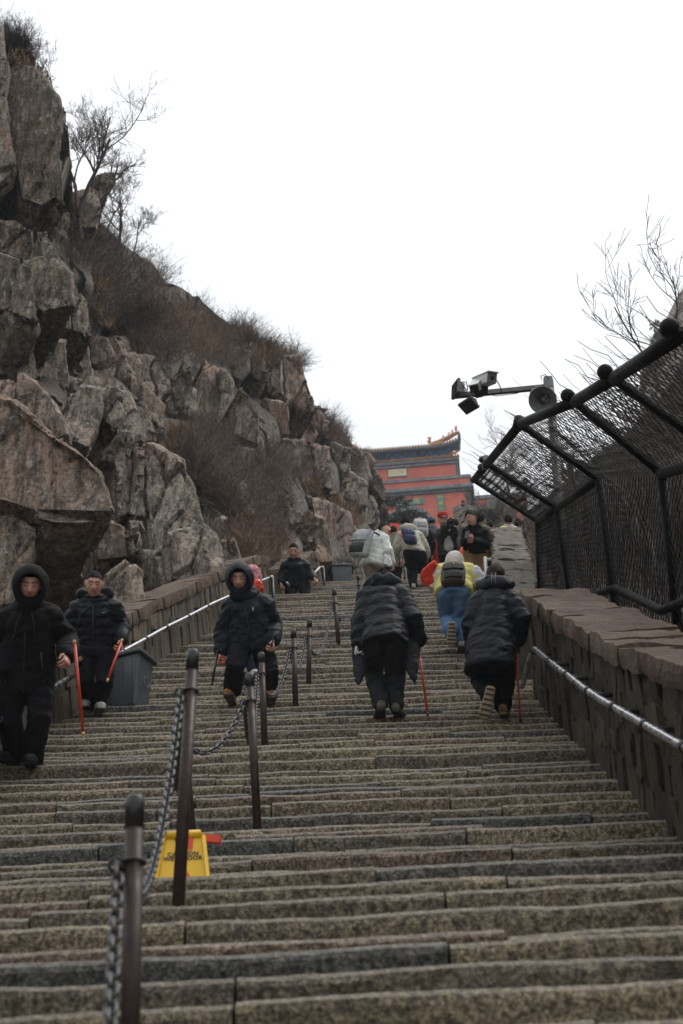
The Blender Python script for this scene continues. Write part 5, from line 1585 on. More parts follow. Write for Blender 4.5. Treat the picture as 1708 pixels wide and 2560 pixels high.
    for s in 'LR':
        if 'el' + s in P:
            e, h_ = P['el' + s], P['ha' + s]
            inn = P['sh' + s] + (neck - P['sh' + s]) * 0.22 - spine * 0.02
            dh = (h_ - e).normalized()
            j.limb([inn, P['sh' + s].lerp(e, 0.12), P['sh' + s].lerp(e, 0.6), e, e.lerp(h_, 0.55), h_ - dh * 0.025], [arm_r[0] * 0.95, arm_r[0], arm_r[0] * 0.94, arm_r[1] * 1.04, arm_r[1] * 0.95, arm_r[2]], 14)
    def along(co):
        h = (co - np.array(hipC)) @ np.array(spine)
        return h + 0.03 * fbm(co * 4, 3, 4)
    jm = top if not isinstance(top, tuple) else cloth('c%.3f_%.3f_%.3f' % top, top)
    garment('jacket', j, jm, root, vox, 0.010 if jacket == 'puffer' else 0.0, puff_pitch, 0.010 if jacket == 'puffer' else 0.013, along, (len(label) * 7 + ord(label[9])) % 50, 3)
    # ---- trousers
    t = MB()
    t.loft([(hipC + spine * 0.12, rt * 0.155, fr * 0.115), (hipC, rt * 0.175, fr * 0.13), (hipC - spine * 0.1, rt * 0.165 * loose, fr * 0.125)], 18)
    for s in 'LR':
        if 'kn' + s in P:
            hp = hipC + rt * (0.088 if s == 'R' else -0.088) - spine * 0.03
            k_ = P['kn' + s]
            pts, rr = [hp, hp.lerp(k_, 0.5), k_], [leg_r[0] * 1.05, leg_r[0] * 0.95, leg_r[1]]
            if 'an' + s in P:
                an = P['an' + s]
                pts += [k_.lerp(an, 0.35), k_.lerp(an, 0.75), k_.lerp(an, cuff)]; rr += [leg_r[1] * 0.98, leg_r[2] * 1.02, leg_r[2] * 1.08]
            t.limb(pts, rr, 14)
    bm_ = bot if not isinstance(bot, tuple) else cloth('t%.3f_%.3f_%.3f' % bot, bot, rough=0.85, folds=0.25)
    garment('trousers', t, bm_, root, vox, 0, 0.1, 0.012, None, 7 + (len(label) * 7 + ord(label[9])) % 30, 3)
    # ---- shoes
    if shoes:
        for s in 'LR':
            if 'an' + s in P:
                td, tu = (toes or {}).get(s, (None, None))
                td = Vector(td) if td else (Vector((0.0, -1, 0)) if facing > 0 else Vector((0.0, 1, 0)))
                tu = Vector(tu) if tu else Vector((0, 0, 1))
                shoe_parts(P['an' + s] + Vector((0, 0, 0.0)), td, tu, 0.285, 0.108, root, shoes[0], shoes[1])
    # ---- hair, hood
    r, f, u = ax
    if hair:
        hm = M['hair_red'] if hair == 'brown' else M['hair']
        bulk = {'cap': 1.035, 'thick': 1.22, 'brown': 1.12, 'curly': 1.28}.get(hair, 1.035)
        V, F, K = head_shape(Vector((0, 0, 0)), (Vector((1, 0, 0)), Vector((0, 1, 0)), Vector((0, 0, 1))), head_s, 36, 30)
        V = V[:36 * 31]; F = [ff for ff in F if max(ff) < 36 * 31 and len(ff) == 4]
        A = np.array([list(v) for v in V]) / head_s
        line = np.interp(A[:, 1], [-0.1, -0.05, -0.012, 0.02, 0.045, 0.07], [-0.075 if hair != 'brown' else -0.11, -0.06, -0.005, 0.03, 0.05, 0.062]) - 2.5 * A[:, 0] ** 2 * (A[:, 1] > 0.02)
        line = line + 0.003 * vnoise(A * 60, 3)
        keep = A[:, 2] > line
        lump = 1 + (0.03 if hair == 'cap' else 0.10) * vnoise(A * (40 if hair != 'curly' else 55), 9)
        Q = A * np.array([bulk, bulk * 0.99, bulk * 1.02]) * lump[:, None]
        FF = [ff for ff in F if all(keep[q] for q in ff)]
        used = sorted({q for ff in FF for q in ff}); mp = {q: k for k, q in enumerate(used)}
        cap_top = [tuple(range(len(used), len(used)))]
        VV = [hd + r * (Q[q][0] * head_s) + f * (Q[q][1] * head_s) + u * (Q[q][2] * head_s) for q in used]
        ho = link('hair', mesh_from('hair', VV, [tuple(mp[q] for q in ff) for ff in FF], hm), root)
    if hood == 'up':
        N, K_ = 40, 26
        VV, FF = [], []
        for k in range(K_ + 1):
            t_ = k / K_
            ang = math.radians(44 + 136 * t_)              # from the face opening round to the back
            for i in range(N):
                q = 2 * math.pi * i / N
                x = math.sin(ang) * math.sin(q); z_ = math.sin(ang) * math.cos(q); y_ = math.cos(ang)
                w = 1 + 0.03 * math.sin(q * 3 + k * 0.6)
                zz = z_ * (0.150 if z_ > 0 else 0.165)
                VV.append(hd + r * (x * 0.127 * w) + f * (y_ * 0.135 - 0.006 + (0.018 if z_ > 0 else 0.0) * (1 - t_)) + u * (zz + 0.004))
        for k in range(K_):
            for i in range(N):
                jn = (i + 1) % N
                FF.append((k * N + i, k * N + jn, (k + 1) * N + jn, (k + 1) * N + i))
        ho = link('hood', mesh_from('hood', VV, FF, jm), root)
        so = ho.modifiers.new('thick', 'SOLIDIFY'); so.thickness = 0.016; so.offset = 0
        mb = MB(); mb.limb([hd - u * 0.13 - f * 0.005, neck - spine * 0.0], [0.098, 0.125], 18, 0.85, f)
        garment('collar', mb, jm, root, vox, 0, 0.1, 0.010, None, 3, 2)
    elif hood == 'down':
        mb = MB()
        bk = -fr if facing > 0 else fr
        c = neck + bk * 0.075 + spine * 0.03
        mb.limb([c - rt * 0.12 + spine * 0.03 - bk * 0.05, c - rt * 0.06, c + rt * 0.06, c + rt * 0.12 + spine * 0.03 - bk * 0.05], [0.055, 0.085, 0.085, 0.055], 14, 1.0)
        mb.limb([neck - rt * 0.08 - bk * 0.03, neck - bk * 0.08, neck + rt * 0.08 - bk * 0.03], [0.045, 0.038, 0.045], 10)
        garment('hood', mb, jm, root, vox, 0, 0.1, 0.010, None, 5, 3)
    elif hood == 'collar':
        mb = MB(); up_ = (hd - neck).normalized()
        mb.tube([neck - up_ * 0.05, neck + up_ * 0.015, neck + up_ * 0.065], [0.12, 0.108, 0.098], 20, True, 0.9, fr)
        garment('collar', mb, jm, root, vox, 0, 0.1, 0.008, None, 5, 2)
    return root, P, dict(rt=rt, spine=spine, fr=fr, neck=neck, hip=hipC, jm=jm, ax=ax, head=hd)

def add_line(root, name, pts, r, mat, n=5):
    mb = MB(); mb.tube(pts, r, n); return mb.build(name, mat, root, True)
def cane(label, a, b, r, mat, tip):
    t = thing('walking_stick', label, 'walking stick', a, 'walking sticks')
    a, b = Vector(a), Vector(b); d = (b - a).normalized()
    mb = MB(); mb.tube([a + d * 0.03, b - d * 0.03], r, 10); mb.build('shaft', mat, t, True)
    mb = MB(); mb.tube([a, a + d * 0.03], r * 1.04, 10); mb.build('grip_end', tip, t, True)
    mb = MB(); mb.tube([b - d * 0.03, b], r * 1.02, 10); mb.build('foot_end', tip, t, True)
    return t
def toward(p, down=0.0, side=0.0):
    v = (CAM - Vector(p)).normalized(); v = Vector((v.x + side, v.y, v.z - down)); return v

BLK, NAVY, CHAR = (0.006, 0.0065, 0.008), (0.0068, 0.008, 0.0125), (0.009, 0.0095, 0.012)
m_black = cloth('black_cotton', BLK, rough=0.85, spec=0.2)
m_puff = cloth('black_down', NAVY, rough=0.55, spec=0.22, folds=0.35)
m_shell = cloth('black_shell', (0.013, 0.016, 0.026), rough=0.6, spec=0.22, folds=0.4)
m_pants = cloth('black_trousers', CHAR, rough=0.85, spec=0.2)
M['rubber'] = m_plain('black_rubber', (0.014, 0.014, 0.015), 0.6, 0, 0.2, 20, 0.1)
M['pale_shoe'] = m_plain('pale_shoe', (0.52, 0.51, 0.48), 0.6, 0, 0.15, 20, 0.1)
M['gum'] = m_plain('gum_sole', (0.30, 0.22, 0.13), 0.6, 0, 0.15, 20, 0.1)
M['tan_boot'] = m_plain('tan_nubuck', (0.42, 0.20, 0.055), 0.8, 0, 0.2, 20, 0.2)
M['olive_shoe'] = m_plain('olive_shoe', (0.10, 0.09, 0.06), 0.7, 0, 0.3, 30, 0.2)
M['brown_shoe'] = m_plain('brown_shoe', (0.22, 0.11, 0.065), 0.7, 0, 0.3, 30, 0.2)

# man in the black hooded jacket, nearest on the left
p1, d1 = on_stairs(62, 1920)
J = dict(head=(76, 1464, 0.12), shL=(10, 1538), shR=(138, 1532), elL=(-14, 1612, -0.05), haL=(8, 1676, 0.12), elR=(180, 1602, -0.1), haR=(168, 1640, 0.2), hip=(70, 1672),
         knL=(26, 1800, 0.0), anL=(38, 1888, -0.16), knR=(98, 1790, 0.08), anR=(82, 1896, -0.10))
R1, Q1, X1 = person('man in plain black hooded jacket holding a long red stick, lowest on the stairs', d1, J, (toward(W(76, 1464, d1), 0.20, 0.0),), m_black, m_pants, (M['rubber'], M['rubber']), hood='up', hair='cap', jacket='plain', hem=0.16,
       leg_r=(0.105, 0.085, 0.078), tone=SK_TAN, toes={'L': ((-0.55, -0.85, -0.05), None), 'R': ((0.05, -1, -0.12), None)}, palms={'R': (-0.9, 0.3, -0.4)}, sleeve=('haL',), arm_r=(0.092, 0.082, 0.07), head_s=1.02)
add_line(R1, 'zip', [X1['hip'] + X1['fr'] * 0.165 - X1['spine'] * 0.16, X1['hip'].lerp(X1['neck'], 0.5) + X1['fr'] * 0.175, X1['neck'] - X1['spine'] * 0.06 + X1['fr'] * 0.125], 0.004, M['rubber'])
for s in (-1, 1):
    c = X1['neck'] + X1['fr'] * 0.12 + X1['rt'] * (0.03 * s)
    add_line(R1, 'drawstring', [c, c - X1['spine'] * 0.1 + X1['fr'] * 0.06 + X1['rt'] * (0.035 * s), c - X1['spine'] * 0.2 + X1['fr'] * 0.075 + X1['rt'] * (0.045 * s)], 0.0035, M['rubber'])
c = X1['hip'] + X1['fr'] * 0.155 + X1['rt'] * 0.12
add_line(R1, 'pocket_zip', [c + X1['spine'] * 0.14, c + X1['spine'] * 0.02 + X1['rt'] * 0.012], 0.0045, M['galv'])
cane('long red walking stick with pale ends held by the lowest man', W(186, 1600, d1 - 0.33), W(209, 1840, d1 - 0.45), 0.0115, M['cane'], M['cane_end'])

# man in the quilted jacket beside the bin
p2, d2 = on_stairs(238, 1786)
J = dict(head=(235, 1461, 0.10), shL=(186, 1516), shR=(293, 1512), elL=(166, 1570, -0.03), haL=(186, 1628, 0.1), elR=(312, 1566, -0.05), haR=(303, 1603, 0.12), hip=(240, 1608),
         knL=(212, 1694, 0.12), anL=(222, 1752, -0.16), knR=(262, 1700, 0.12), anR=(246, 1766, -0.06))
R2, Q2, X2 = person('man in black quilted jacket and pale sneakers with a red stick, beside the grey bin', d2, J, (toward(W(235, 1461, d2), 0.16, 0.02),), m_puff, m_pants, (M['pale_shoe'], M['pale_shoe']), hood='down', hair='cap', jacket='puffer', hem=0.10, puff_pitch=0.085,
       toes={'L': ((-0.12, -1, -0.3), None), 'R': ((0.3, -1, -0.12), None)}, tone=SK_TAN, leg_r=(0.098, 0.078, 0.07), arm_r=(0.095, 0.082, 0.066))
add_line(R2, 'zip', [X2['hip'] + X2['fr'] * 0.165 - X2['spine'] * 0.09, X2['hip'].lerp(X2['neck'], 0.5) + X2['fr'] * 0.185, X2['neck'] - X2['spine'] * 0.03 + X2['fr'] * 0.13], 0.005, M['rubber'])
c = X2['hip'].lerp(X2['neck'], 0.76) + X2['fr'] * 0.176 + X2['rt'] * 0.105
mb = MB(); rt, sp_ = X2['rt'], X2['spine']
mb.add([c - rt * 0.022 + sp_ * 0.006, c - rt * 0.012 - sp_ * 0.006, c + rt * 0.030 + sp_ * 0.010, c - rt * 0.010 + sp_ * 0.0005, c - rt * 0.015 + sp_ * 0.006], [(0, 1, 3, 4), (1, 2, 3)])
mb.build('tick_mark', M['white'], R2)
cane('short red stick swung by the man beside the bin', W(306, 1598, d2 - 0.22), W(268, 1704, d2 - 0.5), 0.0115, M['cane'], M['cane_end'])

# man in the hood and tan boots
p3, d3 = on_stairs(628, 1762)
J = dict(head=(599, 1447, 0.12), shL=(570, 1510), shR=(672, 1504), elL=(550, 1578, -0.05), haL=(552, 1634, 0.05), elR=(690, 1562, -0.1), haR=(682, 1604, 0.1), hip=(628, 1604),
         knL=(588, 1662, 0.22), anL=(579, 1736, -0.12), knR=(672, 1676, 0.1), anR=(676, 1740, -0.16))
R3, Q3, X3 = person('hooded man in black shell jacket and tan boots stepping down by the chain', d3, J, (toward(W(599, 1447, d3), 0.18, -0.12), -0.04), m_shell, m_pants, (M['tan_boot'], M['gum']), hood='up', hair='cap', jacket='plain', hem=0.05,
       toes={'L': ((-0.10, -1, -0.05), None), 'R': ((0.12, -1, -0.05), None)}, arm_r=(0.098, 0.088, 0.068), leg_r=(0.108, 0.088, 0.078), coat_w=1.05, cuff=0.84)
add_line(R3, 'zip', [X3['hip'] + X3['fr'] * 0.165 - X3['spine'] * 0.04, X3['hip'].lerp(X3['neck'], 0.5) + X3['fr'] * 0.18, X3['neck'] - X3['spine'] * 0.03 + X3['fr'] * 0.13 - X3['rt'] * 0.02], 0.0045, M['rubber'])
c = X3['hip'].lerp(X3['neck'], 0.80) + X3['fr'] * 0.166 + X3['rt'] * 0.06
add_line(R3, 'zip_pull', [c, c - X3['spine'] * 0.03], 0.006, M['white'])
cane('short black stick carried by the hooded man in tan boots', W(545, 1626, d3 - 0.1), W(530, 1714, d3 - 0.25), 0.011, M['black'], M['black'])
t = thing('prayer_beads', 'string of red brown beads in the hand of the hooded man', 'beads', W(556, 1645, d3 - 0.12))
mb = MB(); c = W(557, 1650, d3 - 0.15)
for i in range(14):
    a = 2 * math.pi * i / 14; mb.ball(c + Vector((0.028 * math.cos(a), 0, 0.038 * math.sin(a))), 0.0095, 8, 6)
tag(mb.build('bead', M['cane'], t, True), kind='stuff')
t = thing('mobile_phone', 'dark phone held at the hip by the hooded man in boots', 'phone', W(676, 1603, d3 - 0.2))
mb = MB(); mb.box(W(676, 1602, d3 - 0.16), (0.036, 0.005, 0.07), axes_from((-0.6, -0.8, 0.1))); mb.build('case', M['black'], t, False, 0.004)

# walker half hidden behind the hooded man
pk_, dk = on_stairs(616, 1700)
J = dict(head=(622, 1450, 0.1), shL=(585, 1490), shR=(650, 1490), elL=(575, 1540), haL=(590, 1580, 0.1), elR=(655, 1540), haR=(640, 1580, 0.1), hip=(618, 1585), knL=(606, 1640, 0.12), anL=(608, 1684), knR=(632, 1640, 0.1), anR=(640, 1690, 0.05))
M['jean_dark'] = cloth('dark_denim', (0.04, 0.05, 0.075), rough=0.9, spec=0.2)
Rk, Qk, Xk = person('walker in dark jeans and white shoes mostly hidden behind the hooded man', dk, J, (toward(W(622, 1450, dk), 0.2, 0),), (0.03, 0.03, 0.035), M['jean_dark'], (M['pale_shoe'], M['pale_shoe']), hair='cap', jacket='plain', hem=0.06, voxel=0.018)
M['scarf'] = m_plain('patterned_scarf', (0.5, 0.2, 0.22), 0.9, 0, 0.9, 30, 0.1)
mb = MB(); mb.ball(Qk['head'] + Vector((0.02, 0.0, 0.02)), (0.115, 0.125, 0.15), 20, 14); garment('headscarf', mb, M['scarf'], Rk, 0.018, 0, 0.1, 0.012, None, 3, 2)
t = thing('red_bundle', 'bright orange-red cloth bundle beside the patterned headscarf', 'bundle', W(641, 1463, dk - 0.2))
mb = MB(); mb.ball(W(641, 1465, dk - 0.2), (0.06, 0.05, 0.07), 14, 10); mb.ball(W(646, 1472, dk - 0.2), (0.05, 0.05, 0.05), 14, 10); garment('cloth', mb, M['red_plastic'], t, 0.012, 0, 0.1, 0.014, None, 4, 2)

# man coming down off the landing
d4 = 26.6
J = dict(head=(734, 1378, 0.1), shL=(711, 1411), shR=(765, 1407), elL=(702, 1436, 0.0), haL=(704, 1458, 0.12), elR=(778, 1432, 0.0), haR=(785, 1446, 0.12), hip=(742, 1452),
         knL=(728, 1496, 0.1), anL=(730, 1540), knR=(764, 1490, 0.2), anR=(762, 1536, 0.0))
R4, Q4, X4 = person('man in black padded jacket stepping down from the landing by the rail', d4, J, (toward(W(734, 1378, d4), 0.25, -0.02),), m_puff, m_pants, (M['rubber'], M['rubber']), hair='cap', hood='collar', jacket='puffer', hem=0.08, tone=SK_TAN, voxel=0.017, head_s=1.05)
t = thing('folded_leaflet', 'small yellow folded leaflet in the hand of the man on the landing', 'leaflet', W(792, 1450, d4))
mb = MB(); mb.box(W(792, 1449, d4 - 0.12), (0.014, 0.004, 0.045), axes_from((0.3, -1, 0.2))); mb.box(W(790.5, 1449, d4 - 0.11), (0.012, 0.004, 0.043), axes_from((-0.3, -1, 0.2))); mb.build('paper', M['plaque'], t)

# climber in the black padded coat and grey trousers
M['grey_trouser'] = cloth('charcoal_trousers', (0.022, 0.0235, 0.028), rough=0.9, spec=0.2)
p5, d5 = on_stairs(972, 1796)
J = dict(head=(952, 1458, -0.62), shL=(905, 1486, -0.42), shR=(1016, 1482, -0.42), elL=(899, 1552, -0.25), haL=(896, 1610, -0.15), elR=(1038, 1545, -0.2), haR=(1048, 1604, -0.25), hip=(962, 1588, -0.08),
         knL=(935, 1680, -0.28), anL=(952, 1760, -0.02), knR=(988, 1682, -0.22), anR=(992, 1764, -0.08))
R5, Q5, X5 = person('climber in black padded coat and charcoal trousers with white gloves and a red stick', d5, J, (Vector((0, 1, -0.5)),), m_puff, M['grey_trouser'], (M['olive_shoe'], M['rubber']), hair='cap', hood='down', jacket='puffer', hem=0.13, facing=-1,
       gloves=M['white'], toes={'L': ((-0.1, 1, 0.1), None), 'R': ((0.25, 1, 0.1), None)}, puff_pitch=0.125, coat_w=1.0, arm_r=(0.098, 0.088, 0.074), leg_r=(0.108, 0.082, 0.064))
mb = MB()
for s in (-1, 1):                                    # the coat hangs open in two front tails
    a = X5['hip'] + X5['rt'] * (0.20 * s) - X5['fr'] * 0.12
    e = a - X5['spine'] * 0.12 + X5['rt'] * (0.045 * s) + Vector((0, 0, -0.30))
    mb.limb([a + X5['spine'] * 0.3, a, a.lerp(e, 0.6), e], [0.10, 0.095, 0.06, 0.012], 12, 0.35, X5['fr'])
garment('coat_tail', mb, m_puff, R5, 0.013, 0, 0.1, 0.008, None, 3, 2)
mb = MB(); mb.limb([X5['neck'] - X5['rt'] * 0.11 + X5['fr'] * 0.02 + X5['spine'] * 0.02, X5['neck'] + X5['fr'] * 0.06 + X5['spine'] * 0.10, X5['neck'] + X5['rt'] * 0.11 + X5['fr'] * 0.02 + X5['spine'] * 0.02], [0.06, 0.095, 0.06], 14)
garment('fur_collar', mb, m_black, R5, 0.013, 0, 0.1, 0.02, None, 9, 1)
cane('dark red stick planted by the climber in charcoal trousers', W(1046, 1614, d5 + 0.25), W(1070, 1790, d5 - 0.02), 0.0105, M['cane'], M['black'])

# climber in the long navy coat
p6, d6 = on_stairs(1262, 1798)
m_coat = cloth('navy_long_coat', (0.006, 0.008, 0.015), rough=0.55, spec=0.22, folds=0.35)
J = dict(head=(1240, 1443, -0.55), shL=(1187, 1497, -0.38), shR=(1284, 1494, -0.38), elL=(1170, 1562, -0.25), haL=(1186, 1614, -0.45), elR=(1312, 1540, -0.2), haR=(1296, 1600, -0.35), hip=(1228, 1618, -0.08),
         knL=(1202, 1700, -0.24), anL=(1224, 1740, 0.16), knR=(1262, 1706, -0.2), anR=(1258, 1768, -0.05))
R6, Q6, X6 = person('climber in long navy quilted coat lifting one foot, with a red stick by the wall', d6, J, (Vector((0.0, 1, -0.4)),), m_coat, m_black, (M['brown_shoe'], M['gum']), hair='brown', hood='down', jacket='puffer', hem=0.24, facing=-1,
       toes={'L': ((-0.28, 0.35, -1.0), (0.1, 0.95, 0.3)), 'R': ((0.15, 1, 0.12), None)}, puff_pitch=0.12, coat_w=1.06, arm_r=(0.098, 0.088, 0.076), leg_r=(0.115, 0.085, 0.068), gloves=M['black'])
for s in (-1, 1):
    c = X6['neck'] + X6['fr'] * 0.165 + X6['spine'] * 0.05 + X6['rt'] * (0.016 * s - 0.02)
    add_line(R6, 'hood_piping', [c + X6['spine'] * 0.06 - X6['fr'] * 0.01, c, c - X6['spine'] * 0.07 - X6['fr'] * 0.005], 0.0028, M['grey'])
cane('red stick between the climber in the long coat and the wall', W(1290, 1606, d6 + 0.30), W(1301, 1804, d6 - 0.02), 0.0105, M['cane'], M['black'])

# climber in the yellow and white jacket
p7, d7 = on_stairs(1150, 1626)
M['cream'] = cloth('cream_cloth', (0.66, 0.62, 0.55), rough=0.8)
m_yel = cloth('yellow_down', (0.74, 0.66, 0.22), rough=0.6, folds=0.35)
M['denim'] = cloth('blue_denim', (0.10, 0.19, 0.33), rough=0.9, spec=0.2)
m_wht = cloth('white_down', (0.66, 0.66, 0.66), rough=0.6, folds=0.35)
M['brown_bag'] = m_plain('patterned_brown_leather', (0.045, 0.034, 0.030), 0.6, 0, 0.3, 30, 0.1)
J = dict(head=(1137, 1404, -0.45), shL=(1097, 1426, -0.40), shR=(1178, 1424, -0.40), elL=(1084, 1456, -0.3), haL=(1096, 1470, -0.6), elR=(1196, 1448, -0.3), haR=(1180, 1466, -0.6), hip=(1134, 1478, -0.1),
         knL=(1118, 1544, -0.3), anL=(1128, 1574, 0.14), knR=(1150, 1546, -0.15), anR=(1153, 1604, 0.0))
R7, Q7, X7 = person('climber in yellow and white puffer, blue jeans and cream hat with a brown backpack', d7, J, (Vector((0, 1, -0.4)),), m_yel, M['denim'], (M['pale_shoe'], M['gum']), hair=None, hood=None, jacket='puffer', hem=0.04, facing=-1,
       toes={'L': ((-0.05, 0.3, -1.0), (0.0, 0.95, 0.3)), 'R': ((0, 1, 0.1), None)}, puff_pitch=0.11, voxel=0.014, arm_r=(0.105, 0.095, 0.07), leg_r=(0.105, 0.085, 0.088), coat_w=1.1)
for s in 'LR':
    mb = MB(); mb.limb([Q7['sh' + s].lerp(Q7['el' + s], 0.55), Q7['el' + s], Q7['el' + s].lerp(Q7['ha' + s], 0.55)], [0.102, 0.106, 0.09], 14)
    k = garment('white_sleeve', mb, m_wht, R7, 0.014, 0.012, 0.1, 0.006, lambda co: co[:, 2], 3, 2)
    k.location = (0.030 if s == 'R' else -0.030, 0, 0.012)
mb = MB(); r_, f_, u_ = X7['ax']; mb.ball(X7['head'] + u_ * 0.01, (0.108, 0.118, 0.135), 22, 16, (r_, f_, u_)); mb.limb([X7['neck'] - X7['rt'] * 0.1, X7['neck'] + X7['fr'] * 0.05 + X7['spine'] * 0.02, X7['neck'] + X7['rt'] * 0.1], [0.05, 0.07, 0.05], 12)
garment('cream_hood', mb, M['cream'], R7, 0.014, 0, 0.1, 0.008, None, 6, 2)

def backpack(label, c, rt, up, out, w, h, dp, mat, mat2, strap_to, flap=True, pocket=True, extra=None, group='backpacks'):
    t = thing('backpack', label, 'backpack', c, group)
    c = Vector(c); rt = Vector(rt).normalized(); up = Vector(up).normalized(); out = Vector(out).normalized()
    S = []
    for f, k, dk in ((-0.5, 0.80, 0.75), (-0.44, 0.95, 0.95), (-0.2, 1.0, 1.0), (0.1, 0.98, 0.95), (0.34, 0.92, 0.82), (0.46, 0.78, 0.62), (0.5, 0.5, 0.4)):
        S.append((c + up * (f * h) + out * (dp * 0.5 * (dk - 0.1)), rt * (w / 2 * k), out * (dp / 2 * dk)))
    mb = MB(); mb.loft(S, 20); b = garment('bag', mb, mat, t, max(0.009, w * 0.035), 0, 0.1, 0.004, None, 4, 2)
    if flap:
        mb = MB(); mb.loft([(c + up * (0.02 * h) + out * dp * 0.80, rt * w * 0.40, out * dp * 0.22), (c + up * (0.25 * h) + out * dp * 0.74, rt * w * 0.43, out * dp * 0.26), (c + up * (0.47 * h) + out * dp * 0.45, rt * w * 0.40, out * dp * 0.3)], 18)
        garment('flap', mb, mat, t, max(0.009, w * 0.035), 0, 0.1, 0.003, None, 4, 1)
        add_line(t, 'zip_pull', [c + up * h * 0.28 + out * dp * 1.03, c + up * h * 0.12 + out * dp * 1.05], 0.004, M['cream'])
        add_line(t, 'seam', [c + up * h * 0.01 + out * dp * 0.95 - rt * w * 0.42, c + up * h * 0.0 + out * dp * 1.06, c + up * h * 0.01 + out * dp * 0.95 + rt * w * 0.42], 0.005, mat2)
    if pocket:
        mb = MB(); mb.loft([(c - up * (0.40 * h) + out * dp * 0.80, rt * w * 0.36, out * dp * 0.25), (c - up * (0.2 * h) + out * dp * 0.88, rt * w * 0.38, out * dp * 0.28), (c - up * (0.06 * h) + out * dp * 0.80, rt * w * 0.34, out * dp * 0.2)], 18)
        garment('front_pocket', mb, mat2, t, max(0.009, w * 0.035), 0, 0.1, 0.003, None, 4, 1)
    for s, e in zip((-1, 1), strap_to):
        a = c + up * h * 0.46 + rt * (s * w * 0.28)
        add_line(t, 'strap', [a, a.lerp(Vector(e), 0.5) + out * 0.03, Vector(e)], 0.016, mat2, 8)
    mb = MB(); mb.torus(c + up * h * 0.52 + out * dp * 0.25, rt, up, 0.028, 0.007, 14, 6); mb.build('grab_loop', mat2, t, True)
    return t
bk7 = backpack('small brown patterned leather backpack on the yellow jacket', W(1133, 1445, d7 + 0.22 - 0.12), X7['rt'], X7['spine'] * 0.8 + Vector((0, 0, 0.3)), X7['fr'], 0.29, 0.33, 0.15, M['brown_bag'], M['rubber'], (Q7['shL'], Q7['shR']))
t = thing('red_bag', 'bright red cloth bag swinging beside the yellow jacket', 'bag', W(1075, 1440, d7 + 0.5))
dz = d7 + 0.3
pts = [(1051, 1440), (1058, 1424), (1086, 1402), (1092, 1412), (1080, 1436), (1086, 1450), (1078, 1472), (1062, 1464), (1054, 1452)]
fr_ = [W(x, y_, dz - 0.06) for x, y_ in pts]; bk_ = [W(x, y_, dz + 0.08) for x, y_ in pts]
n = len(pts); tri = tessellate_polygon([fr_])
mb = MB(); mb.add(fr_ + bk_, [tuple(a) for a in tri] + [tuple(n + i for i in reversed(a)) for a in tri] + [(i, (i + 1) % n, n + (i + 1) % n, n + i) for i in range(n)])
garment('cloth', mb, m_plain('red_cloth', (0.62, 0.03, 0.012), 0.7, 0, 0.15, 10, 0.2), t, 0.014, 0, 0.1, 0.012, None, 2, 2)

# ---- the crowd at the head of the stairs
d8 = 30.0
m_pale = cloth('pale_down', (0.80, 0.84, 0.80), rough=0.6, folds=0.35)
m_beige = cloth('beige_coat', (0.50, 0.48, 0.39), rough=0.75, folds=0.3)
m_taupe = cloth('taupe_trousers', (0.34, 0.29, 0.26), rough=0.85)
J = dict(head=(962, 1325, -0.2), shL=(918, 1345, -0.25), shR=(966, 1342, -0.1), elL=(912, 1372, -0.2), haL=(925, 1395, -0.5), elR=(973, 1378, 0.05), haR=(980, 1410, 0.0), hip=(932, 1402, 0),
         knL=(926, 1440, -0.1), anL=(928, 1482), knR=(950, 1440, -0.15), anR=(952, 1486, 0))
RA, QA, XA = person('climber in pale mint puffer and taupe trousers looking back to the side', d8, J, (Vector((1.0, -0.35, 0.0)),), m_pale, m_taupe, None, hair='curly', hood='collar', jacket='puffer', hem=0.10, facing=-1, voxel=0.018, arm_r=(0.105, 0.10, 0.075), leg_r=(0.10, 0.085, 0.08), coat_w=1.05)
M['grey_bag'] = m_plain('grey_pack_cloth', (0.40, 0.41, 0.41), 0.75, 0, 0.3, 12, 0.2)
backpack('large grey and black hiking pack on the mint puffer', W(915, 1362, d8 - 0.15), XA['rt'], XA['spine'], XA['fr'] + XA['rt'] * -0.5, 0.34, 0.52, 0.22, M['grey_bag'], M['rubber'], (QA['shL'], QA['shR']))
t = thing('white_gloves', 'white gloves hanging from the hip of the mint puffer', 'gloves', W(966, 1405, d8))
for k in range(2):
    h = hand_shape(W(964 + 8 * k, 1393 + 3 * k, d8 - 0.25), (0.1, 0, -1), (0, -1, 0), 1.15, 0.25, 1 if k else -1); h.build('glove', M['white'], t, True)
dB = 31.5
J = dict(head=(1014, 1309, -0.35), shL=(998, 1334, -0.25), shR=(1052, 1338, -0.25), elL=(988, 1368, -0.2), haL=(984, 1394, -0.3), elR=(1066, 1368, -0.2), haR=(1066, 1392, -0.3), hip=(1036, 1380, 0),
         knL=(1030, 1424, -0.2), anL=(1034, 1462, 0), knR=(1056, 1410, -0.4), anR=(1060, 1436, -0.3))
RB, QB, XB = person('climber in beige coat and black trousers with a navy shoulder bag', dB, J, (Vector((-0.1, 1, 0.1)),), m_beige, m_pants, (M['pale_shoe'], M['pale_shoe']), hair='thick', hood='down', jacket='plain', hem=0.04, facing=-1, voxel=0.018, coat_w=1.05, arm_r=(0.10, 0.09, 0.075), leg_r=(0.12, 0.10, 0.075))
M['navy_bag'] = m_plain('navy_bag_cloth', (0.03, 0.042, 0.11), 0.7, 0, 0.2, 15, 0.2)
bgB = backpack('navy blue sling bag on the beige coat', W(1022, 1344, dB - 0.1), XB['rt'], XB['spine'], XB['fr'], 0.26, 0.34, 0.14, M['navy_bag'], M['navy_bag'], (QB['shL'], QB['shR']))
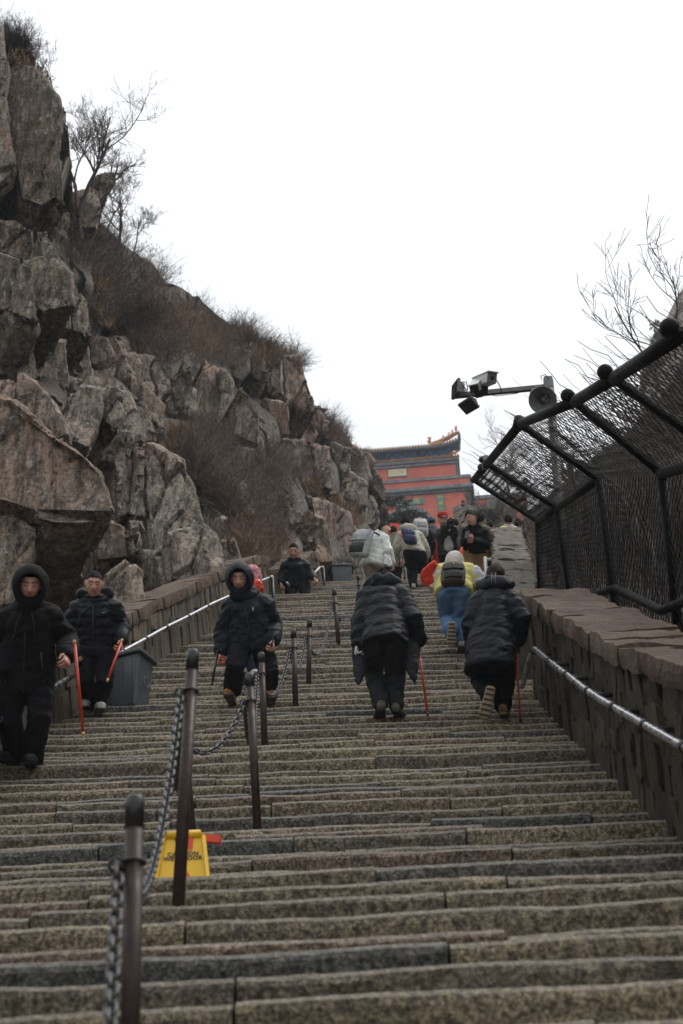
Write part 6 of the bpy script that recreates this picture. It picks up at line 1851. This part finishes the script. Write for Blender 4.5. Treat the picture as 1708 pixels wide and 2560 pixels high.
mb = MB(); c = W(1003, 1338, dB - 0.18); mb.box(c, (0.02, 0.006, 0.03)); mb.build('red_tag', M['red_plastic'], bgB)
add_line(RB, 'trekking_pole', [W(998, 1378, dB - 0.1), W(1000, 1452, dB - 0.1)], 0.011, M['black'])
dC = 33.5
J = dict(head=(1050, 1310, -0.2), shL=(1030, 1330, -0.1), shR=(1076, 1330, -0.1), elL=(1026, 1360), haL=(1030, 1385), elR=(1084, 1358), haR=(1080, 1385), hip=(1055, 1380), knL=(1045, 1425), knR=(1066, 1425))
RC, QC, XC = person('climber in dark jacket carrying a pale pack, behind the beige coat', dC, J, (Vector((0.1, 1, 0)),), m_black, m_pants, None, hair=None, jacket='plain', hem=0.06, facing=-1, voxel=0.022)
mb = MB(); r_, f_, u_ = XC['ax']; mb.ball(XC['head'] + u_ * 0.03, (0.095, 0.11, 0.11), 18, 12, (r_, f_, u_)); mb.box(XC['head'] + u_ * 0.05 - f_ * 0.02, (0.09, 0.1, 0.02), (r_, f_, u_)); garment('black_cap', mb, m_black, RC, 0.018, 0, 0.1, 0.004, None, 2, 2)
M['pale_bag'] = m_plain('pale_pack_cloth', (0.52, 0.52, 0.55), 0.75, 0, 0.3, 10, 0.2)
backpack('pale lilac grey pack on the dark jacket', W(1051, 1322, dC - 0.3), XC['rt'], XC['spine'], XC['fr'], 0.30, 0.36, 0.2, M['pale_bag'], M['grey_bag'], (QC['shL'], QC['shR']))
dD = 30.5
m_shine = cloth('shiny_black', (0.014, 0.014, 0.016), rough=0.35, spec=0.5, folds=0.5)
J = dict(head=(1107, 1300, 0.05), shL=(1098, 1326), shR=(1142, 1326), elL=(1096, 1350, 0.1), haL=(1117, 1312, 0.28), elR=(1146, 1352, 0.05), haR=(1134, 1318, 0.28), hip=(1122, 1378),
         knL=(1112, 1425, 0.1), anL=(1112, 1470), knR=(1134, 1425, 0.1), anR=(1136, 1470))
RD, QD, XD = person('photographer in red beanie and shiny black jacket aiming a camera down the stairs', dD, J, (toward(W(1107, 1300, dD), 0.12, 0.1),), m_shine, m_pants, None, hair='cap', hood='collar', jacket='puffer', hem=0.06, voxel=0.018, gloves=M['black'], puff_pitch=0.13)
mb = MB(); r_, f_, u_ = XD['ax']; h_ = XD['head']
mb.loft([(h_ + u_ * 0.045 + f_ * 0.0, r_ * 0.094, f_ * 0.110), (h_ + u_ * 0.085, r_ * 0.098, f_ * 0.113), (h_ + u_ * 0.12, r_ * 0.088, f_ * 0.10), (h_ + u_ * 0.15, r_ * 0.06, f_ * 0.07), (h_ + u_ * 0.162, r_ * 0.02, f_ * 0.02)], 20)
bn = garment('red_beanie', mb, cloth('red_knit', (0.42, 0.035, 0.022), rough=0.9, weave=200), RD, 0.014, 0, 0.1, 0.004, None, 1, 1)
mb = MB(); mb.box(h_ + u_ * 0.075 + f_ * 0.116 + r_ * -0.02, (0.034, 0.004, 0.012), (r_, f_, u_)); mb.build('white_patch', M['white'], bn)
mb = MB(); mb.limb([XD['hip'] + XD['fr'] * 0.10 + XD['spine'] * 0.08, XD['neck'] + XD['fr'] * 0.07 - XD['spine'] * 0.05], [0.085, 0.07], 14, 0.6, XD['fr']); mb.v = [v + XD['fr'] * 0.03 for v in mb.v]
garment('grey_shirt', mb, cloth('pale_grey_shirt', (0.5, 0.5, 0.52)), RD, 0.018, 0, 0.1, 0.008, None, 5, 2)
t = thing('photo_camera', 'black camera held up by the photographer in the red beanie', 'camera', W(1126, 1300, dD - 0.33))
c = W(1127, 1303, dD - 0.33); r_, f_, u_ = axes_from(toward(c, 0.1, 0.1))
mb = MB(); mb.box(c, (0.068, 0.028, 0.045), (r_, f_, u_)); mb.box(c + u_ * 0.052, (0.022, 0.024, 0.014), (r_, f_, u_)); mb.build('camera_body', M['black'], t, False, 0.006)
mb = MB(); mb.tube([c + f_ * 0.02, c + f_ * 0.09], [0.035, 0.038], 16); mb.build('lens_barrel', M['black'], t, True)
mb = MB(); mb.tube([c + f_ * 0.0901, c + f_ * 0.092], 0.03, 16); mb.build('front_glass', M['glass'], t, True)
dE = 27.5
m_khaki = cloth('khaki_trousers', (0.27, 0.17, 0.075), rough=0.9, spec=0.2)
J = dict(head=(1179, 1298, 0.1), shL=(1162, 1326), shR=(1216, 1328), elL=(1158, 1358, 0.05), haL=(1172, 1345, 0.28), elR=(1220, 1364, 0.05), haR=(1184, 1352, 0.28), hip=(1190, 1374),
         knL=(1178, 1432, 0.08), anL=(1176, 1482), knR=(1206, 1434, 0.08), anR=(1208, 1482))
RE, QE, XE = person('man with glasses in black jacket and khaki trousers holding a phone', dE, J, (Vector((-0.75, -0.62, -0.32)),), m_black, m_khaki, (M['rubber'], M['rubber']), hair='thick', hood='collar', jacket='plain', hem=0.05, voxel=0.016, leg_r=(0.115, 0.092, 0.085), curl=0.9, tone=SK_TAN)
r_, f_, u_ = XE['ax']; h_ = XE['head']
mb = MB()
for s in (-1, 1):
    mb.torus(h_ + f_ * 0.102 + u_ * 0.014 + r_ * (0.033 * s), r_, u_, 0.022, 0.0028, 14, 5); mb.tube([h_ + f_ * 0.100 + u_ * 0.016 + r_ * (0.055 * s), h_ + u_ * 0.012 + r_ * (0.084 * s)], 0.0025, 5)
mb.tube([h_ + f_ * 0.106 + u_ * 0.016 - r_ * 0.011, h_ + f_ * 0.106 + u_ * 0.016 + r_ * 0.011], 0.0025, 5)
mb.build('glasses', M['black'], RE, True)
t = thing('mobile_phone', 'dark phone held level by the man with glasses', 'phone', W(1168, 1338, dE - 0.4))
mb = MB(); mb.box(W(1168, 1337, dE - 0.38), (0.037, 0.005, 0.075), axes_from((-0.5, -0.9, 0.25))); mb.build('case', M['black'], t, False, 0.004)
dF = 29.0
J = dict(head=(1204, 1300, -0.1), shL=(1160, 1325), shR=(1218, 1322), elL=(1152, 1350), haL=(1160, 1375, 0.1), elR=(1228, 1348), haR=(1224, 1372), hip=(1192, 1385), knL=(1182, 1430), knR=(1204, 1430))
m_olive = cloth('olive_down', (0.115, 0.10, 0.06), rough=0.7, folds=0.35)
RF, QF, XF = person('person in olive padded coat mostly hidden behind the man with glasses', dF, J, (Vector((0.5, 1, 0)),), m_olive, m_pants, None, hair='thick', hood='down', jacket='puffer', hem=0.06, voxel=0.022, coat_w=1.2, arm_r=(0.12, 0.11, 0.08))

def small_person(label, x, y_, d, jacket_c, hair='cap', facing=-1, cap=None, wid=46, group='people at the head of the stairs', fall=95):
    k = 30.0 / d
    w = wid * k / 2
    J = dict(head=(x, y_, 0), shL=(x - w, y_ + 24 * k), shR=(x + w, y_ + 24 * k), elL=(x - w * 1.25, y_ + 55 * k), haL=(x - w * 1.0, y_ + 78 * k, 0.1), elR=(x + w * 1.25, y_ + 55 * k), haR=(x + w * 1.0, y_ + 78 * k, 0.1),
             hip=(x, y_ + fall * k), knL=(x - 10 * k, y_ + (fall + 50) * k), knR=(x + 10 * k, y_ + (fall + 50) * k))
    o = W(x, y_, d)
    R_, Q_, X_ = person(label, d, J, (toward(o, 0.1, 0.1) if facing > 0 else Vector((0.1, 1, 0)),), jacket_c, m_pants, None, hair=hair, hood='collar', jacket='plain', hem=0.06, facing=facing, voxel=max(0.024, d * 0.0008), group=group)
    if cap:
        mb = MB(); r_, f_, u_ = X_['ax']; mb.ball(X_['head'] + u_ * 0.035, (0.096, 0.108, 0.105), 16, 10, (r_, f_, u_)); mb.build('hat', cloth('hat%.2f%.2f' % cap[:2], cap), R_, True)
    return R_
small_person('person in a grey-blue hooded jacket between the pale pack and the red beanie', 1079, 1306, 36, (0.10, 0.12, 0.145), 'cap', -1, (0.09, 0.11, 0.13), 40)
small_person('person in grey jacket just behind the shoulder of the mint puffer', 984, 1328, 35, (0.27, 0.26, 0.24), 'cap', -1, None, 44)
small_person('person in dark coat low in the crowd left of the man with glasses', 1138, 1312, 38, (0.03, 0.03, 0.033), 'thick', -1, None, 40)
small_person('person in white jacket with a yellow scarf beyond the grey ledge wall', 1272, 1303, 34, (0.62, 0.60, 0.56), 'thick', -1, None, 54)
small_person('dark haired person beyond the ledge wall beside the white jacket', 1296, 1312, 37, (0.05, 0.045, 0.04), 'thick', -1, None, 40)
small_person('person in cream coat behind the olive coat', 1226, 1316, 36, (0.5, 0.46, 0.38), 'cap', -1, None, 40)
small_person('person with a red jacket squeezed between the beige coat and the photographer', 1086, 1345, 34, (0.45, 0.04, 0.02), 'cap', -1, None, 36)
t = thing('yellow_scarf', 'bright yellow scarf end over the ledge wall by the white jacket', 'scarf', W(1262, 1324, 33.5))
mb = MB(); mb.ball(W(1262, 1324, 33.4), (0.10, 0.06, 0.06), 12, 8); mb.ball(W(1255, 1328, 33.4), (0.07, 0.05, 0.05), 12, 8); garment('cloth', mb, m_plain('lemon_cloth', (0.8, 0.68, 0.03), 0.7, 0, 0.1), t, 0.02, 0, 0.1, 0.012, None, 3, 2)
t = thing('red_banner', 'small orange-red banner behind the head of the mint puffer', 'banner', W(984, 1325, 40))
mb = MB(); mb.box(W(981, 1322, 40), (0.17, 0.02, 0.14), axes_from((0.1, -1, 0))); mb.build('cloth', M['red_plastic'], t)
mb = MB(); mb.box(W(981, 1320, 39.97), (0.10, 0.004, 0.025), axes_from((0.1, -1, 0))); mb.box(W(980, 1325, 39.97), (0.07, 0.004, 0.02), axes_from((0.1, -1, 0))); mb.build('gold_print', M['gold'], t)
t = thing('orange_bag', 'bright orange-red bag beside the leg of the man in khaki trousers', 'bag', W(1160, 1385, 29))
mb = MB(); mb.ball(W(1159, 1386, 28.6), (0.07, 0.06, 0.15), 14, 10); garment('cloth', mb, M['red_plastic'], t, 0.016, 0, 0.1, 0.014, None, 3, 2)
for k, (lab, x, y_, col, cap) in enumerate((('person in black hood leaning on the terrace wall below the gate', 1158, 1256, (0.018, 0.02, 0.022), (0.02, 0.022, 0.025)), ('person in navy jacket and cap leaning on the terrace wall', 1185, 1251, (0.03, 0.045, 0.09), (0.03, 0.04, 0.08)),
                                  ('person in bright orange jacket on the terrace wall', 1206, 1254, (0.75, 0.11, 0.03), None), ('person in pale blue jacket at the end of the terrace wall', 1243, 1253, (0.35, 0.42, 0.5), None))):
    small_person(lab, x, y_, 98, col, 'cap', 1, cap, 62, 'people on the terrace', 90)
# ------------------------------------------------------------------ bare shrubs, trees, pines, dry grass
def shrub_mesh(seed, n, mat, wide=1.5, r0=0.008):
    rv = random.Random(seed); mb = MB()
    for _ in range(n):
        a = rv.uniform(0, 2 * math.pi); lean = rv.random() * wide
        d = Vector((math.cos(a) * lean, math.sin(a) * lean, 1)).normalized()
        p = Vector((math.cos(a) * 0.3 * rv.random(), math.sin(a) * 0.3 * rv.random(), -0.15))
        L = rv.uniform(0.4, 1.05)
        pts = [p]
        bend = Vector((rv.uniform(-0.3, 0.3), rv.uniform(-0.3, 0.3), rv.uniform(-0.12, 0.12)))
        for k in range(5):
            d = (d + bend + Vector((rv.uniform(-0.35, 0.35), rv.uniform(-0.35, 0.35), rv.uniform(-0.15, 0.2)))).normalized()
            p = p + d * (L / 5); pts.append(p)
        r = r0 * rv.uniform(0.6, 1.0)
        mb.tube(pts, [r, r * 0.85, r * 0.7, r * 0.55, r * 0.4, r * 0.2], 3, False)
        for q in range(rv.randint(4, 8)):
            k = rv.randint(1, 4); s = pts[k].lerp(pts[k + 1], rv.random())
            dd = (d + Vector((rv.uniform(-1.2, 1.2), rv.uniform(-1.2, 1.2), rv.uniform(-0.4, 0.7)))).normalized()
            l2 = rv.uniform(0.12, 0.36)
            mid = s + dd * l2 * 0.55 + Vector((rv.uniform(-.03, .03), rv.uniform(-.03, .03), 0.02))
            mb.tube([s, mid, s + dd * l2 + Vector((rv.uniform(-.05, .05), 0, 0.04))], [r * 0.45, r * 0.36, r * 0.2], 3, False)
    return mb.mesh('shrub', mat)
SHRUB = {'brown': [shrub_mesh(k, 60, M['twig_red']) for k in (1, 2)] , 'grey': [shrub_mesh(k, 60, M['twig']) for k in (3, 4, 5)], 'dark': [shrub_mesh(k, 60, M['twig_dark']) for k in (6, 7)]}
def inside(p, poly):
    c = False; n = len(poly)
    for i in range(n):
        (x1, y1), (x2, y2) = poly[i], poly[(i + 1) % n]
        if (y1 > p[1]) != (y2 > p[1]) and p[0] < (x2 - x1) * (p[1] - y1) / (y2 - y1) + x1: c = not c
    return c
rs = random.Random(99)
def scatter(poly, n):
    xs = [p[0] for p in poly]; ys = [p[1] for p in poly]; out = []
    while len(out) < n:
        p = (rs.uniform(min(xs), max(xs)), rs.uniform(min(ys), max(ys)))
        if inside(p, poly): out.append(p)
    return out
REG = [
 ([(185, 640), (260, 590), (400, 700), (420, 900), (250, 850)], 32, 1.15, ('dark', 'grey'), 'bare shrub on the steep slope behind the tall dark crag', 'bare shrubs behind the dark crag', 1.5),
 ([(330, 740), (500, 770), (680, 910), (640, 930), (430, 910), (330, 870)], 26, 1.0, ('brown', 'grey'), 'leafless brown shrub on the ledge above the standing rock pillars', 'bare shrubs above the rock pillars', 1.5),
 ([(420, 1070), (520, 1060), (600, 1170), (640, 1290), (650, 1400), (590, 1400), (540, 1260), (470, 1190)], 34, 0.8, ('brown', 'grey'), 'dense brown leafless shrub in the gully beside the big grey slab', 'brown shrubs in the gully', 2.2),
 ([(560, 1110), (640, 1180), (700, 1230), (690, 1380), (640, 1400), (600, 1250)], 14, 0.8, ('brown', 'grey'), 'brown leafless shrub above the short upper wall', 'brown shrubs above the upper wall', 2.6),
 ([(560, 815), (700, 890), (750, 918), (740, 940), (600, 870)], 30, 1.1, ('grey', 'brown'), 'thin bare shrub on the skyline above the far cliff', 'shrubs on the skyline', 0.6),
 ([(640, 1120), (740, 1140), (740, 1200), (660, 1230)], 16, 0.95, ('grey', 'brown'), 'grey leafless shrub growing from the far cliff face', 'shrubs on the far cliff face', 2.8),
 ([(785, 1020), (870, 1100), (865, 1115), (800, 1070)], 9, 0.9, ('grey',), 'dark wispy shrub on the cliff shoulder left of the gate', 'shrubs on the cliff shoulder', 0.8),
 ([(0, 60), (65, 140), (40, 165), (0, 110)], 14, 0.8, ('dark',), 'dark shrub on top of the tall crag', 'shrubs on top of the crag', 1.0),
 ([(820, 1080), (930, 1165), (915, 1200), (830, 1130)], 5, 0.8, ('brown',), 'brown shrub on the big rock shoulder beside the gate', 'shrubs on the rock shoulder by the gate', 3.6),
]
for poly, n, size, kinds, label, group, near in REG:
    for (x, y_) in scatter(poly, n):
        me = rs.choice(SHRUB[rs.choice(kinds)])
        d = float(hill_d(x, y_)[0]) - near * rs.uniform(0.4, 1.1)
        o = link('shrub', me)
        s = size * rs.uniform(0.6, 1.15)
        o.matrix_world = Matrix.Translation(W(x, y_, d)) @ Matrix.Rotation(rs.uniform(0, 6.28), 4, 'Z') @ Matrix.Rotation(rs.uniform(-0.25, 0.35), 4, 'Y') @ Matrix.Diagonal((s * 1.15, s * 1.15, s, 1))
        tag(o, label, 'shrub', group)
for (x, y_) in scatter([(1260, 1345), (1480, 1190), (1700, 1010), (1700, 1400), (1400, 1470)], 34):
    o = link('shrub', rs.choice(SHRUB[rs.choice(('brown', 'dark', 'grey'))]))
    d = float(right_d(x, y_)[0]) - 0.5
    s = 1.3 * rs.uniform(0.6, 1.1)
    o.matrix_world = Matrix.Translation(W(x, y_, d)) @ Matrix.Rotation(rs.uniform(0, 6.28), 4, 'Z') @ Matrix.Diagonal((s * 1.15, s * 1.15, s, 1))
    tag(o, 'leafless shrub on the hillside seen through the fence netting', 'shrub', 'shrubs behind the netted fence')

def bare_tree(label, base, direction, height, seed, levels=4, r0=0.05, mat='twig_dark', spread=0.75, kids=(3, 5), group=None):
    rv = random.Random(seed)
    t = thing('bare_tree', label, 'tree', base, group)
    tr, cw = MB(), MB()
    def grow(p, d, L, r, lv):
        pts, rr = [p], [r]
        n = 5
        for k in range(n):
            d = (d + Vector((rv.uniform(-0.22, 0.22), rv.uniform(-0.22, 0.22), rv.uniform(-0.06, 0.16)))).normalized()
            p = p + d * (L / n); pts.append(p); rr.append(max(0.0035, r * (1 - 0.55 * (k + 1) / n)))
        (tr if lv == 0 else cw).tube(pts, rr, 6 if lv == 0 else (4 if lv == 1 else 3), False)
        if lv >= levels: return
        for q in range(rv.randint(*kids)):
            f = rv.uniform(0.25 if lv else 0.35, 1.0) * n
            k = min(int(f), n - 1); e = pts[k].lerp(pts[k + 1], f - k)
            a = Vector((rv.uniform(-1, 1), rv.uniform(-1, 1), rv.uniform(-0.5, 1))).normalized()
            dd = (d + a * spread).normalized()
            grow(e, dd, L * rv.uniform(0.42, 0.7), rr[k] * 0.7, lv + 1)
    grow(Vector(base), Vector(direction).normalized(), height * 0.8, r0, 0)
    tr.build('trunk', M[mat], t, True)
    cw.build('crown', M[mat], t, True)
    return t
def up_at(x, y_, d, tx, ty):
    b = W(x, y_, d); e = W(tx, ty, d + 0.3 * (y_ - ty) / FP * d)
    return b, e - b
def tree_px(label, x, y_, d, tx, ty, seed, **k):
    b, v = up_at(x, y_, d, tx, ty)
    return bare_tree(label, b, v, v.length, seed, **k)
tree_px('tall crooked bare tree rising behind the dark crag', 205, 600, 44, 195, 170, 3, levels=4, r0=0.06, mat='twig', spread=0.6)
tree_px('spreading bare tree beside the overhanging rock', 195, 540, 44, 290, 290, 8, levels=4, r0=0.065, mat='twig_dark', spread=0.95, kids=(4, 6))
tree_px('low bare tree leaning out below the overhanging rock', 290, 640, 49, 345, 470, 12, levels=4, r0=0.05, mat='twig_dark', spread=1.0, kids=(4, 6))
tree_px('bare tree with long thin limbs on the slope edge', 240, 500, 46, 330, 400, 19, levels=4, r0=0.05, mat='twig', spread=0.9, kids=(3, 5))
tree_px('small bare tree against the edge of the dark crag', 120, 300, 40, 130, 160, 23, levels=4, r0=0.035, mat='twig', spread=0.8)
tree_px('budding bare tree whose limbs spread above the fence top', 1650, 960, 22, 1530, 720, 31, levels=3, r0=0.017, mat='twig_dark', spread=0.75, kids=(4, 5))
tree_px('upright bare tree behind the ball topped fence rail', 1690, 900, 23, 1640, 640, 37, levels=3, r0=0.017, mat='twig_dark', spread=0.6, kids=(4, 5))
tree_px('thin bare tree between the gate tower and the fence', 1290, 1290, 85, 1225, 1120, 41, levels=4, r0=0.08, mat='twig', spread=0.9, kids=(4, 6))
tree_px('bare tree in front of the red wall right of the gate', 1300, 1350, 70, 1220, 1240, 47, levels=4, r0=0.07, mat='twig_dark', spread=1.0, kids=(4, 5))
tree_px('bare tree seen through the netting', 1450, 1300, 36, 1400, 1080, 53, levels=4, r0=0.07, mat='twig_dark', spread=0.8, kids=(4, 5))

for k, (x, y_, tx, ty, d_) in enumerate(((185, 470, 215, 300, 43), (230, 480, 255, 340, 45), (255, 590, 330, 480, 47), (330, 640, 380, 540, 52))):
    tree_px(('fine twiggy sapling close beside the dark crag', 'fine twiggy sapling above the overhanging rock', 'twiggy sapling on the slope just below the overhanging rock', 'twiggy sapling lowest on the upper slope edge')[k], x, y_, d_, tx, ty, 60 + k, levels=4, r0=0.028, mat='twig', spread=0.95, kids=(4, 6))
def pine(label, x, y_, d, pads, h, seed):
    rv = random.Random(seed); b = W(x, y_, d)
    t = thing('pine_tree', label, 'pine', b)
    tr, cw = MB(), MB()
    for (px, py, wdt, hgt) in pads:
        c = W(px, py, d + rv.uniform(-1, 1))
        tr.tube([b, b.lerp(c, 0.6) + Vector((rv.uniform(-0.3, 0.3), 0, 0.2)), c], [0.13, 0.09, 0.04], 6)
        rw, rh_ = wdt * d / FP / 2, hgt * d / FP / 2
        for _ in range(int(46 * rw * 1.6 * max(1, rh_))):
            a = rv.uniform(0, 6.28); q = rv.random() ** 0.5
            o = c + Vector((math.cos(a) * rw * q, math.sin(a) * rw * q * 0.8, rv.uniform(-1, 1) * rh_ * (1.1 - q * 0.6)))
            for k in range(7):
                e = Vector((rv.uniform(-1, 1), rv.uniform(-1, 1), rv.uniform(-0.3, 1))).normalized() * rv.uniform(0.18, 0.34)
                s = e.cross(Vector((rv.uniform(-1, 1), rv.uniform(-1, 1), 0.3))).normalized() * 0.03
                cw.add([o - s, o + s, o + e + s * 0.3, o + e - s * 0.3], [(0, 1, 2, 3)])
    tr.build('trunk', M['twig_dark'], t, True); cw.build('crown', M['needle'], t)
    return t
pine('dark green pine leaning over the left side of the gate arch', 960, 1345, 92, [(960, 1262, 60, 26), (1000, 1258, 60, 28), (955, 1300, 50, 28), (940, 1275, 40, 24)], 4, 1)
pine('rounded dark pine in front of the gate arch', 1010, 1350, 84, [(1000, 1300, 66, 36), (1035, 1292, 60, 34), (1015, 1320, 90, 34), (975, 1318, 50, 30), (1055, 1320, 50, 26)], 3, 2)
pine('dark pine in front of the grey terrace wall', 1230, 1345, 78, [(1215, 1290, 50, 26), (1245, 1284, 46, 24), (1235, 1306, 70, 26)], 3, 3)
pine('hazy pine clinging to the far summit above the fence', 1650, 850, 140, [(1640, 815, 30, 30), (1655, 835, 40, 30), (1668, 812, 26, 24), (1645, 850, 40, 26)], 4, 4)

# dry grass on the ledges
gm = MB()
def tufts(poly, n, near, hgt):
    for (x, y_) in scatter(poly, n):
        o = W(x, y_, float(hill_d(x, y_)[0]) - near * rs.uniform(0.7, 1.0))
        for k in range(14):
            a = rs.uniform(0, 6.28); q = o + Vector((math.cos(a), math.sin(a), 0)) * rs.uniform(0, 0.25)
            e = Vector((rs.uniform(-0.6, 0.6), rs.uniform(-0.6, 0.6), 1)) * hgt * rs.uniform(0.5, 1.1)
            s = Vector((math.cos(a), math.sin(a), 0)) * 0.012
            gm.add([q - s, q + s, q + e * 0.6 + s * 0.6, q + e + Vector((rs.uniform(-0.1, 0.1), 0, -0.05)), q + e * 0.6 - s * 0.6], [(0, 1, 2, 3, 4)])
tufts([(300, 760), (520, 800), (700, 900), (640, 930), (330, 850)], 260, 1.6, 0.6)
tufts([(780, 1205), (905, 1305), (895, 1320), (770, 1225)], 120, 2.8, 0.45)
tufts([(430, 1090), (500, 1130), (560, 1250), (520, 1260), (450, 1170)], 220, 1.8, 0.4)
tufts([(230, 700), (400, 860), (350, 900), (240, 800)], 150, 1.4, 0.6)
tufts([(560, 820), (740, 915), (730, 935), (560, 850)], 150, 0.8, 0.6)
tufts([(800, 1065), (870, 1100), (865, 1120), (800, 1085)], 60, 1.2, 0.6)
tufts([(600, 1280), (700, 1300), (700, 1400), (600, 1400)], 120, 2.0, 0.4)
tufts([(40, 140), (110, 230), (90, 260), (30, 160)], 70, 1.5, 0.35)
tag(gm.build('dry_grass', M['grass']), 'dry rust-coloured grass on the ledges of the mountainside', kind='stuff')

# ------------------------------------------------------------------ mountain air
hz = NT('haze_air')
hz.n.remove(hz.b)
v = hz.node('ShaderNodeVolumePrincipled')
v.inputs['Color'].default_value = (0.86, 0.92, 1.0, 1)
v.inputs['Density'].default_value = 0.0005
v.inputs['Anisotropy'].default_value = 0.2
hz.l.new(v.outputs[0], hz.n['Material Output'].inputs['Volume'])
mb = MB(); mb.box((0, 50, 54), (124, 180, 98))
tag(mb.build('haze', hz.m), 'thin pale mountain haze filling the valley', kind='stuff')
